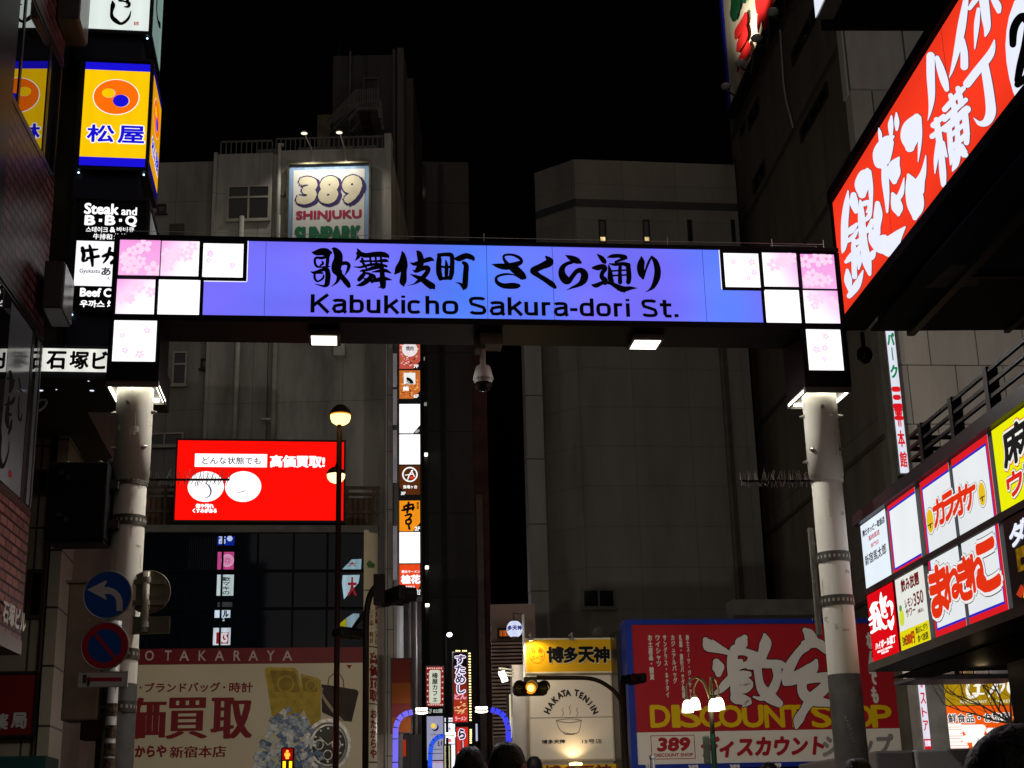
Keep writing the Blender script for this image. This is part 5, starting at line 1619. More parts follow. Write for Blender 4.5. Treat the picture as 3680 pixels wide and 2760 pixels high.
b.build('wave_print', INK, q_); st(p_, '鮨', 412, 314, 446, 338, LW, .05); st(p_, '6F', 476, 362, 504, 381, LW)
p_ = sp(418, 592, (252, 250, 255), 1.25, 'r'); st(p_, '5F', 484, 572, 509, 590, emit((190, 190, 190), 1, 0, sample=False))
p_ = sp(599, 777, (250, 250, 255), 1.25)
p_ = sp(785, 958, (88, 44, 18), .9, 'l'); b = MB(); b.pxdisc(PS, c('I', 453, 838), 28, .006, hole=.82); b.build('ring', LW, p_)
b = MB(); b.stroke(PS, 'I', [(470, 812, 6), (450, 840, 7), (440, 868, 6)], .007); b.stroke(PS, 'I', [(462, 815, 6), (480, 850, 6)], .007); b.stroke(PS, 'I', [(425, 842, 5), (470, 836, 5)], .007); b.build('monogram', LW, p_)
b = MB(); b.pxface(PS, c('I', 452, 848), c('I', 478, 866), .0075); b.build('red_square', emit((215, 60, 40), 1, 0), p_)
st(p_, '漁場ヶ台', 412, 902, 496, 922, LW, .03); st(p_, '3F', 400, 942, 426, 960, LW)
p_ = sp(994, 1176, (242, 146, 26), 1.0, 'r')
b = MB()
for s_ in [[(418, 1030, 6), (440, 1022, 12), (470, 1016, 6)], [(405, 1052, 6), (440, 1044, 12), (478, 1036, 8)], [(445, 1005, 8), (442, 1040, 13), (436, 1066, 8)], [(418, 1030, 8), (420, 1052, 8)], [(472, 1018, 8), (470, 1048, 10)], [(425, 1084, 6), (448, 1076, 10), (462, 1080, 8), (448, 1102, 8), (430, 1112, 5)], [(430, 1112, 8), (432, 1132, 8), (455, 1130, 9), (458, 1108, 8), (434, 1110, 8)], [(446, 1142, 8), (450, 1162, 10)]]:
    b.stroke(PS, 'I', s_, .006, grow=4)
b.build('lettering', INK, p_); st(p_, '恵那', 492, 1000, 508, 1046, INK, .02, True); st(p_, '2F', 482, 1150, 512, 1172, LW)
p_ = sp(1182, 1366, (252, 248, 255), 1.25)
p_ = sp(1374, 1556, (236, 74, 30), .95, 'r'); st(p_, '桂花', 402, 1438, 512, 1488, LW, .07); st(p_, '熊本ラーメン', 404, 1408, 512, 1426, LW, .03); st(p_, 'KEIKA', 430, 1502, 484, 1514, LW, .03)
st(p_, 'B1', 490, 1524, 514, 1538, LW); st(p_, 'B2', 490, 1540, 514, 1554, LW)
# its mounting pilaster building edge
ed = thing('corner_pier', 'pale grey tiled corner pier between the grey building and the directory sign', 'pier', PS.P(su0 - .3, 0, -2))
e0 = U(PS, 'I', 308, 700); e1 = U(PS, 'I', 352, 700)
MB().box(PS, (e0, e1, 0, Z(PS, 'I', 330, 40) + 2), -2.5, -.9).build('wall', wallmat('pier_tile', (.30, .28, .27), 2, 1.55, .014, 'x', .3, 0, .7, .05, .3, 5), ed)
MB().box(PS, (e1 + .02, su0 - .17, 0, Z(PS, 'I', 330, 40) + 2), -3, -1.0).build('recess', mat('pier_recess', (.1, .09, .09), .7), ed)
MB().box(PS, (e0 - .2, U(PS, 'J', 880, 600), 0, zb_ - .1), -3.2, -1.1).build('lower_wall', mat('pier_pale', (.33, .27, .24), .6, 0, .2, 2), ed)
# ================================================================ alley beyond the crossing
PA = PL(c('I', 700, 800), 54, 5)
ta = thing('dark_tower_building', 'tall dark building deep in the alley behind the directory sign', 'building', PA.P(U(PA, 'I', 650, 800), 0, -4))
ax0, ax1 = U(PA, 'I', 480, 800), U(PA, 'I', 832, 800)
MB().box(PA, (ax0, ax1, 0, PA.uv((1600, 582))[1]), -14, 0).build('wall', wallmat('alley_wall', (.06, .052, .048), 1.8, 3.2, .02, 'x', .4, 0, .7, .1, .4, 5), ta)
b = MB()
for x0, x1, m_ in ((640, 668, 0), (520, 560, 0)):
    b.box(PA, (U(PA, 'I', x0, 800), U(PA, 'I', x1, 800), 3, PA.uv((1600, 600))[1]), 0, .25)
b.build('rib', mat('alley_rib', (.03, .027, .026), .7), ta)
MB().box(PA, (ax1 + .01, U(PA, 'I', 925, 900), 0, Z(PA, 'I', 880, -40)), -10, -.3).build('stair_shaft', mat('shaft_red_brown', (.085, .035, .03), .6, 0, .4, 1.2), ta)
MB().box(PA, (U(PA, 'I', 846, 900), U(PA, 'I', 884, 900), 0, Z(PA, 'I', 880, 960)), -.29, .1).build('pipe_duct', mat('shaft_metal', (.12, .09, .08), .4, .4), ta)
for x0, x1, y, lab in ((519, 557, 733, 'middle'), (527, 563, 1402, 'lower'), (516, 566, 1626, 'lowest'), (520, 552, 434, 'upper'), (520, 540, 165, 'topmost')):
    u0, u1, zz = U(PA, 'I', x0, y), U(PA, 'I', x1, y), Z(PA, 'I', 540, y)
    t = thing('corridor_lamp', '%s corridor tube lamp on the dark alley building' % lab, 'lamp', PA.P((u0 + u1) / 2, zz, .3), 'corridor lamps in the alley')
    MB().box(PA, (u0, u1, zz - .05, zz + .05), .3, .4).build('tube', emit((250, 250, 225), 4 if lab != 'topmost' and lab != 'upper' else .25, 0, sample=False), t)
    MB().box(PA, (u0 + .1, u1 + .03, zz + .052, zz + .1), .0, .42).build('holder', GREYM, t)
u0, u1, zz = PA.uv((1489, 703))[0], PA.uv((1515, 703))[0], PA.uv((1502, 703))[1]
t = thing('corridor_lamp', 'single bright corridor lamp high on the dark building beside the billboard', 'lamp', PA.P(u0, zz, .3), 'corridor lamps in the alley')
MB().box(PA, (u0, u1, zz - .07, zz + .07), .3, .4).build('tube', emit((250, 250, 225), 4, 0, sample=False), t)
MB().box(PA, (u0 + .03, u1 - .03, zz - .2, zz - .072), .0, .38).build('holder', GREYM, t)
# low dark alley fronts left with pale shutter wall
PAL = PL(c('J', 900, 1200), 44, 5)
t = thing('alley_shop', 'dark narrow alley shop front behind the orange hanging banner', 'building', PAL.P(U(PAL, 'J', 960, 1000), 0, -3))
MB().box(PAL, (U(PAL, 'J', 790, 1000), U(PAL, 'J', 1090, 1000), 0, Z(PAL, 'J', 1000, 240)), -4, -.4).build('wall', mat('alley_front', (.07, .055, .055), .6, 0, .5, 1.4), t)
b = MB()
for x in (890, 990, 1040):
    b.tube([PAL.P(U(PAL, 'J', x, 900), 0, -.3), PAL.P(U(PAL, 'J', x, 900), Z(PAL, 'J', x, 240), -.3)], .05, 6)
b.build('drain_pipe', mat('pipe_grey_dark', (.2, .17, .16), .5), t)
MB().box(PAL, (U(PAL, 'J', 800, 1300), U(PAL, 'J', 1090, 1300), 0, Z(PAL, 'J', 900, 1380)), -.39, -.1).build('shutter', wallmat('shutter_pale', (.09, .08, .085), .35, 3, .02, 'x', .5), t)
b = MB().pxface(PAL, c('J', 930, 1420), c('J', 955, 1560), -.09); b.build('red_lamp', emit((190, 50, 20), .8, .2), t)
# orange fabric banner
PAL = PL(c('J', 900, 1000), 35.4, 5)
rbn = PAL.rect(c('J', 836, 760), c('J', 998, 1365))
t = thing('hanging_banner', 'tall hanging banner in dark red and orange fields beside the alley mouth', 'banner', PAL.P((rbn[0] + rbn[1]) / 2, rbn[2], .3))
for y0, y1, col in ((760, 955, (.09, .012, .008)), (956, 1125, (.14, .034, .006)), (1126, 1240, (.10, .016, .016)), (1241, 1365, (.17, .04, .008))):
    MB().pxbox(PAL, c('J', 836, y0), c('J', 998, y1), .28, .31).build('cloth_field', mat('banner_%d' % y0, col, .8, 0, .2, 1), t)
MB().frame(PAL, (rbn[0] - .03, rbn[1] + .03, rbn[2] - .03, rbn[3] + .03), .029, .27, .33).build('frame', BLACK, t)
# signs in the alley
PB1 = PL(c('J', 1200, 1000), 47, 5)
def asign(name, lab, k, x0, y0, x1, y1, rgb, st_, pl=PB1, dd=.35, cat='sign', group=None, case=True):
    r_ = pl.rect(c(k, x0, y0), c(k, x1, y1))
    t = thing(name, lab, cat, pl.P((r_[0] + r_[1]) / 2, r_[2], -dd / 2), group)
    MB().box(pl, (r_[0] - .03, r_[1] + .03, r_[2] - .03, r_[3] + .03), -dd, -.012).build('case', mat('sign_case', (.022, .022, .025), .4, .3), t)
    f = MB().face(pl, r_, 0).build('face', emit(rgb, st_, .05, 3), t)
    return t, f, r_
def al(pl, par, txt, k, x0, y0, x1, y1, col, bold=.03, v=False, d=.02):
    b = MB()
    (b.vtext(pl, txt, c(k, x0, y0), c(k, x1, y1), d, bold=bold) if v else b.text(pl, txt, c(k, x0, y1), c(k, x1, y0), d, bold=bold))
    return b.build('lettering', col, par)
t, f, r_ = asign('cafe_sign', 'vertical cafe sign, white plate in a red flower patterned border', 'J', 1128, 808, 1272, 1140, (150, 24, 24), .9)
b = MB()
for i in range(26):
    e = i / 26
    x, y = ((1138 + 124 * (e * 4), 822) if e < .25 else (1262, 822 + 305 * ((e - .25) * 4)) if e < .5 else (1262 - 124 * ((e - .5) * 4), 1128) if e < .75 else (1138, 1128 - 305 * ((e - .75) * 4)))
    a_ = rnd.random() * 6
    b.poly(PB1, [c('J', x + 9 * math.cos(a_ + q * 1.05), y + 9 * math.sin(a_ + q * 1.05)) for q in (0, 1, 2.5, 4)], .012 + i * .0002)
b.build('flower_print', emit((235, 200, 190), .9, 0, sample=False), f)
b = MB().poly(PB1, [c('J', *q) for q in [(1150, 850), (1162, 836), (1236, 836), (1246, 850), (1246, 1108), (1240, 1118), (1158, 1118), (1150, 1108)]], .025)
wp = b.build('white_plate', emit((205, 210, 190), .95, .03), f)
al(PB1, wp, '椿屋カフェ', 'J', 1172, 858, 1226, 1104, INK, .025, True, .045)
t, f, r_ = asign('seat_sign', 'small black sign with white seat count under the cafe sign', 'J', 1140, 1150, 1272, 1212, (8, 8, 10), .5)
al(PB1, f, '82席', 'J', 1184, 1162, 1262, 1198, emit((180, 190, 180), .9, 0, sample=False)); al(PB1, f, '2F', 'J', 1150, 1164, 1172, 1200, emit((180, 190, 180), .9, 0, sample=False), .01)
t, f, r_ = asign('moon_sign', 'pale vertical sign with yellow sun and black crescent', 'J', 1130, 1226, 1270, 1590, (160, 160, 190), .85)
b = MB().pxdisc(PB1, c('J', 1200, 1318), 13, .02); b.build('crescent', INK, f)
MB().pxdisc(PB1, c('J', 1192, 1310), 11, .035).build('crescent_gap', emit((185, 185, 205), .9, 0, sample=False), f)
b = MB()
for q in range(12):
    a_ = q * .5236
    b.poly(PB1, [c('J', 1184 + 26 * math.cos(a_), 1305 + 26 * math.sin(a_)), c('J', 1184 + 14 * math.cos(a_ + .3), 1305 + 14 * math.sin(a_ + .3)), c('J', 1184 + 14 * math.cos(a_ - .3), 1305 + 14 * math.sin(a_ - .3))], .045 + q * .001)
b.pxdisc(PB1, c('J', 1184, 1305), 6.4, .044)
b.build('sun', emit((250, 210, 60), 1, 0, sample=False), f)
b = MB(); b.text(PB1, 'sun & moon', c('J', 1162, 1384), c('J', 1240, 1370), .02, bold=.01); b.build('lettering', mat('ink_blue_grey', (.05, .05, .08), .6), f)
al(PB1, f, 'BL 4F', 'J', 1222, 1430, 1262, 1475, mat('ink_blue_grey', (.05, .05, .08), .6), .01)
b = MB()
for y in (1500, 1536):
    b.pxface(PB1, c('J', 1180, y), c('J', 1262, y + 3), .02)
b.build('rule_line', mat('ink_blue_grey', (.05, .05, .08), .6), f)
t, f, r_ = asign('red_dot_sign', 'white sign with a red dotted border below the moon sign', 'J', 1176, 1602, 1272, 1700, (190, 180, 215), .85)
b = MB()
for i in range(12):
    b.pxdisc(PB1, c('J', 1180 + i * 8, 1610), 1.4, .02)
b.build('dot_print', emit((200, 30, 60), .9, 0, sample=False), f)
PB2 = PL(c('J', 1420, 1000), 45, 5)
t, f, r_ = asign('neon_food_sign', 'tall lit sign with white outlined characters and food picture, edged by bulbs', 'J', 1352, 690, 1474, 1272, (26, 12, 12), .6, PB2)
b = MB().face(PB2, PB2.rect(c('J', 1352, 800), c('J', 1474, 1215)), .012, 4, 10, lambda a, e: tuple(x * max(0, 1 - e * .95) for x in lin(190, 60, 36)))
b.build('orange_field', emit_attr('lit_food_field', .9), f)
ho = emit((236, 232, 255), 1.25, 0, sample=False)
b = MB(); b.vtext(PB2, 'すためし', c('J', 1362, 706), c('J', 1460, 1036), .03, bold=.13); b.build('letter_halo', ho, f)
b = MB(); b.vtext(PB2, 'すためし', c('J', 1362, 706), c('J', 1460, 1036), .05, bold=.035); b.build('lettering', mat('ink_purple_dark', (.02, .005, .03), .5), f)
al(PB2, f, 'どん', 'J', 1364, 1040, 1460, 1082, emit((240, 150, 170), 1.0, 0, sample=False), .09, d=.04)
for col, n in (((240, 180, 130), 16), ((170, 40, 20), 16), ((250, 210, 150), 14)):
    b = MB()
    for i in range(n):
        a_ = rnd.random() * 6.28; q_ = math.sqrt(rnd.random())
        x, y = 1413 + 50 * q_ * math.cos(a_), 1150 + 52 * q_ * math.sin(a_)
        b.poly(PB2, [c('J', x + 11 * math.cos(a_ + q), y + 7 * math.sin(a_ + q)) for q in (0, 1.3, 2.6, 4.2)], .03 + i * .0006 + n * .001)
    b.build('food_print', emit(col, .95, 0, sample=False), f)
b = MB(); b.pxface(PB2, c('J', 1352, 1216), c('J', 1474, 1272), .028); rf = b.build('red_field', emit((200, 40, 36), .95, .05), f)
al(PB2, rf, 'ラーメン', 'J', 1368, 1228, 1462, 1262, emit((240, 170, 170), 1, 0, sample=False), .06, d=.045)
b = MB()
for y in [700 + 23.3 * i for i in range(25)]:
    for dx in (-4, 4):
        b.ball(PB2.P(*PB2.uv(c('J', 1488 + dx + (y - 700) * .014, y)), .1), .021, nu=6, nv=4)
for x in (1376, 1390, 1404, 1432, 1446, 1460):
    b.ball(PB2.P(*PB2.uv(c('J', x, 678)), .1), .021, nu=6, nv=4)
b.build('bulb_row', emit((255, 232, 150), 3, 0, sample=False), t)
t, f, r_ = asign('ramen_sign', 'red lit sign with black and white characters under the food sign', 'J', 1378, 1318, 1482, 1700, (206, 44, 34), .95, PB2)
b = MB(); b.vtext(PB2, 'らーめん', c('J', 1388, 1326), c('J', 1462, 1700), .03, bold=.12); b.build('letter_halo', ho, f)
b = MB(); b.vtext(PB2, 'らーめん', c('J', 1388, 1326), c('J', 1462, 1700), .05, bold=.05); b.build('lettering', INK, f)
b = MB()
for y in [1340 + 18 * i for i in range(7)]:
    for dx in (-4, 4):
        b.ball(PB2.P(*PB2.uv(c('J', 1498 + dx, y)), .1), .021, nu=6, nv=4)
b.build('bulb_row', emit((255, 232, 150), 3, 0, sample=False), t)
PB3 = PL(c('J', 1320, 1400), 46, 5)
t, f, r_ = asign('white_shop_sign', 'white lit stacked shop sign between the moon sign and the red sign', 'J', 1280, 1238, 1368, 1380, (245, 245, 255), 1.15, PB3)
b = MB(); b.pxface(PB3, c('J', 1280, 1272), c('J', 1368, 1282), .02); b.build('divider', INK, f)
al(PB3, f, 'カラオケ', 'J', 1288, 1246, 1360, 1266, mat('ink_blue', (.01, .02, .12), .5), .04); al(PB3, f, '大', 'J', 1310, 1315, 1334, 1345, mat('ink_red', (.3, .02, .02), .5), .02)
t, f, r_ = asign('white_shop_sign', 'white lit sign with pink stamp behind the nearest blue arch lamp', 'J', 1284, 1404, 1372, 1456, (245, 240, 250), 1.1, PB3)
b = MB(); b.pxdisc(PB3, c('J', 1322, 1428), 6, .02); b.build('stamp', emit((230, 120, 120), 1, 0, sample=False), f)
t, f, r_ = asign('cream_shop_sign', 'narrow cream vertical sign with dark characters under the white sign', 'J', 1278, 1472, 1326, 1700, (205, 196, 150), .85, PB3)
al(PB3, f, '椿屋珈琲', 'J', 1286, 1482, 1318, 1690, INK, .02, True)
t, f, r_ = asign('white_shop_sign', 'bright white narrow sign at the foot of the red ramen sign', 'J', 1336, 1462, 1374, 1700, (250, 250, 255), 1.2, PB3)
t, f, r_ = asign('slim_sign', 'slim pale lit sign right of the bulb edged signs', 'J', 1540, 1288, 1558, 1432, (200, 205, 235), .9, PB3)
# street light at the alley
b = MB()
q = PB3.uv(c('J', 1314, 556))
t = thing('street_light', 'small white street light high in the middle of the alley', 'street light', PB3.P(q[0], 0, .5))
MB().tube([PB3.P(q[0] - .1, 0, .5), PB3.P(q[0] - .1, q[1] - .02, .5), PB3.P(q[0], q[1] + .1, .5)], .04, 8).build('pole', mat('matt_black', (.004, .004, .004), .9, spec=.02), t)
MB().ball(PB3.P(q[0], q[1], .5), .09, .08, .07).build('lamp_head', emit((238, 242, 255), 7, 0), t)
lamp('POINT', PB3.P(q[0], q[1] - .35, 1.6), 110, (.95, .95, 1), t, .2)
# blue lit arch lamps
def arch(lab, k, foot, bend, head, Y, rgb, pts):
    p = PL(c(k, *pts[0]), Y, 3)
    P_ = [p.P(*p.uv(c(k, x, y))) for x, y in pts]
    t = thing('arch_lamp', lab, 'street lamp', Vector((P_[0].x, P_[0].y, 0)), 'blue lit arch lamps in the alley')
    q = [Vector((P_[0].x, P_[0].y, 0))] + P_
    sm = [Vector(v) for v in catmull([tuple(v) for v in P_], 5)]
    MB().tube([q[0], q[1]] + sm[1:], .064, 10).build('lit_tube', emit(rgb, 1.0, .05), t, smooth=True)
    b = MB(); b.tube([q[0] + Vector((.0, .08, 0)), q[1] + Vector((0, .08, 0))] + [v + Vector((0, .08, .01)) for v in sm[1:]], .03, 8); b.build('back_pole', DARKM, t)
    b = MB()
    for i in range(2, len(sm) - 1, 4):
        d_ = (sm[i + 1] - sm[i - 1]).normalized()
        b.tube([sm[i] - d_ * .012, sm[i] + d_ * .012], .067, 10)
    b.build('joint_ring', mat('joint_blue', (.02, .02, .12), .5), t)
    h = p.P(*p.uv(c(k, *head)))
    b = MB().lathe(h, [(0, .06), (.06, .05), (.13, .02), (.17, 0), (.15, -.02)], 14); b.build('lamp_shade', GREYM, t)
    b = MB(); b.ball(h + Vector((0, 0, .0)), .16, .13, .04); 
    for i in range(5):
        b.ball(h + Vector((-.11 + .055 * i, -.06, .07)), .034, nu=6, nv=4)
    b.build('lamp_light', emit((255, 250, 225), 6, 0), t)
    lamp('POINT', h + Vector((0, -.3, -.35)), 40, (1, .96, .85), t, .2)
arch('violet blue lit arch lamp on the left side of the alley mouth', 'J', 0, 0, (1088, 1192), 34.5, (124, 112, 246), [(866, 1700), (868, 1450), (872, 1320), (900, 1248), (950, 1206), (1012, 1190)])
arch('deep blue lit arch lamp on the right side of the alley mouth', 'J', 0, 0, (1590, 1182), 34.5, (66, 70, 252), [(1818, 1700), (1816, 1380), (1806, 1290), (1775, 1222), (1730, 1186), (1668, 1170)])
arch('shorter blue lit arch lamp in front of the moon sign', 'J', 0, 0, (1330, 1392), 42, (40, 90, 240), [(1156, 1700), (1160, 1560), (1170, 1470), (1200, 1420), (1240, 1396), (1274, 1388)])

# ================================================================ brown slatted building and noodle shop
PHs = PL(c('J', 1780, 800), 38, 2)
t = thing('slatted_building', 'low brownish building with horizontal slats and an orange lit window', 'building', PHs.P(U(PHs, 'J', 1800, 600), 0, -3))
x0_, x1_ = U(PHs, 'J', 1672, 600), U(PHs, 'J', 2050, 600)
zt_ = Z(PHs, 'J', 1800, 365)
MB().box(PHs, (x0_, x1_, 0, zt_ + .3), -.6, -.3).build('wall', mat('slat_wall', (.22, .15, .135), .7, 0, .2, 1), t)
b = MB(); z0_, z1_ = Z(PHs, 'J', 1780, 1400), Z(PHs, 'J', 1780, 585)
MB().box(PHs, (x0_, x1_, z0_, z1_), -.299, -.25).build('slat_recess', mat('slat_dark', (.02, .014, .013), .8), t)
n = 26
for i in range(n):
    zz = z0_ + (z1_ - z0_) * i / n
    b.box(PHs, (x0_, x1_, zz, zz + (z1_ - z0_) / n * .5), -.29, -.1)
b.build('slats', mat('slat_brown', (.34, .23, .2), .6, 0, .3), t)
rw = PHs.rect(c('J', 1722, 474), c('J', 1935, 560))
f = MB().frame(PHs, rw, .06, -.3, -.2).build('window', BLACK, t); MB().face(PHs, rw, -.28).build('pane', emit((150, 66, 20), .8, .3, 6), f)
b = MB()
for x in (1735, 1755, 1778, 1790):
    b.box(PHs, (U(PHs, 'J', x, 500), U(PHs, 'J', x + 4, 500), rw[2], rw[3]), -.27, -.26)
b.build('curtain_fold', emit((220, 120, 50), .8, 0, sample=False), f)
# roof behind with thin ridge wire
PH = PL(c('K', 900, 560), 31, 8)
hx0, hx1 = U(PH, 'K', 512, 1000), U(PH, 'K', 1368, 560)
hk = thing('noodle_shop', 'narrow noodle shop with yellow fascia and white pictured front', 'shop', PH.P((hx0 + hx1) / 2, 0, -3))
hz = Z(PH, 'K', 900, 403)
MB().box(PH, (hx0 - .24, hx1 + .02, 0, hz - .5), -.5, -.2).build('wall', mat('shop_pillar', (.42, .38, .38), .6, 0, .15, 2), hk)
fy = PH.rect(c('K', 505, 405), c('K', 1365, 720))
YEL = mat('fascia_yellow', (.60, .33, .006), .45, 0, .06, 1)
fa = MB().box(PH, fy, -.19, .05).build('fascia', YEL, hk)
MB().frame(PH, (fy[0] - .02, fy[1] + .02, fy[2] - .02, fy[3] + .02), .03, -.18, .062).build('fascia_rim', mat('rim_cream', (.6, .55, .4), .5), fa)
b = MB(); b1 = MB()
for ch, x0, x1 in (('博', 725, 876), ('多', 888, 1012), ('天', 1030, 1172), ('神', 1178, 1322)):
    b.text(PH, ch, c('K', x0, 628), c('K', x1, 482), .062, bold=.05, wave=.02)
    b1.text(PH, ch, c('K', x0 + 6, 636), c('K', x1 + 8, 490), .055, bold=.05, wave=.02)
b1.build('letter_halo', mat('letter_cream', (.6, .56, .42), .5), fa)
b.build('lettering', INK, fa)
b = MB(); b.pxdisc(PH, c('K', 622, 560), 28, .053, asp=1.05, hole=.93)
b.text(PH, '豚', c('K', 566, 540), c('K', 610, 494), .053, bold=.02); b.text(PH, '骨', c('K', 632, 540), c('K', 676, 494), .053, bold=.02); b.text(PH, 'スープ', c('K', 570, 606), c('K', 680, 560), .053, bold=.02)
b.build('round_stamp', mat('stamp_orange', (.5, .12, .005), .5), fa)
cr = PH.rect(c('K', 545, 742), c('K', 1385, 1588))
CRB = mat('front_white', (.62, .56, .5), .45, 0, .06, .8)
fr = MB().box(PH, (hx0 + .06, hx1 - .03, cr[2], fy[2] - .06), -.19, .0).build('white_front', CRB, hk)
b = MB()
zz = Z(PH, 'K', 900, 1166); b.box(PH, (hx0 + .08, hx1 - .04, zz - .006, zz + .006), 0, .003)
b.build('panel_seam', mat('seam_dark', (.1, .08, .07), .7), fr)
b = MB()
def rope(p0, p1, n):
    for i in range(n):
        x, y = p0[0] + (p1[0] - p0[0]) * i / n, p0[1] + (p1[1] - p0[1]) * i / n
        q = PH.uv(c('K', x, y))
        b.tube([PH.P(q[0] - .03, q[1] - .025, .02), PH.P(q[0] + .03, q[1] + .025, .02)], .011, 5)
rope((530, 745), (1360, 738), 42); rope((1355, 745), (1388, 1585), 42); rope((532, 930), (545, 1600), 34); rope((545, 1590), (1390, 1580), 42)
b.build('rope_trim', mat('rope_tan', (.3, .24, .16), .8), fr)
b = MB()
for ch, x, y, rot in (('H', 728, 1100, 66), ('A', 760, 1042, 54), ('K', 800, 992, 42), ('A', 848, 950, 28), ('T', 888, 930, 16), ('A', 928, 926, 6), ('T', 1012, 926, -10), ('E', 1058, 950, -22), ('N', 1104, 985, -36), ('J', 1142, 1024, -48), ('I', 1168, 1062, -58), ('N', 1190, 1102, -66)):
    w_ = 8 if ch == 'I' else 38
    q = PH.uv(c('K', x, y)); s_ = .11
    V, _ = glyphs(ch); ww = s_ * 2 * (max(v[0] for v in V) - min(v[0] for v in V)) / .7 / 2
    b.text(PH, ch, None, None, .004, bold=.05, uvr=(q[0] - ww * .5, q[0] + ww * .5, q[1] - s_ * .55, q[1] + s_ * .55), rot=rot)
b.text(PH, '博多天神', c('K', 674, 1424), c('K', 898, 1382), .004, bold=.04, wave=.02); b.text(PH, '15号店', c('K', 1066, 1422), c('K', 1258, 1376), .004, bold=.01)
b.build('lettering', mat('ink_soft', (.02, .018, .018), .6), fr)
# plain bowl outline where the shop mark stands
BL = [[(812, 1195, 5), (880, 1212, 5), (960, 1216, 5), (1060, 1196, 5)], [(812, 1195, 5), (880, 1184, 5), (980, 1180, 5), (1060, 1196, 5)], [(815, 1200, 5), (840, 1270, 5), (880, 1310, 5), (960, 1326, 5), (1030, 1310, 5), (1058, 1200, 5)], [(890, 1310, 5), (895, 1330, 5), (980, 1332, 5), (990, 1318, 5)],
      [(870, 1150, 4), (885, 1120, 4), (870, 1095, 4), (885, 1070, 4)], [(940, 1140, 4), (955, 1105, 4), (940, 1075, 4), (955, 1045, 4)], [(1010, 1150, 4), (1025, 1120, 4), (1010, 1095, 4), (1025, 1070, 4)]]
b = MB()
for s_ in BL:
    b.stroke(PH, 'K', s_, .004)
b.build('bowl_print', mat('ink_soft', (.02, .018, .018), .6), fr)
lz = Z(PH, 'K', 900, 1618)
lo = MB().box(PH, (hx0 + .06, hx1 - .03, lz - .9, lz - .02), -.19, .05).build('lower_fascia', YEL, hk)
b = MB(); b.text(PH, '博多天神', c('K', 700, 1760), c('K', 1340, 1628), .054, bold=.04); b.build('lettering', mat('ink_maroon', (.12, .02, .01), .5), lo)
WARM = emit((255, 214, 120), 14, 0)
def spot_lamp(lab, u_, z_, aim, e, d0=.35, col=(1, .78, .4)):
    t = thing('spot_lamp', lab, 'lamp', PH.P(u_, z_, d0), 'small spot lamps on the noodle shop')
    MB().tube([PH.P(u_, z_ + .12, .02), PH.P(u_, z_ + .14, d0), PH.P(u_, z_ + .04, d0)], .02, 6).build('arm', GREYM, t)
    MB().lathe(PH.P(u_, z_, d0), [(.02, .06), (.04, .035), (.05, -.015)], 12).build('shade', GREYM, t)
    MB().lathe(PH.P(u_, z_, d0), [(0, -.01), (.044, -.01)], 12).build('lens', WARM if e else mat('lens_off', (.2, .2, .18), .2), t)
    if e:
        lamp('SPOT', PH.P(u_, z_ - .03, d0 + .02), e, col, t, .05, aim, 140)
q = PH.uv(c('K', 545, 455)); spot_lamp('lit spot lamp at the left end of the yellow fascia', q[0], q[1] + .06, PH.P(q[0] + .12, q[1] - .4, .05), 36, .3)
q = PH.uv(c('K', 940, 425)); spot_lamp('unlit spot lamp over the middle of the yellow fascia', q[0], q[1], None, 0)
q = PH.uv(c('K', 1350, 425)); spot_lamp('unlit spot lamp at the right end of the yellow fascia', q[0], q[1], None, 0)
q = PH.uv(c('K', 980, 1610))
t = thing('up_lamp', 'warm uplight below the white front of the noodle shop', 'lamp', PH.P(q[0], q[1], .3), 'small spot lamps on the noodle shop')
MB().lathe(PH.P(q[0], q[1] - .05, .28), [(.03, -.06), (.1, -.04), (.13, .05)], 14).build('shade', GREYM, t)
MB().lathe(PH.P(q[0], q[1] - .05, .28), [(0, .06), (.12, .05), (.135, .02), (.13, -.01)], 14).build('lens', emit((255, 226, 150), 6, 0), t)
lamp('SPOT', PH.P(q[0], q[1] + .02, .22), 22, (1, .72, .38), t, .06, PH.P(q[0], q[1] + 1.0, .02), 130)
# satellite dish beside
q = PH.uv(c('K', 1270, 320))
t = thing('satellite_dish', 'small dark satellite dish above the yellow fascia', 'dish', PH.P(q[0], q[1] - .2, -.4))
MB().lathe(PH.P(q[0], q[1], -.4), [(0, -.02), (.1, .0), (.16, .04)], 18, Vector((-.5, -.8, .25))).build('reflector', mat('dish_dark', (.06, .055, .05), .5), t)
MB().tube([PH.P(q[0], hz - .3, -.5), PH.P(q[0], q[1], -.45)], .02, 6).build('mast', DARKM, t)
# round paper lantern on a pole
PLn = PL(c('K', 405, 300), 30.6, 5)
q = PLn.uv(c('K', 405, 302)); rl = U(PLn, 'K', 482, 302) - q[0]
t = thing('paper_lantern', 'round white paper lantern with blue characters hanging from a pole', 'lantern', PLn.P(q[0], q[1] - rl))
MB().lathe(PLn.P(*q), [(rl * .45, rl * 1.08)] + [(rl * math.cos(R(a_)) * (1 + .012 * (k % 2)), rl * 1.1 * math.sin(R(a_))) for k, a_ in enumerate(range(68, -70, -6))] + [(rl * .42, -rl * 1.08)], 26).build('shade', emit((214, 222, 250), .95, .06, 6), t)
b = MB().lathe(PLn.P(*q), [(0, rl * 1.12), (rl * .5, rl * 1.12), (rl * .5, rl * .98)], 18); b.lathe(PLn.P(*q), [(rl * .46, -rl * .97), (rl * .46, -rl * 1.1), (0, -rl * 1.1)], 18); b.build('rim', BLACK, t)
b = MB(); b.text(PLn, '多天神', c('K', 332, 322), c('K', 470, 276), 0, bold=.05)
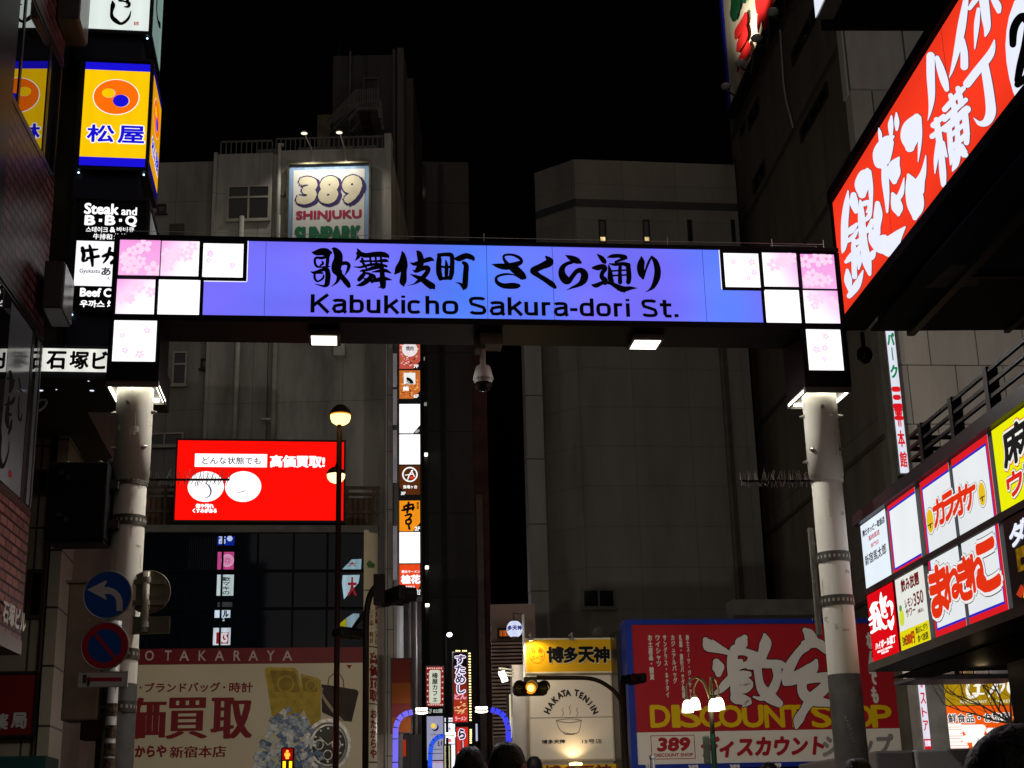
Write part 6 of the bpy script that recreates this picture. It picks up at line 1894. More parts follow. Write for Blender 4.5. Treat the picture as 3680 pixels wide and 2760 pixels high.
for v in b.v:
    rel = v - PLn.P(*q); uu = max(-rl * .99, min(rl * .99, rel.dot(PLn.u)))
    v += PLn.n * (math.sqrt(max(0, rl * rl - uu * uu)) * 1.0 + .03)
b.build('lettering', emit((24, 34, 130), .8, 0, sample=False), t)
pu = U(PLn, 'K', 497, 300)
t2 = thing('lantern_pole', 'thin white pole with a crossarm carrying the paper lantern', 'pole', PLn.P(pu, 0, -.1))
b = MB().tube([PLn.P(pu, hz - .8, -.1), PLn.P(pu, Z(PLn, 'K', 497, 150), -.1)], .028, 8); b.build('pole', mat('pole_white', (.5, .48, .45), .45, .1, .2), t2)
b = MB().tube([PLn.P(pu, Z(PLn, 'K', 497, 152), -.1), PLn.P(U(PLn, 'K', 395, 138), Z(PLn, 'K', 395, 138), -.1), PLn.P(q[0] + .0, q[1] + rl * 1.1, 0)], .012, 6); b.build('crossarm', DARKM, t2)
# cluster of tubular lamps on brackets left of the shop
t = thing('tube_lamp_cluster', 'cluster of white tube lamps on two brackets by the slatted wall', 'lamp', PH.P(*PH.uv(c('K', 290, 830)), .1))
b = MB()
for x, y in ((275, 738), (290, 768), (302, 800)):
    q0, q1 = PH.uv(c('K', x - 28, y + 8)), PH.uv(c('K', x + 28, y - 8))
    b.tube([PH.P(*q0, .1), PH.P(*q1, .1)], .045, 8)
b.build('tube', emit((255, 244, 215), 5, 0), t)
b = MB()
for y in (685, 720, 748):
    q0, q1 = PH.uv(c('K', 250, y)), PH.uv(c('K', 410, y + 2)); b.tube([PH.P(*q0, .02), PH.P(*q1, -.2)], .018, 6)
b.build('bracket', mat('pole_white', (.5, .48, .45), .45, .1, .2), t)
lamp('POINT', PH.P(*PH.uv(c('K', 290, 770)), .5), 18, (1, .93, .75), t, .1)
# cream vertical menu sign
PHm = PL(c('K', 388, 1150), 35.5, 8)
t, f, r_ = asign('menu_sign', 'cream lit vertical sign with numbers and arrow beside the deep blue arch lamp', 'K', 352, 940, 424, 1364, (226, 214, 170), .95, PHm, .3)
al(PHm, f, 'S', 'K', 384, 1000, 420, 1044, mat('ink_orange', (.35, .14, .02), .5), .03); al(PHm, f, '10', 'K', 376, 1070, 420, 1112, mat('ink_orange', (.35, .14, .02), .5), .03); al(PHm, f, 'ゲーム', 'K', 388, 1140, 420, 1240, mat('ink_brown', (.06, .03, .02), .5), .05, True)
MB().poly(PHm, [c('K', *q) for q in [(398, 1300), (424, 1262), (424, 1335)]], .01).build('arrow', mat('ink_purple2', (.08, .03, .1), .5), f)

# ================================================================ big pale building behind
PW = PL(c('I', 1215, 1240), 41, 7.8)
wh = thing('white_building', 'large pale panelled building with chamfered corner behind the gate', 'building', PW.P(3, 0, -4))
wx0 = U(PW, 'I', 1190, 1240); wx1 = PW.uv((2700, 1400))[0]
wxc = PW.uv((2075, 900))[0]
wt = PW.uv((2400, 584))[1]
WP = wallmat('pale_panel', (.135, .127, .117), 1.7, 1.2, .014, 'x', .72, 0, .8, .05, .25, 7.8, .1)
wx0 = PW.uv((1935, 900))[0]
MB().box(PW, (wxc, wx1, 0, wt), -3, 0).build('wall', WP, wh)
# chamfer
b = MB(); e0 = PW.off(-1.1).uv((1926, 800))[0]
A0, A1 = PW.P(wxc, 0, 0), PW.P(e0 - .0, 0, -1.1)
def quad3(b, a, e, z0, z1, th=.0):
    b.add([Vector((a.x, a.y, z0)), Vector((e.x, e.y, z0)), Vector((e.x, e.y, z1)), Vector((a.x, a.y, z1))], [(0, 1, 2, 3)])
quad3(b, A1, A0, 0, wt); quad3(b, PW.P(e0 + 1.3, 0, -9), A1, 0, wt)
b.add([Vector((A1.x, A1.y, wt)), Vector((A0.x, A0.y, wt)), PW.P(wxc, wt, -9), PW.P(e0 + 1.3, wt, -9)], [(0, 1, 2, 3)])
b.build('chamfer_wall', wallmat('pale_panel_b', (.13, .122, .113), 1.6, 1.2, .014, 'x', .72, 0, .8, .05, .35, 7.8, .1), wh)
b = MB(); u0 = PW.off(-.45).uv((1952, 1500))[0]
b.box(PW, (PW.uv((1898, 1500))[0], u0, 0, Z(PW, 'G', 330, 640) + .6), -1.0, -.45)
b.build('corner_column', wallmat('column_tile', (.18, .17, .162), 2, 1.95, .02, 'x', .3, 0, .7, .04, .25, 7.8), wh)
b = MB()
z0_, z1_ = PW.uv((2300, 748))[1], PW.uv((2300, 722))[1]
b.box(PW, (wxc, wx1, z0_, z1_), 0, .02)
qa, qb = A1 + PW.n * .03, A0 + PW.n * .03
quad3(b, qa, qb, z0_, z1_)
b.build('dark_band', mat('band_dark', (.03, .03, .035), .5), wh)
for x0, x1, lit in ((2150, 2180, 1), (2308, 2338, .6), (2468, 2490, 0), (2625, 2645, 0)):
    r_ = PW.rect((x0, 790), (x1, 872))
    f = MB().frame(PW, r_, .04, 0, .03).build('slot_window', BLACK, wh)
    MB().face(PW, r_, .008).build('pane', GLASS, f)
    if lit:
        r2 = PW.rect((x0 + 4, 852), (x1 - 2, 870)); MB().face(PW, r2, .015).build('lit_strip', emit((255, 220, 150), lit, .3, 8, sample=False), f)
win(wh, PW, PW.rect(c('K', 1062, -90), c('K', 1392, 95)), .0, 2, [], mat('sash_grey', (.1, .095, .085), .5))
b = MB(); b.tube([PW.P(PW.uv((2600, 1400))[0], 0, .1), PW.P(PW.uv((2600, 1400))[0], Z(PW, 'G', 1390, 640) + 2, .1)], .09, 8); b.tube([PW.P(PW.uv((2612, 1400))[0], 0, .1), PW.P(PW.uv((2612, 1400))[0], Z(PW, 'G', 1390, 640) + 2, .1)], .04, 8)
b.build('drain_pipe', mat('pipe_dark', (.06, .055, .05), .5), wh)

# ================================================================ discount shop board
PD = PL(c('L', 175, 500), 30, 8)
rd = (U(PD, 'L', 100, 400), U(PD, 'L', 2195, 1000), Z(PD, 'L', 1000, 1222), Z(PD, 'L', 1000, 152))
ds = thing('discount_board', 'huge red and white discount shop board in a blue frame', 'billboard', PD.P((rd[0] + rd[1]) / 2, rd[2], -.2))
ri_ = (U(PD, 'L', 150, 500), U(PD, 'L', 2128, 900), Z(PD, 'L', 1000, 1188), Z(PD, 'L', 1000, 187))
zr = Z(PD, 'L', 1000, 956)
bw = ri_[0] - rd[0]
FB = mat('frame_blue', (.012, .03, .26), .4, 0, .2, 1.5)
b = MB(); b.box(PD, (rd[0], rd[1], ri_[3], rd[3]), -.5, .06); b.box(PD, (rd[0], rd[1], rd[2], ri_[2]), -.5, .06); b.box(PD, (rd[0], ri_[0], ri_[2], ri_[3]), -.5, .059); b.box(PD, (ri_[1], rd[1], ri_[2], ri_[3]), -.5, .059); b.build('frame', FB, ds)
BRD = mat('board_red', (.34, .012, .02), .45, 0, .12, .8)
red = MB().box(PD, (ri_[0], ri_[1], zr, ri_[3]), -.3, .0).build('red_field', BRD, ds)
whf = MB().box(PD, (ri_[0], ri_[1], ri_[2], zr - .002), -.3, .0).build('white_field', mat('board_white2', (.62, .57, .53), .45, 0, .08, .8), ds)
GEKI = [[(672, 300, 30), (695, 335, 84), (730, 350, 76), (780, 370, 50), (842, 395, 26)], [(752, 462, 44), (765, 500, 80), (768, 545, 40)],
 [(955, 285, 36), (935, 320, 84), (915, 355, 64)], [(885, 370, 60), (868, 430, 66), (872, 500, 78), (880, 560, 80)], [(880, 385, 56), (960, 388, 44), (1030, 420, 62)], [(1020, 415, 56), (985, 470, 40), (930, 490, 36), (890, 500, 40)], [(900, 460, 30), (930, 455, 24)],
 [(900, 560, 50), (945, 550, 46), (985, 550, 36)], [(860, 575, 50), (810, 630, 54), (770, 670, 34), (722, 696, 6)], [(900, 590, 50), (960, 600, 56), (990, 625, 50), (955, 655, 56), (890, 662, 40)], [(885, 620, 60), (895, 690, 70), (900, 730, 64)], [(890, 720, 70), (950, 735, 66), (985, 750, 40), (945, 780, 6)],
 [(1100, 262, 12), (1108, 320, 74), (1090, 390, 66), (1065, 450, 60), (1030, 490, 40), (980, 500, 20)], [(1050, 470, 60), (1130, 475, 54), (1200, 475, 50), (1232, 485, 40)], [(1185, 500, 60), (1192, 570, 50), (1165, 650, 60), (1120, 700, 50), (1070, 725, 24), (1020, 712, 5)], [(1050, 510, 50), (1062, 600, 50), (1085, 660, 66), (1140, 715, 80), (1205, 760, 50)]]
YASU = [[(1392, 232, 30), (1420, 260, 70), (1445, 310, 80)], [(1400, 345, 66), (1345, 395, 50), (1290, 480, 66), (1258, 560, 66), (1250, 610, 40)], [(1395, 335, 60), (1480, 325, 60), (1550, 370, 60), (1600, 400, 50)], [(1472, 452, 20), (1445, 505, 80), (1385, 545, 84), (1300, 585, 80), (1260, 600, 60)],
 [(1380, 560, 70), (1370, 640, 60), (1390, 700, 70), (1460, 735, 80), (1540, 755, 50), (1600, 760, 40)], [(1380, 590, 60), (1480, 575, 60), (1620, 570, 80)], [(1585, 590, 70), (1520, 660, 76), (1440, 730, 76), (1385, 810, 50), (1345, 880, 64), (1330, 935, 16)]]
b = MB(); b1 = MB()
for s_ in GEKI + YASU:
    b.stroke(PD, 'L', s_, .004, grow=22); b1.stroke(PD, 'L', s_, .012, grow=9)
b.build('letter_outline', INK, red); SILV = mat('letter_silver', (.58, .55, .54), .45, 0, .1, .8); b1.build('brush_lettering', SILV, red)
b = MB()
for txt, x, y1 in (('紳士スーツ・ジャケット', 556, 732), ('礼服・旅行バッグ各種', 505, 722), ('カジュアルバッグ', 446, 616), ('サングラス・ネクタイ', 390, 718), ('ワイシャツ', 332, 494), ('お土産品・雑貨', 280, 590)):
    b.vtext(PD, txt, c('L', x - 25, 262), c('L', x + 25, y1), .004, bold=.035)
b.vtext(PD, 'なんでも', c('L', 1830, 240), c('L', 1930, 760), .004, bold=.05)
b.build('lettering', SILV, red)
b = MB()
for ch, x0, x1 in (('D', 284, 410), ('I', 440, 480), ('S', 500, 632), ('C', 640, 772), ('O', 782, 930), ('U', 950, 1082), ('N', 1110, 1234), ('T', 1254, 1378), ('S', 1450, 1574), ('H', 1596, 1722), ('O', 1738, 1874), ('P', 1886, 2008)):
    b.text(PD, ch, c('L', x0, 930), c('L', x1, 776), .003, bold=.03, bz=.03)
b.build('yellow_lettering', mat('letter_yellow', (.62, .40, .004), .45, 0, .06), red)
b = MB()
b.text(PD, 'ディスカウント', c('L', 640, 1148), c('L', 1508, 992), .004, bold=.055, slant=.18)
b.text(PD, '389', c('L', 330, 1102), c('L', 548, 1010), .004, bold=.06, slant=.15); b.text(PD, 'DISCOUNT SHOP', c('L', 304, 1146), c('L', 580, 1118), .004, bold=.04, slant=.1)
r_ = PD.rect(c('L', 276, 992), c('L', 604, 1160)); b.frame(PD, r_, .014, .0, .004)
b.build('red_lettering', mat('board_red_ink', (.30, .012, .02), .45, 0, .05), whf)
b = MB(); b.text(PD, 'ショップ', c('L', 1520, 1148), c('L', 2000, 985), .004, bold=.05, slant=.18); b.build('grey_lettering', mat('letter_grey', (.22, .2, .21), .5), whf)
db = thing('discount_shop_building', 'low dark building carrying the huge discount board', 'building', PD.P((rd[0] + rd[1]) / 2, 0, -3))
MB().box(PD, (rd[0] - .08, rd[1] - .1, 0, rd[3] - .15), -1.6, -.55).build('wall', mat('shop_dark', (.02, .02, .022), .3), db)
b = MB(); b.box(PD, (rd[0] + 2.6, rd[0] + 4.4, rd[3] - .14, rd[3] + .55), -1.5, -.9); b.build('roof_housing', mat('roof_box_dark', (.07, .065, .06), .7), db)
b = MB(); b.box(PD, (U(PD, 'L', 0, 800), U(PD, 'L', 92, 800), 0, Z(PD, 'L', 50, 240)), -2.6, -2.2); b.build('side_wall', mat('side_grey', (.2, .19, .17), .7, 0, .4, 2), db)
# banner of small blue strip under board
b = MB()
for i, (x, y) in enumerate(((270, 1222), (580, 1225), (880, 1222), (1180, 1212), (1500, 1206))):
    q = PD.uv(c('L', x, y)); b.text(PD, '389', None, None, .064, bold=.05, uvr=(q[0] - .1, q[0] + .1, q[1] - .03, q[1] + .05))
b.build('lettering', SILV, ds)
# ================================================================ tall store building on the right, side wall and tiled front
PT = PL(c('O', 1070, 700), 32, 6)                      # front
ux = U(PT, 'O', 868, 300)
PTS = PL.__new__(PL); _q = PT.P(ux, 0); PTS.o = Vector((_q.x, _q.y, 0)); PTS.u = Vector((math.cos(R(-86)), math.sin(R(-86)), 0)); PTS.n = Vector((math.sin(R(-86)), -math.cos(R(-86)), 0))
ztop = PT.uv((3060, -260))[1]
uf, zf = PTS.uv(c('W', 132, 165))
ts = thing('store_building', 'tall dark store building with slanting rows of windows behind the red sign', 'building', PT.P(ux + 3, 0, -5))
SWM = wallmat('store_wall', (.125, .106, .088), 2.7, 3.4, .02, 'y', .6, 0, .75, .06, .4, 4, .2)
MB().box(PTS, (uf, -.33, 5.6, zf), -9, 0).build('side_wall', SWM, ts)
b = MB()
MB().box(PTS, (uf, -.7, 0, 5.59), -9, -.6).build('lower_wall', mat('shop_dark', (.02, .02, .022), .3), ts)
for nm, k, x0, y0, x1, y1 in (('w', 'M', 600, 940, 805, 700), ('w', 'M', 222, 855, 300, 745), ('w', 'M', 258, 1310, 342, 1175), ('w', 'M', 540, 385, 760, 190), ('w', 'M', 170, 930, 200, 880)):
    a0, a1 = PTS.uv(c(k, x0, y0)), PTS.uv(c(k, x1, y1))
    hz_ = abs(PTS.uv(c(k, x0, y0 + (110 if x1 - x0 > 60 else 60)))[1] - a0[1])
    r_ = (a0[0], a1[0], a0[1] - hz_, a0[1])
    n_ = 3 if x1 - x0 > 150 else 2
    f = MB().frame(PTS, r_, .05, .0, .05)
    for i in range(1, n_):
        u_ = r_[0] + (r_[1] - r_[0]) * i / n_
        f.box(PTS, (u_ - .04, u_ + .04, r_[2] + .05, r_[3] - .05), 0, .045)
    f = f.build('window', mat('sash_dark', (.02, .018, .015), .5), ts)
    MB().face(PTS, (r_[0] + .05, r_[1] - .05, r_[2] + .05, r_[3] - .05), .01).build('pane', GLASS, f)
for x, y, w_, h_ in ((2621, 1606, 20, 46), (2675, 1565, 12, 34), (2645, 1845, 26, 46), (2693, 1815, 12, 40), (2632, 1360, 14, 30)):
    a_, e_ = PTS.uv((x - w_ / 2, y + h_ / 2)), PTS.uv((x + w_ / 2, y - h_ / 2))
    f = MB().frame(PTS, (a_[0], e_[0], a_[1], e_[1]), .05, 0, .04).build('small_window', mat('sash_dark', (.02, .018, .015), .5), ts)
    MB().face(PTS, (a_[0] + .05, e_[0] - .05, a_[1] + .05, e_[1] - .05), .01).build('lit_pane', emit((104, 56, 26), .7, .3, 4, sample=False), f)
b = MB()
for k in range(8):
    zz = 6.2 + 3.4 * k
    if zz < zf - 1:
        b.box(PTS, (uf, -.01, zz, zz + .1), 0, .06)
b.build('ledge', mat('ledge_dark', (.06, .05, .042), .7), ts)
b = MB(); b.tube([PTS.P(*PTS.uv(c('M', *q)), .1) for q in [(475, 215), (485, 400), (498, 600), (520, 740), (548, 840), (568, 920)]], .03, 5); b.build('hanging_cable', mat('cable_grey', (.25, .23, .2), .6), ts)
# tiled front, two depths
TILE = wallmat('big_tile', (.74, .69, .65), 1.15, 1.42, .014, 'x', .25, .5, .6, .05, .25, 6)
za = Z(PT, 'O', 1400, 1420); zb2 = Z(PT, 'O', 1400, 190)
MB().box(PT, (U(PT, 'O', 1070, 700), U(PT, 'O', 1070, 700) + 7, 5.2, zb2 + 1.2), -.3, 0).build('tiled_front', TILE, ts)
MB().box(PT, (ux + .01, U(PT, 'O', 1065, 700), 0, zb2 + 3), -.3, .12).build('corner_pilaster', mat('pilaster_grey', (.13, .125, .115), .6, 0, .2, 1.5), ts)
PNL = wallmat('upper_panel', (.42, .39, .375), 1.5, 3.6, .025, 'x', .2, 0, .7, .06, .3, 6)
MB().box(PT, (U(PT, 'M', 905, 400), U(PT, 'M', 905, 400) + 8, Z(PT, 'M', 1000, 690), ztop + 2), -.3, .01).build('upper_front', PNL, ts)
MB().box(PT, (U(PT, 'M', 972, 900), U(PT, 'M', 972, 900) + 8, zb2 + 3.02, Z(PT, 'M', 1000, 668)), -.3, .1).build('middle_front', wallmat('mid_panel', (.4, .37, .34), .62, 4, .02, 'x', .2, 0, .7, .1, .35, 6), ts)
MB().box(PT, (ux + .02, ux + 8, 0, 5.19), -.6, -.3).build('lower_front', mat('shop_dark', (.02, .02, .022), .3), ts)
# rooftop billboard of this building, along the side wall
ra, rb2 = PTS.uv((2650, 322)), PTS.uv((2863, 0))
zb0 = (ra[1] + rb2[1]) / 2
uL = PTS.uv(c('T', 330, 300))[0]
rbb = thing('roof_billboard', 'cream roof billboard with red and green raised characters and blue edge', 'billboard', PTS.P(ra[0] + 2, zb0, -.5))
bt = PTS.off(.25)
MB().box(bt, (ra[0], ra[0] + 9, zb0, zb0 + 10), -.3, 0).build('board', mat('board_cream', (.62, .56, .44), .55, 0, .25, 1.2, 0, 1.45, 6), rbb)
MB().box(bt, (ra[0] - .3, ra[0] - .01, zb0 - .1, zb0 + 10), -.31, .06).build('blue_edge', mat('edge_blue', (.015, .02, .3), .4), rbb)
MB().box(bt, (ra[0] - .3, ra[0] + 9, zb0 - .3, zb0 - .101), -.31, .1).build('base_rail', BLACK, rbb)
RCH = mat('raised_red', (.42, .015, .015), .35, 0, .2, 2); GCH = mat('raised_green', (.008, .06, .025), .35)
b = MB(); b1 = MB()
for s_ in [[(650, 240, 50), (610, 400, 130), (520, 550, 130), (480, 670, 50)], [(650, 480, 50), (630, 620, 120), (560, 760, 130), (510, 890, 60)], [(690, 740, 40), (680, 860, 130), (600, 1000, 130), (540, 1120, 80), (510, 1250, 40)],
           [(860, -60, 90), (870, 60, 110), (890, 200, 110)], [(1010, -60, 200), (1010, 100, 240), (960, 230, 200)], [(920, 200, 110), (890, 380, 80), (875, 560, 30)], [(980, 220, 120), (1000, 350, 110), (990, 480, 80)]]:
    b.stroke(bt, 'T', s_, .12)
for s_ in [[(430, -50, 90), (440, 100, 110), (440, 250, 140), (445, 340, 90)], [(520, -50, 60), (520, 120, 70), (470, 250, 60)], [(620, -40, 110), (630, 30, 70)]]:
    b1.stroke(bt, 'T', s_, .12)
b.build('raised_character', RCH, rbb); b1.build('raised_character', GCH, rbb)
for i, (x, y, x2, y2) in enumerate(((1060, 205, 1310, 290), (775, 665, 985, 755), (495, 1105, 700, 1185), (235, 1510, 415, 1590))):
    q, q2 = bt.uv(c('T', x, y)), bt.uv(c('T', x2, y2))
    po = .5
    nb = bt.off(po); q = nb.uv(c('T', x, y)); base_u = q[0] 
    t = thing('board_lamp', ['grey board floodlight nearest the viewer on the roof billboard', 'grey board floodlight below the red character on the roof billboard', 'grey board floodlight over the lowest red stroke of the roof billboard', 'dark grey floodlight past the blue edge of the roof billboard'][i], 'lamp', nb.P(*q), 'floodlights along the roof billboard')
    h_ = nb.P(*q)
    MB().lathe(h_, [(.0, .07), (.13, .06), (.17, .01), (.15, -.06), (.06, -.1), (0, -.105)], 16).build('housing', mat('flood_grey', (.2, .2, .21), .5), t, smooth=True)
    MB().tube([h_ + Vector((0, 0, -.15)), h_ - bt.n * .3 + Vector((0, 0, -.35)), bt.P(base_u + .1, zb0 - .2, .1)], .04, 6).build('arm', DARKM, t)
    if i < 3:
        lamp('SPOT', bt.P(base_u, zb0 + .05, 1.7), 620, (1, .9, .72), t, .2, bt.P(base_u, zb0 + 2.8, 0), 118)
# vertical strip sign on the pilaster
PTF = PT.off(.13)
rs_ = (U(PTF, 'O', 968, 600), 0, Z(PTF, 'O', 1075, 1440), Z(PTF, 'O', 960, 60))
rs_ = (U(PTF, 'O', 945, 400), U(PTF, 'O', 1018, 400), rs_[2], rs_[3])
t = thing('strip_sign', 'slim white lit strip sign with green and red characters on the tall store corner', 'sign', PTF.P(rs_[0], rs_[2]))
MB().box(PTF, (rs_[0] - .03, rs_[1] + .03, rs_[2] - .03, rs_[3] + .03), .0, .19).build('case', GREYM, t)
PTF2 = PTF.off(.2)
f = MB().face(PTF2, rs_, 0).build('face', emit((222, 226, 240), 1.0, .04), t)
def vch(txt, zs_, col, bold, par=f, pl=PTF2, r_=rs_):
    b = MB()
    for ch, (y0, y1) in zip(txt, zs_):
        za_, zb_ = Z(pl, 'O', 1000, y1), Z(pl, 'O', 1000, y0)
        w_ = (r_[1] - r_[0])
        if ch == 'ー':
            b.box(pl, (r_[0] + w_ * .45, r_[0] + w_ * .58, za_, zb_), .004, .006)
        else:
            b.text(pl, ch, None, None, .005, bold=bold, uvr=(r_[0] + w_ * .12, r_[1] - w_ * .12, za_, zb_))
    b.build('lettering', col, par)
GRN = emit((10, 140, 80), .9, 0, sample=False); RDL = emit((222, 24, 34), .95, 0, sample=False)
vch('パーク', [(232, 330), (352, 462), (505, 610)], GRN, .04); vch('三平', [(700, 860), (875, 1020)], RDL, .07); vch('本館', [(1060, 1200), (1240, 1372)], RDL, .02)
MB().box(PTF2, (rs_[0], rs_[1], rs_[2] - .42, rs_[2] - .05), -.19, -.05).build('stem', DARKM, t)
# second white lit strip / sign corner high up
tq = RF.off(.12)
q0, q1 = tq.uv(c('M', 704, 126)), tq.uv(c('M', 770, 0))
t = thing('upper_strip_sign', 'white lit sign at the top edge above the black overhang', 'sign', tq.P(q0[0], q0[1]))
MB().box(tq, (q0[0], q0[0] + 6, q0[1] - .02, q0[1] + 3), -.17, -.01).build('case', GREYM, t)
MB().face(tq, (q0[0] + .005, q0[0] + 6, (q0[1] + q1[1]) / 2, q0[1] + 3), 0).build('face', emit((232, 238, 250), 1.0, .04), t)

# ================================================================ near right building along the street: red sign, balcony, panels
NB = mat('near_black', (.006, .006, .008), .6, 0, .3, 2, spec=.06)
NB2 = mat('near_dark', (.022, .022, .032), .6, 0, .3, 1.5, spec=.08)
uF = RF.uv(c('N', 28, 540))[0]            # far end of the red sign
zr0 = (RF.uv((3047.5, 1124))[1] + RF.uv((3545, 500))[1]) / 2
zr1 = (RF.uv((2992, 733))[1] + RF.uv((3443, 0))[1]) / 2
nbld = thing('near_building', 'black near building overhanging on the right with sign boxes and balcony', 'building', RF.P(4, 0, -3))
uN = 9.0
RO = RF.off(-.06); uo_, zo = RO.uv(c('M', 750, 222))
zm0 = at(c('O', 1400, 226), 12.55).z                               # underside of red sign volume
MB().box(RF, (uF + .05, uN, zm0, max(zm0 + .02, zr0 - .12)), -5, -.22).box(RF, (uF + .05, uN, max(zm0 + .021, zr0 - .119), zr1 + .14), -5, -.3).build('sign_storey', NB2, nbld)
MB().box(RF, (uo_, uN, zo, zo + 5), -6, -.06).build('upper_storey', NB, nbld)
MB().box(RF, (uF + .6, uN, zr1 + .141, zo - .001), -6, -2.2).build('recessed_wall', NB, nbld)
# soffit hatch and beam on the underside
b = MB()
pts = [c('N', *q) for q in ((818, 1268), (1040, 1068), (1255, 1078), (1275, 1255))]
P3_ = []
for p in pts:
    d = ray(p); P3_.append(CC + d * ((zm0 - .004 - CAMZ) / d.z))
b.add(P3_, [(0, 1, 2, 3)]); b.build('soffit_hatch', mat('hatch_grey', (.1, .095, .09), .6, 0, .25, 6), nbld)
b = MB()
b.box(RF, (uF + .05, uN, zm0 - .05, zm0 - .001), -.62, -.55); b.box(RF, (uF + .05, uN, zm0 - .03, zm0 - .001), -1.5, -1.45)
for u_ in (uF + 1.4, uF + 3.0):
    b.box(RF, (u_, u_ + .05, zm0 - .02, zm0 - .0012), -4.5, -.63)
b.build('soffit_trim', mat('trim_black', (.02, .02, .022), .35, .3), nbld)
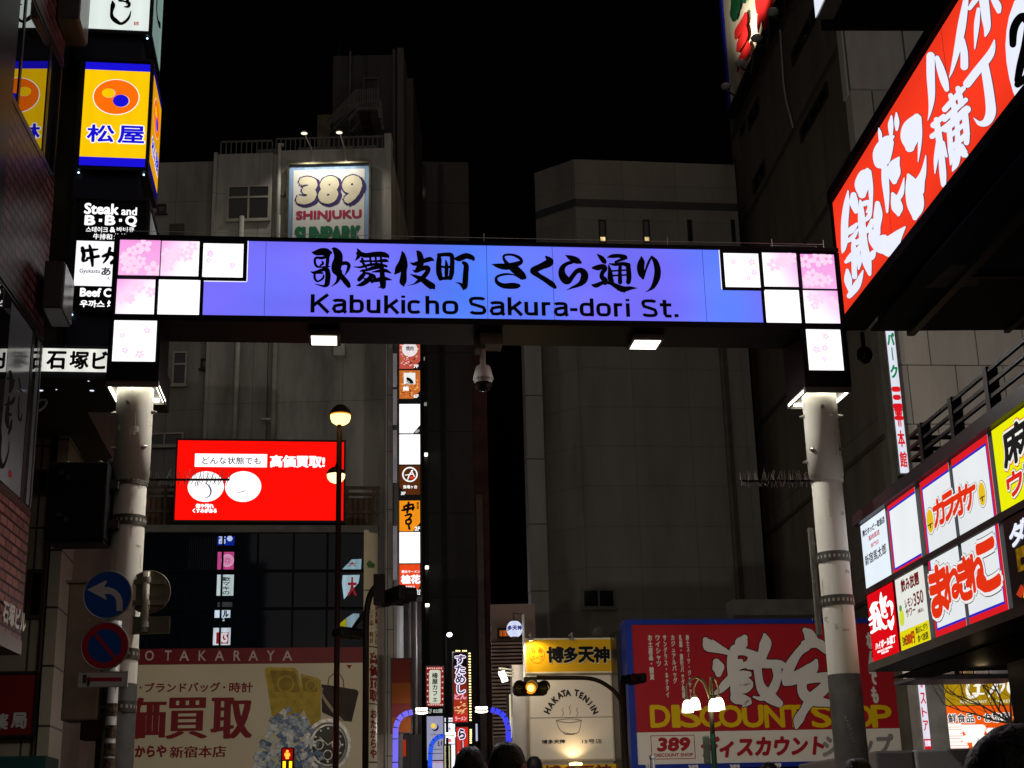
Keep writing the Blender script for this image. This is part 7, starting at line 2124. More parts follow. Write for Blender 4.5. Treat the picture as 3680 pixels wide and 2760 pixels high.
# red sign box (a thing of its own, hung on the building)
rsg = thing('red_sign', 'huge red lit sign with white brush characters along the near building', 'sign', RF.P(2, zr0, -.1))
b = MB(); b.box(RF, (uF - .03, uN - .5, zr0 - .1, zr1 + .12), -.2, -.03); 
b.box(RF, (uF - .03, uN - .5, zr1 + .012, zr1 + .12), -.03, .04); b.box(RF, (uF - .03, uN - .5, zr0 - .1, zr0 - .012), -.03, .04); b.box(RF, (uF - .04, uF - .012, zr0 - .012, zr1 + .012), -.03, .02)
b.build('case', NB, rsg)
f = MB().face(RF, (uF, uN - .6, zr0, zr1), 0, 24, 6, lambda a, e: tuple(x * (.86 + .45 * e * (1 - e) * 2) for x in lin(250, 58, 32))).build('face', emit_attr('lit_red_face', 1.0), rsg)
GIN = [('N', [[(168, 440, 12), (155, 560, 52), (140, 700, 62), (138, 850, 62), (128, 935, 40), (118, 970, 8)], [(215, 475, 50), (218, 540, 76), (236, 615, 40)], [(165, 800, 40), (200, 770, 56), (245, 722, 26)], [(165, 870, 30), (215, 830, 40), (250, 770, 20)], [(195, 850, 36), (240, 880, 50), (275, 850, 30)],
   [(152, 1045, 30), (200, 1000, 60), (262, 930, 40), (275, 890, 16)], [(215, 900, 40), (222, 1000, 52), (222, 1100, 46), (225, 1170, 46)], [(262, 965, 18), (266, 1040, 42), (260, 1105, 18)], [(163, 1115, 26), (170, 1200, 68), (182, 1285, 30)], [(180, 1335, 44), (235, 1260, 66), (270, 1190, 46), (298, 1118, 10)],
   [(335, 265, 40), (320, 300, 110), (290, 390, 130), (290, 470, 70)], [(345, 280, 50), (362, 400, 44), (366, 500, 34), (374, 615, 6)], [(275, 525, 20), (282, 620, 54), (290, 750, 66), (305, 900, 70), (330, 1040, 80), (355, 1150, 30)], [(290, 555, 44), (345, 540, 46), (352, 580, 40), (330, 620, 20)], [(300, 700, 30), (345, 660, 40), (362, 600, 30)], [(300, 790, 44), (350, 760, 50), (372, 690, 30)],
   [(320, 990, 40), (360, 1000, 70), (390, 960, 40), (404, 935, 6)], [(420, 548, 44), (425, 640, 76), (415, 740, 62), (415, 800, 60)], [(368, 785, 40), (385, 850, 90), (450, 890, 160), (530, 890, 150), (600, 810, 76), (655, 748, 14)], [(440, 930, 50), (520, 970, 70), (550, 995, 20)]]),
 ('M', [[(1170, 925, 6), (1178, 960, 26), (1183, 1012, 26)], [(1278, 985, 16), (1230, 1020, 80), (1180, 1100, 100), (1172, 1180, 70), (1190, 1205, 30)], [(1250, 1030, 60), (1235, 1100, 66), (1222, 1160, 60)], [(1212, 1190, 42), (1218, 1300, 54), (1228, 1420, 40), (1232, 1532, 16)], [(1318, 1138, 14), (1285, 1195, 84), (1280, 1260, 94), (1284, 1312, 40)],
   [(1272, 1400, 24), (1292, 1450, 70), (1308, 1510, 80), (1314, 1552, 24)], [(1305, 1440, 40), (1335, 1390, 40), (1355, 1285, 6)], [(1262, 838, 12), (1256, 900, 40), (1258, 968, 28)], [(1297, 815, 10), (1300, 880, 38), (1300, 938, 18)],
   [(1445, 845, 50), (1405, 920, 124), (1395, 1000, 134), (1395, 1065, 70)], [(1462, 850, 34), (1470, 960, 30), (1465, 1060, 24), (1455, 1170, 5)], [(1385, 1265, 24), (1410, 1330, 96), (1430, 1430, 128), (1438, 1510, 110), (1432, 1575, 36)], [(1450, 1350, 90), (1492, 1250, 44), (1512, 1122, 6)], [(1470, 1380, 60), (1490, 1290, 30)],
   [(1568, 905, 46), (1640, 838, 30)], [(1558, 985, 40), (1660, 910, 30)], [(1590, 865, 40), (1605, 980, 50), (1622, 1100, 46), (1635, 1250, 50), (1640, 1335, 36)], [(1600, 1030, 30), (1585, 1150, 32), (1578, 1255, 6)], [(1632, 1035, 40), (1662, 1130, 18)],
   [(1650, 790, 42), (1782, 640, 36)], [(1645, 862, 40), (1800, 722, 34)], [(1690, 690, 36), (1718, 790, 44), (1705, 870, 40)], [(1745, 640, 40), (1768, 750, 44)], [(1655, 930, 56), (1810, 790, 56)], [(1680, 920, 40), (1692, 1100, 40)], [(1790, 800, 50), (1806, 950, 46), (1806, 1030, 40)], [(1738, 880, 34), (1745, 1090, 44)], [(1685, 985, 34), (1800, 890, 34)], [(1690, 1075, 40), (1812, 965, 40)],
   [(1700, 1100, 50), (1692, 1190, 12)], [(1745, 1080, 50), (1728, 1180, 50), (1705, 1236, 10)], [(1765, 1060, 50), (1790, 1110, 56), (1800, 1120, 40)],
   [(1812, 605, 60), (1890, 505, 60), (1980, 390, 56), (2010, 290, 10)], [(1935, 470, 60), (1958, 600, 66), (1975, 720, 70), (1980, 815, 74), (1950, 880, 60), (1900, 892, 34), (1858, 852, 5)],
   [(1545, 405, 60), (1546, 550, 60), (1552, 700, 48), (1542, 800, 24), (1525, 870, 4)], [(1592, 418, 34), (1615, 490, 54), (1643, 580, 58), (1662, 645, 36)],
   [(1800, 5, 40), (1772, 180, 60), (1742, 340, 50), (1702, 500, 24), (1680, 562, 4)], [(1772, 290, 44), (1788, 380, 54), (1790, 480, 56)],
   [(1828, 60, 30), (1920, -70, 50), (2010, -180, 40)], [(1892, 65, 24), (1880, 180, 40), (1866, 352, 8)], [(1925, -60, 70), (1945, 110, 66), (1955, 200, 50), (1942, 258, 16)], [(1995, -20, 40), (2030, 40, 56), (2040, 80, 36)]])]
b = MB(); b1 = MB()
for k, L_ in GIN:
    for s_ in L_:
        b.stroke(RF, k, s_, .004, grow=7); b1.stroke(RF, k, s_, .008)
def bigdisc(bb, d, g):
    pts = [(2150, 10), (2112, 120), (2094, 220), (2086, 330), (2094, 450), (2115, 570), (2140, 660), (2165, 724), (2225, 660), (2300, 540), (2360, 350), (2370, 150), (2330, -40), (2240, -100)]
    cx, cy = 2225, 320
    bb.poly(RF, [c('M', cx + (x - cx) * g, cy + (y - cy) * g) for x, y in pts], d)
for u_ in (uF + 1.55, uF + 3.1, uF + 4.65):
    MB().box(RF, (u_ - .003, u_ + .003, zr0, zr1), 0, .0022).build('panel_seam', emit((176, 40, 24), .9, 0, sample=False), f)
bigdisc(b, .0035, 1.012); bigdisc(b1, .0075, 1)
b.build('letter_outline', mat('outline_purple', (.12, .03, .05), .5), f)
WS = emit((232, 236, 255), 1.05, .02, sample=False)
bl_ = b1.build('brush_lettering', WS, f)
b = MB()
for s_ in [[(2145, 320, 50), (2150, 220, 60), (2180, 150, 60), (2220, 120, 60), (2260, 160, 70)], [(2265, 180, 70), (2240, 330, 70), (2200, 480, 60), (2180, 580, 50)], [(2180, 610, 50), (2240, 560, 50), (2300, 480, 50)]]:
    b.stroke(RF, 'M', s_, .012)
b.build('numeral', INK, bl_)
# lower panel box
LP = PL(c('P', 760, 600), 11.9, -87.0)
ul0 = LP.uv(c('V', 78, 345))[0]
zl_t = (LP.uv(c('V', 78, 350))[1] + LP.uv(c('V', 570, 20))[1]) / 2
zl_b = (LP.uv(c('V', 190, 1628))[1] + LP.uv(c('U', 440, 1545))[1]) / 2
zl_m1 = (LP.uv(c('V', 128, 955))[1] + LP.uv(c('V', 640, 635))[1]) / 2
zl_m0 = (LP.uv(c('V', 135, 1010))[1] + LP.uv(c('V', 655, 705))[1]) / 2
pbx = thing('panel_sign_box', 'long black sign box holding two rows of lit shop panels under the balcony', 'sign box', LP.P(ul0 + 2, zl_b, -.2))
b = MB()
b.box(LP, (ul0 - .05, 8, zl_b - .07, zl_t + .10), -.6, -.02)
us_ = [LP.uv(c('V', 78, 345))[0], LP.uv(c('V', 305, 170))[0], LP.uv(c('V', 325, 165))[0], LP.uv(c('V', 582, 20))[0], LP.uv(c('V', 628, 0))[0], LP.uv(c('U', 50, 560))[0], LP.uv(c('U', 70, 560))[0], LP.uv(c('U', 308, 370))[0], LP.uv(c('U', 332, 345))[0]]
us_b = us_[:]
b.box(LP, (ul0 - .05, 8, zl_t + .006, zl_t + .10), -.0199, .05)
b.box(LP, (ul0 - .05, 8, zl_b - .07, zl_b - .006), -.0199, .03)
b.box(LP, (ul0 - .05, 8, zl_m0 + .004, zl_m1 - .004), -.0199, .012)
b.build('case', mat('box_purple_black', (.022, .014, .018), .4, 0, .2), pbx)
cols = [(us_[0], us_[1]), (us_[2], us_[3]), (us_[4], us_[5]), (us_[6], us_[7]), (us_[8], us_[8] + 1.5), (us_[8] + 1.55, us_[8] + 3.2)]
PW_ = emit((232, 236, 238), 1.02, .05)
def panel(i, row, m_, lab=None):
    r_ = (cols[i][0] + .004, cols[i][1] - .004, zl_m1 if row == 0 else zl_b, zl_t if row == 0 else zl_m0)
    return MB().face(LP, r_, .0).build('lit_panel', m_, pbx), r_
def sub(r_, a0, a1, e0, e1):
    return (r_[0] + (r_[1] - r_[0]) * a0, r_[0] + (r_[1] - r_[0]) * a1, r_[2] + (r_[3] - r_[2]) * e0, r_[2] + (r_[3] - r_[2]) * e1)
REDP = emit((226, 30, 38), .95, .03, sample=False); BLUP = emit((46, 44, 200), .9, 0, sample=False)
def lt(par, r_, txt, a0, a1, e0, e1, col, bold=.03, d=.004, v=False, **kw):
    b = MB()
    (b.vtext(LP, txt, None, None, d, bold=bold, uvr=sub(r_, a0, a1, e0, e1)) if v else b.text(LP, txt, None, None, d, bold=bold, uvr=sub(r_, a0, a1, e0, e1), **kw))
    return b.build('lettering', col, par)
BLUEI = mat('ink_navy', (.01, .01, .05), .6)
f, r_ = panel(0, 0, emit((226, 236, 246), 1.02, .05))
lt(f, r_, '博士ホッピー取扱店', .08, .97, .80, .90, BLUEI, .03, wave=.02); lt(f, r_, '馬肉直送', .30, .74, .68, .76, emit((200, 70, 90), .9, 0, sample=False), .02); lt(f, r_, '専門店', .36, .68, .555, .625, emit((215, 120, 135), .9, 0, sample=False), .01)
lt(f, r_, '新宿馬太郎', .08, .92, .34, .50, INK, .012, wave=.03)
f, r_ = panel(1, 0, PW_)
def bord(f, r_, t0=.09, b0=.07, l0=.03, r0=.0, tt=True, bt_=True):
    b = MB(); w_, h_ = r_[1] - r_[0], r_[3] - r_[2]
    br = MB(); 
    if tt: b.box(LP, sub(r_, 0, 1, 1 - t0, 1), .001, .003); br.box(LP, sub(r_, l0, 1 - r0, 1 - t0 - .03, 1 - t0), .001, .003)
    if bt_: b.box(LP, sub(r_, 0, 1, 0, b0), .001, .003); br.box(LP, sub(r_, l0, 1 - r0, b0, b0 + .03), .001, .003)
    if l0: b.box(LP, sub(r_, 0, l0, b0 if bt_ else 0, 1 - t0 if tt else 1), .001, .003); br.box(LP, sub(r_, l0, l0 + .02, (b0 + .03) if bt_ else 0, (1 - t0 - .03) if tt else 1), .001, .003)
    if r0: b.box(LP, sub(r_, 1 - r0, 1, b0 if bt_ else 0, 1 - t0 if tt else 1), .001, .003); br.box(LP, sub(r_, 1 - r0 - .02, 1 - r0, (b0 + .03) if bt_ else 0, (1 - t0 - .03) if tt else 1), .001, .003)
    b.build('red_border', REDP, f); br.build('blue_border', BLUP, f)
bord(f, r_, .06, .03, .045, .0)
f, r_ = panel(0, 1, emit((222, 12, 22), .95, .04))
KL = [[(190, 1130, 40), (215, 1080, 50), (240, 1060, 20)], [(180, 1120, 20), (195, 1160, 24)], [(170, 1215, 24), (205, 1185, 34), (240, 1160, 24)], [(175, 1265, 20), (215, 1240, 28)], [(205, 1120, 20), (215, 1200, 26), (215, 1300, 26)], [(190, 1335, 26), (240, 1300, 30)], [(235, 1110, 26), (255, 1150, 20)], [(245, 1180, 26), (255, 1250, 28), (268, 1300, 24)], [(262, 1170, 24), (275, 1240, 30), (310, 1290, 34), (330, 1275, 14)],
      [(276, 968, 8), (278, 1030, 30), (285, 1110, 24), (292, 1180, 20)], [(262, 1060, 14), (300, 1040, 40), (325, 1005, 16)], [(310, 1060, 30), (300, 1110, 36), (315, 1140, 30)], [(300, 1190, 20), (325, 1190, 30), (335, 1160, 10)], [(335, 1090, 24), (355, 1060, 40), (374, 1090, 30), (376, 1150, 14), (372, 1180, 5)], [(345, 1230, 24), (365, 1260, 50), (382, 1230, 30), (390, 1180, 6)], [(362, 1260, 50), (372, 1300, 26)]]
b = MB()
for s_ in KL:
    b.stroke(LP, 'V', s_, .004)
b.build('brush_lettering', WL, f)
b = MB(); q0, q1 = LP.uv(c('V', 188, 1490)), LP.uv(c('V', 405, 1300))
b.text(LP, 'ハイボール横丁', None, None, .004, bold=.04, uvr=sub(r_, .17, .93, .155, .265)); b.text(LP, 'GINDACO HIGHBALL', None, None, .004, bold=.02, uvr=sub(r_, .22, .80, .105, .135)); b.text(LP, 'YOKOCHO', None, None, .004, bold=.03, uvr=sub(r_, .36, .64, .065, .095))
b.build('lettering', WL, f)
f, r_ = panel(1, 1, emit((226, 228, 220), 1.0, .05))
yf = MB().box(LP, sub(r_, 0, 1, 0, .265), .001, .003).build('yellow_field', emit((232, 220, 20), .95, .03, sample=False), f)
BRN = emit((120, 24, 20), .8, 0, sample=False)
lt(f, r_, '飲み放題', .22, .84, .78, .95, BRN, .04, wave=.02); lt(f, r_, 'レモン', .30, .58, .55, .66, BRN, .03); lt(f, r_, '350', .60, .92, .52, .69, BRN, .02); lt(f, r_, 'サワー', .30, .62, .42, .53, BRN, .03); lt(f, r_, '(税込)', .70, .88, .40, .46, BRN, .01)
b = MB(); u_, z_ = r_[0] + (r_[1] - r_[0]) * .13, r_[2] + (r_[3] - r_[2]) * .45; b.disc(LP, u_, z_, (r_[1] - r_[0]) * .09, (r_[3] - r_[2]) * .12, .004, 20); b.build('lemon_print', emit((206, 216, 60), .95, .1, sample=False), f)
b = MB(); b.disc(LP, u_, z_ + (r_[3] - r_[2]) * .13, (r_[1] - r_[0]) * .05, (r_[3] - r_[2]) * .045, .006, 14); b.build('leaf_print', emit((90, 160, 70), .9, .1, sample=False), f)
lt(yf, r_, '生30分', .08, .22, .06, .19, BRN, .03, v=False); lt(yf, r_, '380円', .22, .50, .05, .20, emit((190, 70, 20), .9, 0, sample=False), .07); lt(yf, r_, '焼おにぎり', .56, .95, .15, .24, INK, .01); lt(yf, r_, '食べ放題', .60, .95, .03, .13, INK, .01)
# karaoke panels
f2, ra_ = panel(2, 0, PW_); bord(f2, ra_, .09, .0, .055, 0, True, False)
f3, rb_ = panel(3, 0, PW_); bord(f3, rb_, .09, .0, .0, .05, True, False)
f4, rc_ = panel(2, 1, PW_); bord(f4, rc_, 0, .085, .055, 0, False, True)
f5, rd_ = panel(3, 1, PW_); bord(f5, rd_, 0, .085, 0, .06, False, True)
ORR = emit((232, 52, 20), .95, 0, sample=False)
def big(ch, k, x0, y0, x1, y1, par):
    a, e = LP.uv(c(k, x0, y1)), LP.uv(c(k, x1, y0))
    q = (a[0], e[0], (LP.uv(c(k, x0, y1))[1] + LP.uv(c(k, x0, y1))[1]) / 2, LP.uv(c(k, x0, y0))[1])
    b = MB(); b.text(LP, ch, None, None, .0035, bold=.13, uvr=q); b.build('letter_shadow', mat('shadow_grey_print', (.03, .03, .03), .6), par)
    b = MB(); b.text(LP, ch, None, None, .0055, bold=.115, uvr=q); b.build('letter_halo', emit((238, 236, 236), 1, 0, sample=False), par)
    b = MB(); b.text(LP, ch, None, None, .0085, bold=.055, uvr=q); b.build('lettering', ORR, par)
big('カ', 'P', 1385, 125, 1455, 345, f2); big('ラ', 'P', 1460, 75, 1540, 300, f2); big('オ', 'P', 1545, 40, 1640, 265, f3); big('ケ', 'P', 1640, -10, 1725, 215, f3)
big('ま', 'P', 1370, 700, 1470, 1110, f4); big('ね', 'P', 1478, 690, 1590, 985, f4); big('き', 'P', 1608, 620, 1690, 970, f5); big('ね', 'P', 1690, 590, 1795, 900, f5); big('こ', 'P', 1770, 500, 1905, 900, f5)
for x, y, par in ((1340, 290, f2), (1782, 60, f3)):
    u_, z_ = LP.uv(c('P', x, y)); w_ = abs(LP.uv(c('P', x + 30, y))[0] - u_); h_ = abs(LP.uv(c('P', x, y + 105))[1] - z_)
    b = MB(); b.disc(LP, u_, z_, w_ * 1.32, h_ * 1.2, .004, 26); b.build('coin_outline', INK, par)
    b = MB(); b.disc(LP, u_, z_, w_ * 1.24, h_ * 1.15, .0046, 26); b.build('coin_halo', emit((238, 236, 236), 1, 0, sample=False), par)
    b = MB(); b.disc(LP, u_, z_, w_, h_, .0055, 26); b.build('coin', emit((240, 196, 30), .95, .05, sample=False), par)
    b = MB(); b.box(LP, (u_ - w_ * .8, u_ + w_ * .8, z_ - h_ * .34, z_ - h_ * .26), .007, .008); b.box(LP, (u_ - w_ * .12, u_ + w_ * .12, z_ - h_ * .62, z_ - h_ * .2), .007, .0085); b.build('coin_mark', INK, par)
# mahjong and darts panels
f6, r_ = panel(4, 0, emit((240, 240, 12), .98, .03))
def outl(txt, a0, a1, e0, e1, par, r_, cols_, bold=.05):
    n = len(txt)
    for i, ch in enumerate(txt):
        q = sub(r_, a0 + (a1 - a0) * i / n + .01, a0 + (a1 - a0) * (i + 1) / n - .01, e0, e1)
        b = MB(); b.text(LP, ch, None, None, .004, bold=bold + .1, uvr=q); b.build('letter_shadow', ORR if cols_[0] is INK else INK, par)
        b = MB(); b.text(LP, ch, None, None, .006, bold=bold + .07, uvr=q); b.build('letter_halo', emit((245, 245, 235), 1, 0, sample=False), par)
        b = MB(); b.text(LP, ch, None, None, .0085, bold=bold, uvr=q); b.build('lettering', cols_[i % len(cols_)], par)
outl('麻雀', .10, .78, .46, .88, f6, r_, [INK], .05)
outl('ウェルカム', .10, 1.0, .10, .36, f6, r_, [emit((226, 40, 30), .95, 0, sample=False), emit((40, 110, 220), .95, 0, sample=False), emit((20, 150, 80), .95, 0, sample=False)], .05)
f7, r_ = panel(4, 1, mat('panel_black', (.008, .007, .008), .3))
lt(f7, r_, 'ダーツ', .06, .62, .66, .90, WS, .06)
b = MB(); b.box(LP, sub(r_, .10, .52, .36, .62), .001, .003); pz_ = b.build('photo_print', emit((150, 110, 20), .5, .7, 22, sample=False), f7)
b = MB(); b.box(LP, sub(r_, .14, .48, .42, .50), .003, .004); b.build('photo_dark', mat('print_black', (.008, .008, .009), .3), pz_)
for col, n in (((200, 60, 30), 12), ((240, 170, 60), 12), ((236, 220, 200), 10)):
    b = MB()
    for i in range(n):
        a_, e_ = rnd.uniform(.08, .7), rnd.uniform(.02, .27); s_ = rnd.uniform(.03, .07)
        x, z = r_[0] + (r_[1] - r_[0]) * a_, r_[2] + (r_[3] - r_[2]) * e_
        t0 = rnd.random() * 6
        b.poly(LP, [(x + .08 * math.cos(t0 + q), z + .04 * math.sin(t0 + q)) for q in (0, 1.2, 2.8, 4.3)], .002 + i * .0002 + n * .0003, uv=True)
    b.build('food_print', emit(col, .85, .1, sample=False), f7)
panel(5, 0, emit((240, 240, 12), .98, .03)); panel(5, 1, mat('panel_black', (.008, .007, .008), .3))
# balcony slab and railing
zsl = zl_t + .105
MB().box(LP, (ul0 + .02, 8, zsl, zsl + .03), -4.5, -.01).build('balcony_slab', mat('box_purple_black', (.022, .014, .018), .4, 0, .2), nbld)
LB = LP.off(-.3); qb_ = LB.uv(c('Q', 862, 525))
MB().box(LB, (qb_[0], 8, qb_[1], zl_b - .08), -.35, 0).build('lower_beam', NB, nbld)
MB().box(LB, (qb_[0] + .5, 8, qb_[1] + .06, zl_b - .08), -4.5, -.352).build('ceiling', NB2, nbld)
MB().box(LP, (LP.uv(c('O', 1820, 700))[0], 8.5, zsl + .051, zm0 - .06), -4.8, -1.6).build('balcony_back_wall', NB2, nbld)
RP = LP.off(-.12)
rl = thing('balcony_railing', 'black balcony railing of flat bars above the lit shop panels', 'railing', RP.P(ul0 + 2, zsl + .05))
b = MB(); ur0 = RP.uv(c('O', 1150, 1130))[0]
zt_ = (RP.uv(c('O', 1150, 1120))[1] + RP.uv(c('O', 1480, 830))[1]) / 2
hh = zt_ - zsl - .03
for i in range(4):
    zz = zsl + .03 + hh * (i + .75) / 3.85
    b.box(RP, (ur0, 8, zz - .012, zz + .012), -.012, .012)
    b.box(PL(c('O', 1150, 1130), 10, 3) if False else RP, (ur0, ur0 + .024, zz - .0155, zz + .0155), -3.2, -.0125)
b.build('rail', mat('rail_black', (.014, .013, .014), .4, .4), rl)
RAILM = mat('rail_black', (.014, .013, .014), .4, .4)
for u_ in [RP.uv(c('O', x, y))[0] for x, y in ((1265, 1080), (1525, 880), (1830, 660))] + [6.0, 7.0]:
    MB().box(RP, (u_ - .035, u_ + .035, zsl + .051, zt_ + .02), -.06, .02).build('post', RAILM, rl)
# small cctv-like fitting under the red sign end
q = RF.P(uF + .02, zm0 - .22, -.1)
t = thing('wall_camera', 'small black security camera under the far end of the red sign', 'camera', q)
MB().tube([q + Vector((.05, .0, .22)), q + Vector((.05, 0, .05))], .02, 8).build('stem', BLACK, t); MB().ball(q + Vector((.05, 0, 0)), .075, .075, .085).build('dome', mat('dome_glass', (.012, .01, .01), .06, 0, .2, 3, 0, 1.8), t, smooth=True)
# ground floor of near building, ceiling with amber lamp, dark column
LG = LP.off(-.9); MB().box(LG, (LG.uv(c('Q', 2075, 700))[0], 9, 0, qb_[1] + .05), -4, 0).build('ground_wall', NB, nbld)
zc = qb_[1] + .055
P_ = [CC + ray(c('Q', *q)) * ((zc - CAMZ) / ray(c('Q', *q)).z) for q in ((1740, 318), (1800, 318), (1800, 335), (1740, 335))]
b = MB(); am = (P_[0] + P_[2]) / 2; b.ball(am + Vector((0, 0, -.01)), .026, .026, .012); t = tag(b.build('ceiling_lamp', emit((255, 200, 110), 8, 0)), 'small amber ceiling lamp under the near building overhang', 'lamp')
lamp('POINT', am + Vector((0, 0, -.1)), .35, (1, .7, .35), nbld, .05)
# cluttered awning strip seen under the overhang
PX = PL(c('Q', 1700, 430), 20, 6)
rx = PX.rect(c('Q', 1130, 395), c('Q', 2060, 500))
t = thing('shop_awning', 'pale striped shop awning glimpsed under the near building', 'awning', PX.P((rx[0] + rx[1]) / 2, rx[2]))
for i, (x0, x1, col) in enumerate(((1130, 1500, (.22, .17, .15)), (1500, 1590, (.3, .13, .08)), (1590, 1700, (.42, .28, .14)), (1700, 1850, (.32, .27, .25)), (1850, 2060, (.2, .19, .2)))):
    MB().pxbox(PX, c('Q', x0 + 1, 395), c('Q', x1 - 1, 500), -.6, rnd.uniform(-.05, .05)).build('cloth_strip', mat('awning_cloth_%d' % i, col, .7, 0, .5, 4), t)
MB().box(PX, (rx[0] - .2, rx[1] + .2, rx[3] + .0, rx[3] + .1), -.7, .1).build('valance_bar', BLACK, t)
MB().box(PX, (rx[0] - .1, rx[1] + .2, rx[2] - .05, rx[2] - .001), -.7, .1).build('valance_bar', BLACK, t)
# far right lit boards
PF = PL(c('Q', 1320, 800), 24, 6)
r_ = PF.rect(c('Q', 1300, 525), c('Q', 2300, 796))
fb = thing('food_hall_board', 'lit gold and orange shop board with white characters behind bare branches', 'billboard', PF.P(r_[0] + 1.2, 0.5, -.2))
zlo = Z(PF, 'Q', 1400, 1400)
f = MB().face(PF, r_, 0).build('gold_field', emit((176, 138, 16), .85, .12, 1.2), fb)
f2 = MB().face(PF, (r_[0] + .02, r_[1], zlo, r_[2] - .01), .0, 6, 4, lambda a, e: tuple(x * (1.1 - .45 * a) for x in lin(255, 96, 14))).build('orange_field', emit_attr('lit_orange_field', .95), fb)
MB().box(PF, (r_[0] - .0, r_[1], zlo, r_[3] + .02), -.35, -.02).build('case', DARKM, fb)
MB().pxface(PF, c('Q', 1262, 520), c('Q', 1300, 796), .01).build('side_light', emit((250, 244, 230), 1.1, .03), fb)
MB().pxface(PF, c('Q', 1292, 806), c('Q', 1346, 1400), .012).build('yellow_side', emit((240, 200, 20), 1.0, .05), fb)
b = MB()
for s_ in [[(1640, 590, 30), (1632, 650, 36), (1650, 720, 34), (1690, 730, 14)], [(1700, 610, 14), (1740, 600, 30), (1790, 590, 12)], [(1750, 545, 30), (1745, 620, 34), (1740, 690, 30), (1700, 720, 28), (1690, 690, 20), (1740, 690, 20), (1800, 690, 16)],
           [(1850, 720, 14), (1890, 640, 34), (1930, 600, 30), (1990, 580, 30), (2000, 620, 26), (1960, 680, 20)], [(1900, 560, 26), (1930, 640, 30), (1950, 710, 20)], [(1960, 550, 20), (1990, 560, 14)], [(2060, 560, 30), (2050, 640, 34), (2080, 690, 26)], [(2120, 560, 20), (2140, 640, 26)]]:
    b.stroke(PF, 'Q', s_, .01)
b.build('brush_lettering', emit((240, 236, 220), 1.1, 0, sample=False), f)
b = MB(); b.text(PF, 'RESTAURANT ・ MARKET DINING', c('Q', 1560, 788), c('Q', 2240, 748), .01, bold=.02); b.build('lettering', emit((235, 225, 190), 1, 0, sample=False), f)
b = MB()
for i in range(9):
    x = 1312 + i * 72; b.tube([PF.P(*PF.uv(c('Q', x, 522)), .1), PF.P(*PF.uv(c('Q', x + 16, 545)), .2)], .02, 6)
b.build('rim_lamp', emit((250, 220, 60), 2, 0, sample=False), fb)
b = MB(); b.text(PF, '生鮮食品・お惣菜・飲料', c('Q', 1350, 990), c('Q', 2330, 880), .012, bold=.09); b.build('letter_halo', emit((250, 246, 240), 1.1, 0, sample=False), f2)
b = MB(); b.text(PF, '生鮮食品・お惣菜・飲料', c('Q', 1350, 990), c('Q', 2330, 880), .016, bold=.02); b.build('lettering', INK, f2)
b = MB(); b.text(PF, '三', c('Q', 1380, 1245), c('Q', 1590, 1030), .012, bold=.13); b.text(PF, '平', c('Q', 1610, 1250), c('Q', 1810, 1030), .012, bold=.11); b.text(PF, 'ストア', c('Q', 1850, 1245), c('Q', 2330, 1035), .012, bold=.1); b.build('big_lettering', emit((252, 246, 238), 1.15, 0, sample=False), f2)
PF3 = PL(c('Q', 1180, 800), 23.8, 6)
r_ = PF3.rect(c('Q', 1160, 518), c('Q', 1222, 1130)); r_ = (U(PF3, 'Q', 1152, 800), U(PF3, 'Q', 1222, 800), Z(PF3, 'Q', 1200, 1400), Z(PF3, 'Q', 1180, 500))
t = thing('strip_sign', 'slim white lit strip sign with red characters beside the gold and orange board', 'sign', PF3.P(r_[0], r_[2]))
MB().box(PF3, (r_[0] - .03, r_[1] + .32, r_[2], r_[3] + .1), -.4, -.01).build('case', GREYM, t)
f = MB().face(PF3, r_, 0).build('face', emit((226, 224, 238), 1, .04), t)
b = MB()
w_ = r_[1] - r_[0]
for ch, y0, y1, bd in (('平', 520, 620, .08), ('ス', 680, 790, .02), ('ト', 830, 925, .02), ('ア', 965, 1065, .02)):
    b.text(PF3, ch, None, None, .008, bold=bd, uvr=(r_[0] + w_ * .15, r_[1] - w_ * .15, Z(PF3, 'Q', 1200, y1), Z(PF3, 'Q', 1200, y0)))
b.build('lettering', emit((214, 34, 56), .95, 0, sample=False), f)
b = MB(); b.face(PF3, (r_[0], r_[1], r_[2], Z(PF3, 'Q', 1220, 1150)), .006); rf = b.build('red_field', emit((206, 24, 44), .95, .03), f)
b = MB(); b.text(PF3, '別館', None, None, .014, bold=.03, uvr=(r_[0] + w_ * .1, r_[1] - w_ * .1, Z(PF3, 'Q', 1220, 1225), Z(PF3, 'Q', 1220, 1165))); b.build('lettering', WS, rf)
tb_ = thing('store_annex', 'dark annex wall carrying the slim strip sign and the gold board', 'building', PF.P(3, 0, -2))
MB().box(PF, (U(PF, 'Q', 1100, 800), r_[1] + 6, 0, 5.1), -.8, -.5).build('wall', mat('annex_dark', (.05, .045, .035), .7, 0, .4, 1.5), tb_)
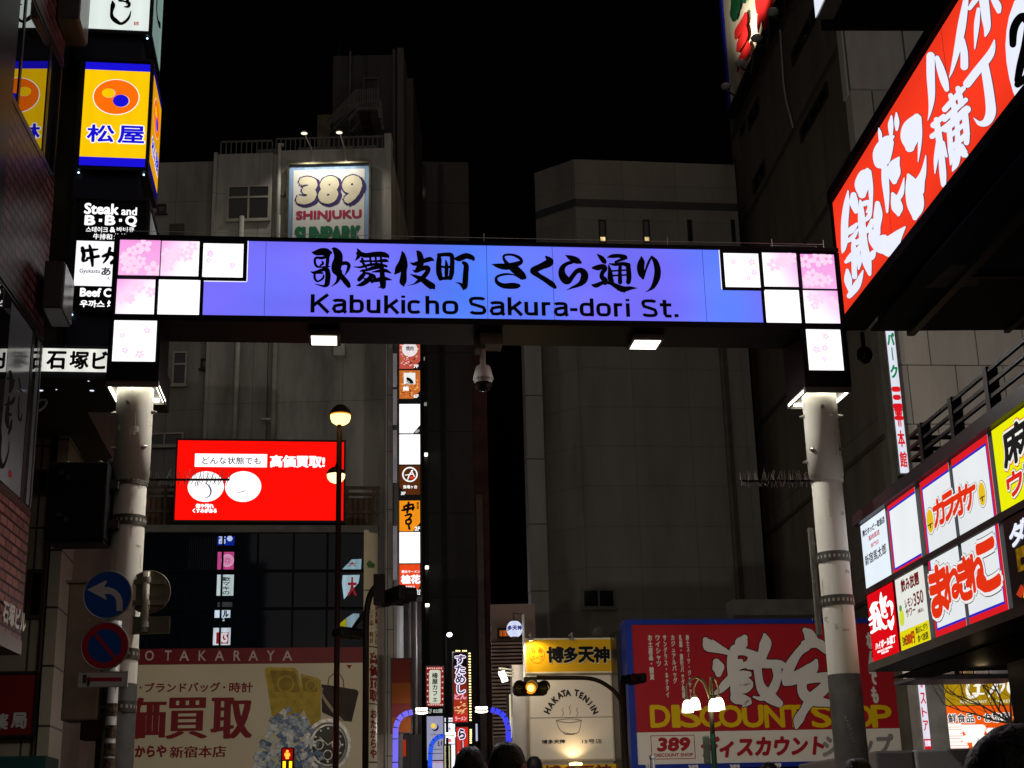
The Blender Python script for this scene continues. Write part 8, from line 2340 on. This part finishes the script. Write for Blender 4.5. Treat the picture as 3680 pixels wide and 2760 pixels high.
# bare tree in front of the board
tr = thing('bare_tree', 'bare leafless street tree before the gold and orange board', 'tree', PF.P(U(PF, 'Q', 2120, 1000), 0, 3.0))
q0 = Vector(tr.location)
b = MB(); bt2 = MB()
PTt = PL(c('Q', 2120, 1000), q0.y, 0)
b.tube([q0, q0 + Vector((.05, 0, .9)), PTt.P(*PTt.uv(c('Q', 2080, 990)))], [.11, .09, .07], 8)
b.build('trunk', mat('bark', (.03, .025, .02), .9, 0, .3, 8, .3), tr)
def branch(p, d, l, r_, n):
    pts = [p]
    for i in range(4):
        d = (d + Vector((rnd.uniform(-.35, .35), rnd.uniform(-.3, .3), rnd.uniform(-.25, .35)))).normalized()
        pts.append(pts[-1] + d * l / 4)
    bt2.tube(pts, [r_, r_ * .8, r_ * .65, r_ * .5, r_ * .35], 5, cap=False)
    if n:
        for k in range(4):
            branch(pts[1 + k], (d + Vector((rnd.uniform(-1, 1), rnd.uniform(-.8, .8), rnd.uniform(-.5, .9)))).normalized(), l * .62, r_ * .5, n - 1)
tp = PTt.P(*PTt.uv(c('Q', 2080, 990)))
for dx, dz in ((-.9, .35), (-.75, .75), (-.35, 1), (.3, 1), (.8, .5), (-1, .0)):
    branch(tp, Vector((dx, rnd.uniform(-.3, .3), dz)).normalized(), .95, .018, 2)
bt2.build('crown', mat('bark', (.03, .025, .02), .9, 0, .3, 8, .3), tr)
# box truck roof
PK = PL(c('Q', 1110, 1300), 12.6, 4)
r_ = (U(PK, 'Q', 705, 1350), U(PK, 'Q', 1105, 1350), .75, Z(PK, 'Q', 1100, 1262))
u2 = U(PK, 'Q', 1900, 1350)
tk = thing('box_truck', 'grey two-tone box truck body standing at the right corner', 'truck', PK.P((r_[0] + u2) / 2, 0, -1.2))
MB().box(PK, (r_[0], r_[1], .75, r_[3]), -2.6, -.02).build('rear_panel', mat('truck_grey', (.20, .17, .17), .5, 0, .1), tk, bevel=.02)
MB().box(PK, (r_[1] + .003, u2, .75, r_[3] + .004), -2.6, 0).build('cargo_box', mat('truck_pale', (.42, .41, .41), .4, 0, .08), tk, bevel=.02)
for uu in (r_[0] + .3, u2 - .5):
    for dd in (-.45, -2.1):
        o_ = PK.P(uu, .38, dd)
        w_ = MB().lathe(o_ - PK.n * 0, [(0, -.11), (.36, -.11), (.38, -.08), (.38, .08), (.36, .11), (0, .11)], 20, PK.n).build('wheel', mat('tyre', (.012, .012, .012), .8), tk)
MB().box(PK, (r_[0] + .1, u2 - .1, .5, .749), -2.2, -.3).build('chassis', DARKM, tk)
# ================================================================ lamps, signals
POLB = mat('pole_brown', (.05, .018, .012), .5, .2, .25, 4)
def pvert(k, x, y, Y):
    q = at(c(k, x, y), Y); return Vector((q.x, q.y, 0)), q.z
bp_, zt_ = pvert('H', 1706, 330, 17)
t = thing('street_lamp', 'brown street lamp with orange top light and a second lower light', 'street lamp', bp_)
MB().tube([bp_, bp_ + Vector((0, 0, zt_))], [.036, .032], 12).build('pole', POLB, t, smooth=True)
zc_ = at(c('H', 1715, 225), 17); hp = Vector((zc_.x, zc_.y, zc_.z))
lr = .24
MB().lathe(hp, [(0, .135), (.05, .135), (.075, .115), (.1, .09), (.125, .05), (.135, .025), (.125, .018)], 20).build('cap', mat('lamp_cap', (.06, .035, .02), .4, .3), t, smooth=True)
MB().lathe(hp, [(.123, .02), (.122, -.03), (.106, -.075), (.066, -.105), (0, -.115)], 22).build('globe', emit((255, 222, 136), 2.6, 0), t, smooth=True)
MB().lathe(hp, [(.1235, .022), (.1245, .012), (.1238, .002)], 22).build('amber_rim', emit((255, 150, 36), 1.15, 0), t, smooth=True)
MB().tube([bp_ + Vector((0, 0, zt_ - .01)), Vector((bp_.x, bp_.y, hp.z - .09))], .026, 8).build('neck', POLB, t)
lamp('SPOT', hp + Vector((0, .2, -.05)), 480, (1, .78, .48), t, .12, hp + Vector((-.5, 10, -1)), 125)
z2 = at(c('H', 1655, 690), 17); h2 = Vector((z2.x, z2.y + .25, z2.z))
MB().lathe(h2, [(0, .11), (.05, .1), (.095, .065), (.115, .03), (.12, .01)], 20).build('lower_cap', mat('lamp_cap', (.06, .035, .02), .4, .3), t, smooth=True)
MB().lathe(h2, [(.112, .01), (.105, -.035), (.075, -.075), (.035, -.095), (0, -.098)], 22).build('lower_globe', emit((255, 226, 160), 2.2, 0), t, smooth=True)
MB().tube([Vector((bp_.x, bp_.y, h2.z + .16)), h2 + Vector((0, 0, .1))], .018, 8).build('arm', POLB, t)
lamp('SPOT', h2 + Vector((0, .2, -.05)), 300, (1, .88, .68), t, .12, h2 + Vector((0, 10, -1)), 125)
# curved pole with signals, left
DP = mat('pole_dark_brown', (.02, .012, .01), .5, .2, .3)
Y_ = 15.6
def spx(k, x, y, Y=Y_): return at(c(k, x, y), Y)
SIGB = mat('signal_black', (.012, .010, .010), .5, 0, .2)
b0, zz = pvert('J', 622, 420, Y_)
t = thing('signal_pole', 'dark curved signal pole in front of the cream board', 'pole', b0)
pts = [b0] + [spx('J', x, y) for x, y in ((620, 600), (622, 420), (632, 300), (655, 210), (690, 150), (730, 110))]
MB().tube([pts[0]] + [Vector(v) for v in catmull([tuple(p) for p in pts[1:]], 4)], .034, 12).build('pole', DP, t, smooth=True)
q = spx('J', 732, 160); MB().wbox((q.x - .06, q.y - .05, q.z - .16), (q.x + .06, q.y + .05, q.z + .16)).build('bracket', DP, t)
def side_signal(lab, k, x, y, Y, sc_, face, lit=None):
    o = at(c(k, x, y), Y)
    tt = thing('traffic_signal', lab, 'traffic light', o)
    dirv = Vector((math.cos(R(face)), math.sin(R(face)), 0)); sd = Vector((-dirv.y, dirv.x, 0))
    up = Vector((0, 0, 1))
    b = MB()
    def bx(cx, a, s_, h):
        b.hexa([cx + dirv * i * a + sd * j * s_ + up * k_ * h for k_ in (-1, 1) for i, j in ((-1, -1), (1, -1), (1, 1), (-1, 1))])
    bx(o, .12 * sc_, .58 * sc_, .2 * sc_)
    b.build('housing', SIGB, tt, bevel=.03)
    for i, colr in ((-1, (60, 200, 160)), (0, (255, 180, 30)), (1, (230, 20, 20))):
        h = o + sd * i * .37 * sc_ + dirv * .12 * sc_
        vb = MB()
        n = 16
        for kk in range(n):
            pass
        vb.lathe(h, [(.17 * sc_, 0), (.175 * sc_, .28 * sc_)], 18, dirv)
        vz = vb.build('visor', SIGB, tt)
        on = lit == i
        MB().lathe(h, [(0, .012), (.15 * sc_, .004)], 18, dirv).build('lens', emit(colr, 1.0, 0) if on else mat('lens_dark_%d' % i, (.02, .02, .02), .2), vz)
    return tt, o
side_signal('traffic signal seen from the side on the left curved pole', 'J', 850, 215, Y_, .44, 28, None)
side_signal('small dark traffic signal low on the left curved pole facing away', 'J', 490, 525, Y_ + .2, .30, 140, None)
q = spx('J', 560, 420); MB().tube([spx('J', 615, 350), q, spx('J', 520, 480, Y_ + .2)], .025, 8).build('lower_arm', DP, t)
# right signal pole with amber signal
Y2 = 16.4
b0, zz = pvert('K', 1470, 1050, Y2)
t = thing('signal_pole', 'dark signal pole with long curved arm in front of the noodle shop', 'pole', b0)
pts = [at(c('K', x, y), Y2) for x, y in ((1470, 1080), (1448, 1010), (1400, 930), (1320, 860), (1220, 805), (1100, 780), (900, 778), (620, 778))]
ztop_ = at(c('K', 1478, 810), Y2).z
MB().tube([b0, Vector((b0.x, b0.y, ztop_))], [.04, .036], 12).build('pole', DP, t, smooth=True)
MB().tube([Vector((b0.x, b0.y, pts[0].z - .05))] + [Vector(v) for v in catmull([tuple(p) for p in pts], 3)], .024, 10).build('arm', DP, t, smooth=True)
PSg = PL(c('K', 565, 885), Y2 - .1, 2)
r_ = PSg.rect(c('K', 388, 818), c('K', 738, 942))
ts_ = thing('traffic_signal', 'horizontal traffic signal showing amber in front of the noodle shop', 'traffic light', PSg.P((r_[0] + r_[1]) / 2, r_[2]))
MB().box(PSg, r_, -.2, 0).build('housing', SIGB, ts_, bevel=.05)
MB().pxbox(PSg, c('K', 500, 765), c('K', 628, 817), -.15, -.05).build('bracket', SIGB, ts_)
hr = (r_[3] - r_[2]) * .43
for i, (x, colr) in enumerate(((448, None), (563, 1), (684, None))):
    uu, zz = PSg.uv(c('K', x, 882))
    n = 18
    vz = MB(); vz.lathe(PSg.P(uu, zz), [(hr * 1.03, 0), (hr * 1.06, .26)], 20, PSg.n)
    # open the visor at the bottom
    vz.f = [f_ for f_ in vz.f if sum(vz.v[k_].z for k_ in f_) / 4 > zz - hr * .75]; vz.m = [0] * len(vz.f)
    vz = vz.build('visor', SIGB, ts_)
    MB().lathe(PSg.P(uu, zz), [(0, .04), (hr * .6, .03), (hr * .97, .006)], 20, PSg.n).build('lens', emit((255, 146, 18), 1.3, 0) if colr else mat('lens_dark', (.02, .02, .02), .2), vz)
    if colr:
        MB().lathe(PSg.P(uu, zz), [(0, .046), (hr * .62, .036)], 18, PSg.n).build('hot_core', emit((255, 216, 120), 2.5, 0), vz)
        lamp('POINT', PSg.P(uu, zz, .45), 10, (1, .62, .12), ts_, .1)
    else:
        b = MB(); b.text(PSg, '↔', None, None, .045, uvr=(uu - .05, uu + .05, zz - .015, zz + .015)); b.build('lens_mark', mat('lens_mark', (.06, .06, .06), .5), vz)
side_signal('traffic signal with a red lens glimpsed from the side before the discount board', 'K', 1600, 790, Y2 - .3, .28, -150, 1)
# pedestrian signal
PP_ = PL(c('D', 2078, 1540), 18.5, 2)
r_ = PP_.rect(c('D', 2030, 1460), c('D', 2124, 1640))
t = thing('pedestrian_signal', 'pedestrian signal with red figure and amber countdown bars', 'traffic light', PP_.P((r_[0] + r_[1]) / 2, 0))
MB().box(PP_, r_, -.25, 0).build('housing', mat('signal_red_black', (.03, .008, .006), .5), t, bevel=.02)
MB().tube([PP_.P((r_[0] + r_[1]) / 2, 0, -.12), PP_.P((r_[0] + r_[1]) / 2, r_[2], -.12)], .06, 10).build('pole', DP, t)
b = MB(); b.pxface(PP_, c('D', 2042, 1470), c('D', 2114, 1548), .004); rfm = b.build('red_field', emit((150, 10, 4), 1, .1), t)
b = MB(); b.pxdisc(PP_, c('D', 2077, 1489), 5, .01); b.poly(PP_, [c('D', *q) for q in [(2058, 1500), (2096, 1500), (2098, 1522), (2090, 1524), (2088, 1544), (2066, 1544), (2064, 1524), (2056, 1522)]], .012); b.build('figure', emit((255, 130, 40), 3, 0), rfm)
b = MB()
for x in (2044, 2090):
    b.pxface(PP_, c('D', x, 1560), c('D', x + 20, 1609), .005)
b.build('countdown_bar', emit((255, 205, 30), 2, 0), t)
lamp('POINT', PP_.P(*PP_.uv(c('D', 2078, 1510)), .6), 6, (1, .12, .05), t, .1)
# bell lamp post
Y3 = 17.5
b0, zz = pvert('L', 708, 700, Y3)
t = thing('lamp_post', 'green and cream lamp post with four white glass bell lamps', 'street lamp', b0)
zg = at(c('L', 715, 985), Y3).z
MB().tube([b0, Vector((b0.x, b0.y, zg))], [.036, .032], 12).build('green_base', mat('post_green', (.015, .07, .05), .45, .1, .2), t, smooth=True)
MB().tube([Vector((b0.x, b0.y, zg + .001)), Vector((b0.x, b0.y, zz))], [.028, .024], 12).build('pole', mat('post_olive', (.16, .17, .1), .45, .2, .2), t, smooth=True)
zb_ = at(c('L', 690, 1100), Y3)
MB().wbox((zb_.x - .05, zb_.y - .03, zb_.z - .16), (zb_.x + .03, zb_.y + .03, zb_.z + .17)).build('notice_box', mat('box_pale_green', (.2, .26, .22), .5), t, bevel=.02)
BRS = mat('lamp_brass', (.45, .36, .2), .35, .5, .2)
for x, y, dy in ((545, 790, -.12), (598, 770, .12), (735, 780, -.12), (772, 770, .12)):
    o = at(c('L', x, y), Y3 + dy)
    p0 = Vector((b0.x, b0.y, zz - .08))
    top = o + Vector((0, 0, .52))
    arc = [p0, p0 + Vector(((o.x - b0.x) * .25, dy * .25, .22)), p0 + Vector(((o.x - b0.x) * .65, dy * .65, .28)), Vector((o.x, o.y, zz + .1)), o + Vector((0, 0, .1))]
    arm = MB().tube([Vector(v) for v in catmull([tuple(a_) for a_ in arc], 5)], .012, 8).build('arm', BRS, t, smooth=True)
    MB().lathe(o, [(.013, .12), (.025, .11), (.032, .085), (.01, .085)], 14).build('collar', BRS, arm)
    MB().lathe(o, [(.026, .085), (.046, .064), (.06, .026), (.066, -.026), (.069, -.056), (.052, -.058), (0, -.052)], 18).build('glass_bell', emit((255, 246, 206), 5, .12, 6), arm, smooth=True)
lamp('SPOT', Vector((b0.x, b0.y + .3, zz - .15)), 1250, (1, .95, .82), t, .15, Vector((b0.x + 1.5, b0.y + 10, zz + 1.5)), 140)
# ================================================================ people: backs of heads along the lower edge
SKIN = mat('skin', (.32, .17, .11), .5, 0, .1)
HAIR = mat('hair_black', (.008, .006, .005), .5, 0, .3, 60, .3, spec=.25)
def person(px, py, wpx, Y, lab, coat, turn=0, cap=False, female=False):
    top = at((px, py), Y)
    H = top.z
    k = H / 1.72
    o = Vector((top.x, top.y, 0))
    t = thing('person', lab, 'person', o, None)
    cs, sn = math.cos(R(turn)), math.sin(R(turn))
    def W(x, y, z): return o + Vector((x * cs - y * sn, x * sn + y * cs, z)) * k
    nodes = []; edges = []; rad = []
    def n(x, y, z, r_): nodes.append(Vector((x * cs - y * sn, x * sn + y * cs, z)) * k); rad.append(r_ * k); return len(nodes) - 1
    pel = n(0, 0, .95, .15); wa = n(0, 0, 1.1, .135); ch = n(0, .0, 1.28, .155); sh = n(0, 0, 1.40, .11); nk = n(0, .01, 1.47, .062); nk2 = n(0, .02, 1.53, .06)
    hd = n(0, .03, 1.60, .086); hd2 = n(0, .02, 1.655, .088)
    edges += [(pel, wa), (wa, ch), (ch, sh), (sh, nk), (nk, nk2), (nk2, hd), (hd, hd2)]
    for sg in (-1, 1):
        s1 = n(sg * .15, 0, 1.40, .075); s2 = n(sg * .20, 0, 1.36, .066); el = n(sg * .245, -.02, 1.08, .048); wr = n(sg * .235, .08, .85, .03); pm = n(sg * .23, .10, .79, .034)
        edges += [(sh, s1), (s1, s2), (s2, el), (el, wr), (wr, pm)]
        for f_, (dx, l) in enumerate(((-.024, .062), (-.008, .07), (.008, .066), (.024, .055))):
            a = n(sg * .23, .10 + dx, .755, .0095); b_ = n(sg * .226, .112 + dx, .755 - l * .55, .009); c_ = n(sg * .214, .12 + dx, .755 - l, .008)
            edges += [(pm, a), (a, b_), (b_, c_)]
        a = n(sg * .215, .14, .785, .011); b_ = n(sg * .205, .158, .75, .0095); edges += [(pm, a), (a, b_)]
        hp_ = n(sg * .09, 0, .88, .10); kn = n(sg * .10, .03 * sg, .5, .062); an = n(sg * .10, -.02 + .05 * sg, .09, .042); to = n(sg * .105, .12 + .05 * sg, .045, .04)
        edges += [(pel, hp_), (hp_, kn), (kn, an), (an, to)]
    me = bpy.data.meshes.new('skeleton')
    me.from_pydata(nodes, edges, [])
    so_ = bpy.data.objects.new('skeleton', me); COL.objects.link(so_)
    sk = so_.modifiers.new('skin', 'SKIN'); sk.use_smooth_shade = True
    for i, r_ in enumerate(rad):
        me.skin_vertices[0].data[i].radius = (r_, r_)
    me.skin_vertices[0].data[0].use_root = True
    sb = so_.modifiers.new('sub', 'SUBSURF'); sb.levels = 2; sb.render_levels = 2
    dg = bpy.context.evaluated_depsgraph_get()
    m2 = bpy.data.meshes.new_from_object(so_.evaluated_get(dg))
    bpy.data.objects.remove(so_)
    bm = bmesh.new(); bm.from_mesh(m2)
    # nose, ears as part of the same mesh
    for x, y, z, r_ in ((-.083, .02, 1.59, .03), (.083, .02, 1.59, .03), (0, .118, 1.585, .017)):
        rr = bmesh.ops.create_icosphere(bm, subdivisions=2, radius=r_ * k)
        for v in rr['verts']:
            q = v.co.copy()
            if abs(x) > .01: q.x *= .4
            q = Vector((q.x * cs - q.y * sn, q.x * sn + q.y * cs, q.z))
            v.co = q + Vector((x * cs - y * sn, x * sn + y * cs, z)) * k
    bm.to_mesh(m2); bm.free()
    m2.materials.clear(); m2.materials.append(mat('coat_%s' % coat[0], coat[1], .8, 0, .25, 12)); m2.materials.append(SKIN); m2.materials.append(mat('trousers_dark', (.02, .02, .025), .8))
    for p in m2.polygons:
        zc__ = p.center.z / k
        p.material_index = 1 if zc__ > 1.475 or zc__ < .83 and abs((p.center.x * cs + p.center.y * sn) / k) > .175 else (2 if zc__ < .9 else 0)
        p.use_smooth = True
    bo = bpy.data.objects.new('body', m2); COL.objects.link(bo); bo.parent = t
    # eyes and mouth
    e_ = MB()
    for sg in (-1, 1):
        e_.ball(W(sg * .032, .098, 1.605), .013 * k)
    e_.ball(W(0, .1, 1.545), .022 * k, .01 * k, .006 * k)
    e_.build('face_features', mat('eye_dark', (.05, .02, .02), .3), t)
    hb = MB()
    sx = wpx * Y / FPX / 2
    nu, nv = 26, 14
    base = len(hb.v)
    for j in range(nv + 1):
        th_ = math.pi * .80 * j / nv
        for i in range(nu):
            a = 2 * math.pi * i / nu
            back = .5 - .5 * math.sin(a)
            lim = .46 + .36 * back
            tt = th_ * lim / .80
            q = Vector((math.sin(tt) * math.cos(a) * sx / k, math.sin(tt) * math.sin(a) * .108 + .012, 1.608 + math.cos(tt) * .112))
            nn = noise.noise(q * 22) * .007 + noise.noise(q * 60) * .0045
            q += Vector((math.sin(tt) * math.cos(a), math.sin(tt) * math.sin(a), math.cos(tt))) * nn
            hb.v.append(W(q.x, q.y, q.z))
    for j in range(nv):
        for i in range(nu):
            hb.f.append((j * nu + i, j * nu + (i + 1) % nu, (j + 1) * nu + (i + 1) % nu, (j + 1) * nu + i)); hb.m.append(0)
    # short loose strands
    for i in range(260):
        a, tt = rnd.random() * 6.283, rnd.uniform(.05, 1.7)
        dv = Vector((math.sin(tt) * math.cos(a), math.sin(tt) * math.sin(a), math.cos(tt)))
        if dv.y > .35 and dv.z < .3: continue
        q = Vector((dv.x * sx / k, dv.y * .108 + .012, 1.608 + dv.z * .112))
        q2 = q + dv * rnd.uniform(.004, .014) + Vector((rnd.uniform(-.015, .015), rnd.uniform(-.015, .01), rnd.uniform(-.014, .004)))
        sd = Vector((-dv.y, dv.x, .1)) * .0022
        hb.add([W(*(q - sd)), W(*(q + sd)), W(*q2)], [(0, 1, 2)])
    hb.build('hair', HAIR, t, smooth=True)
    # collar and coat hem as clothing
    cl = MB().lathe(W(0, .008, 0), [(.078 * k, 1.41 * k), (.088 * k, 1.46 * k), (.082 * k, 1.50 * k), (.07 * k, 1.495 * k)], 20)
    cl.build('collar', mat('coat_%s' % coat[0], coat[1], .8, 0, .25, 12), t, smooth=True)
    return t
person(1688, 2679, 112, 8.1, 'person with short dark hair walking ahead, left of the pair at the lower middle', ('navy', (.015, .017, .03)), 5)
person(1816, 2664, 124, 7.0, 'person with neat black hair and visible ear, right of the pair at the lower middle', ('charcoal', (.02, .02, .02)), -28)
person(1918, 2716, 66, 12.5, 'person farther ahead whose dark head shows below the noodle shop front', ('brown', (.03, .02, .015)), 0)
person(3700, 2592, 500, 2.6, 'person close to the viewer with large dark head at the lower right corner', ('black', (.008, .008, .01)), 8)
person(3078, 2722, 118, 7.6, 'person with dark hair standing in front of the right gate post', ('grey', (.03, .03, .033)), 0)
person(2762, 2738, 72, 13, 'person far off whose head shows below the discount board', ('olive', (.03, .028, .015)), 0)
# thin black pole top before the discount board
q0, zz = pvert('L', 290, 1150, 19)
t = thing('thin_post', 'thin black post top below the boxed number on the discount board', 'pole', q0)
MB().tube([q0, q0 + Vector((0, 0, zz))], .03, 8).build('pole', BLACK, t); MB().ball(q0 + Vector((0, 0, zz)), .04).build('finial', BLACK, t)
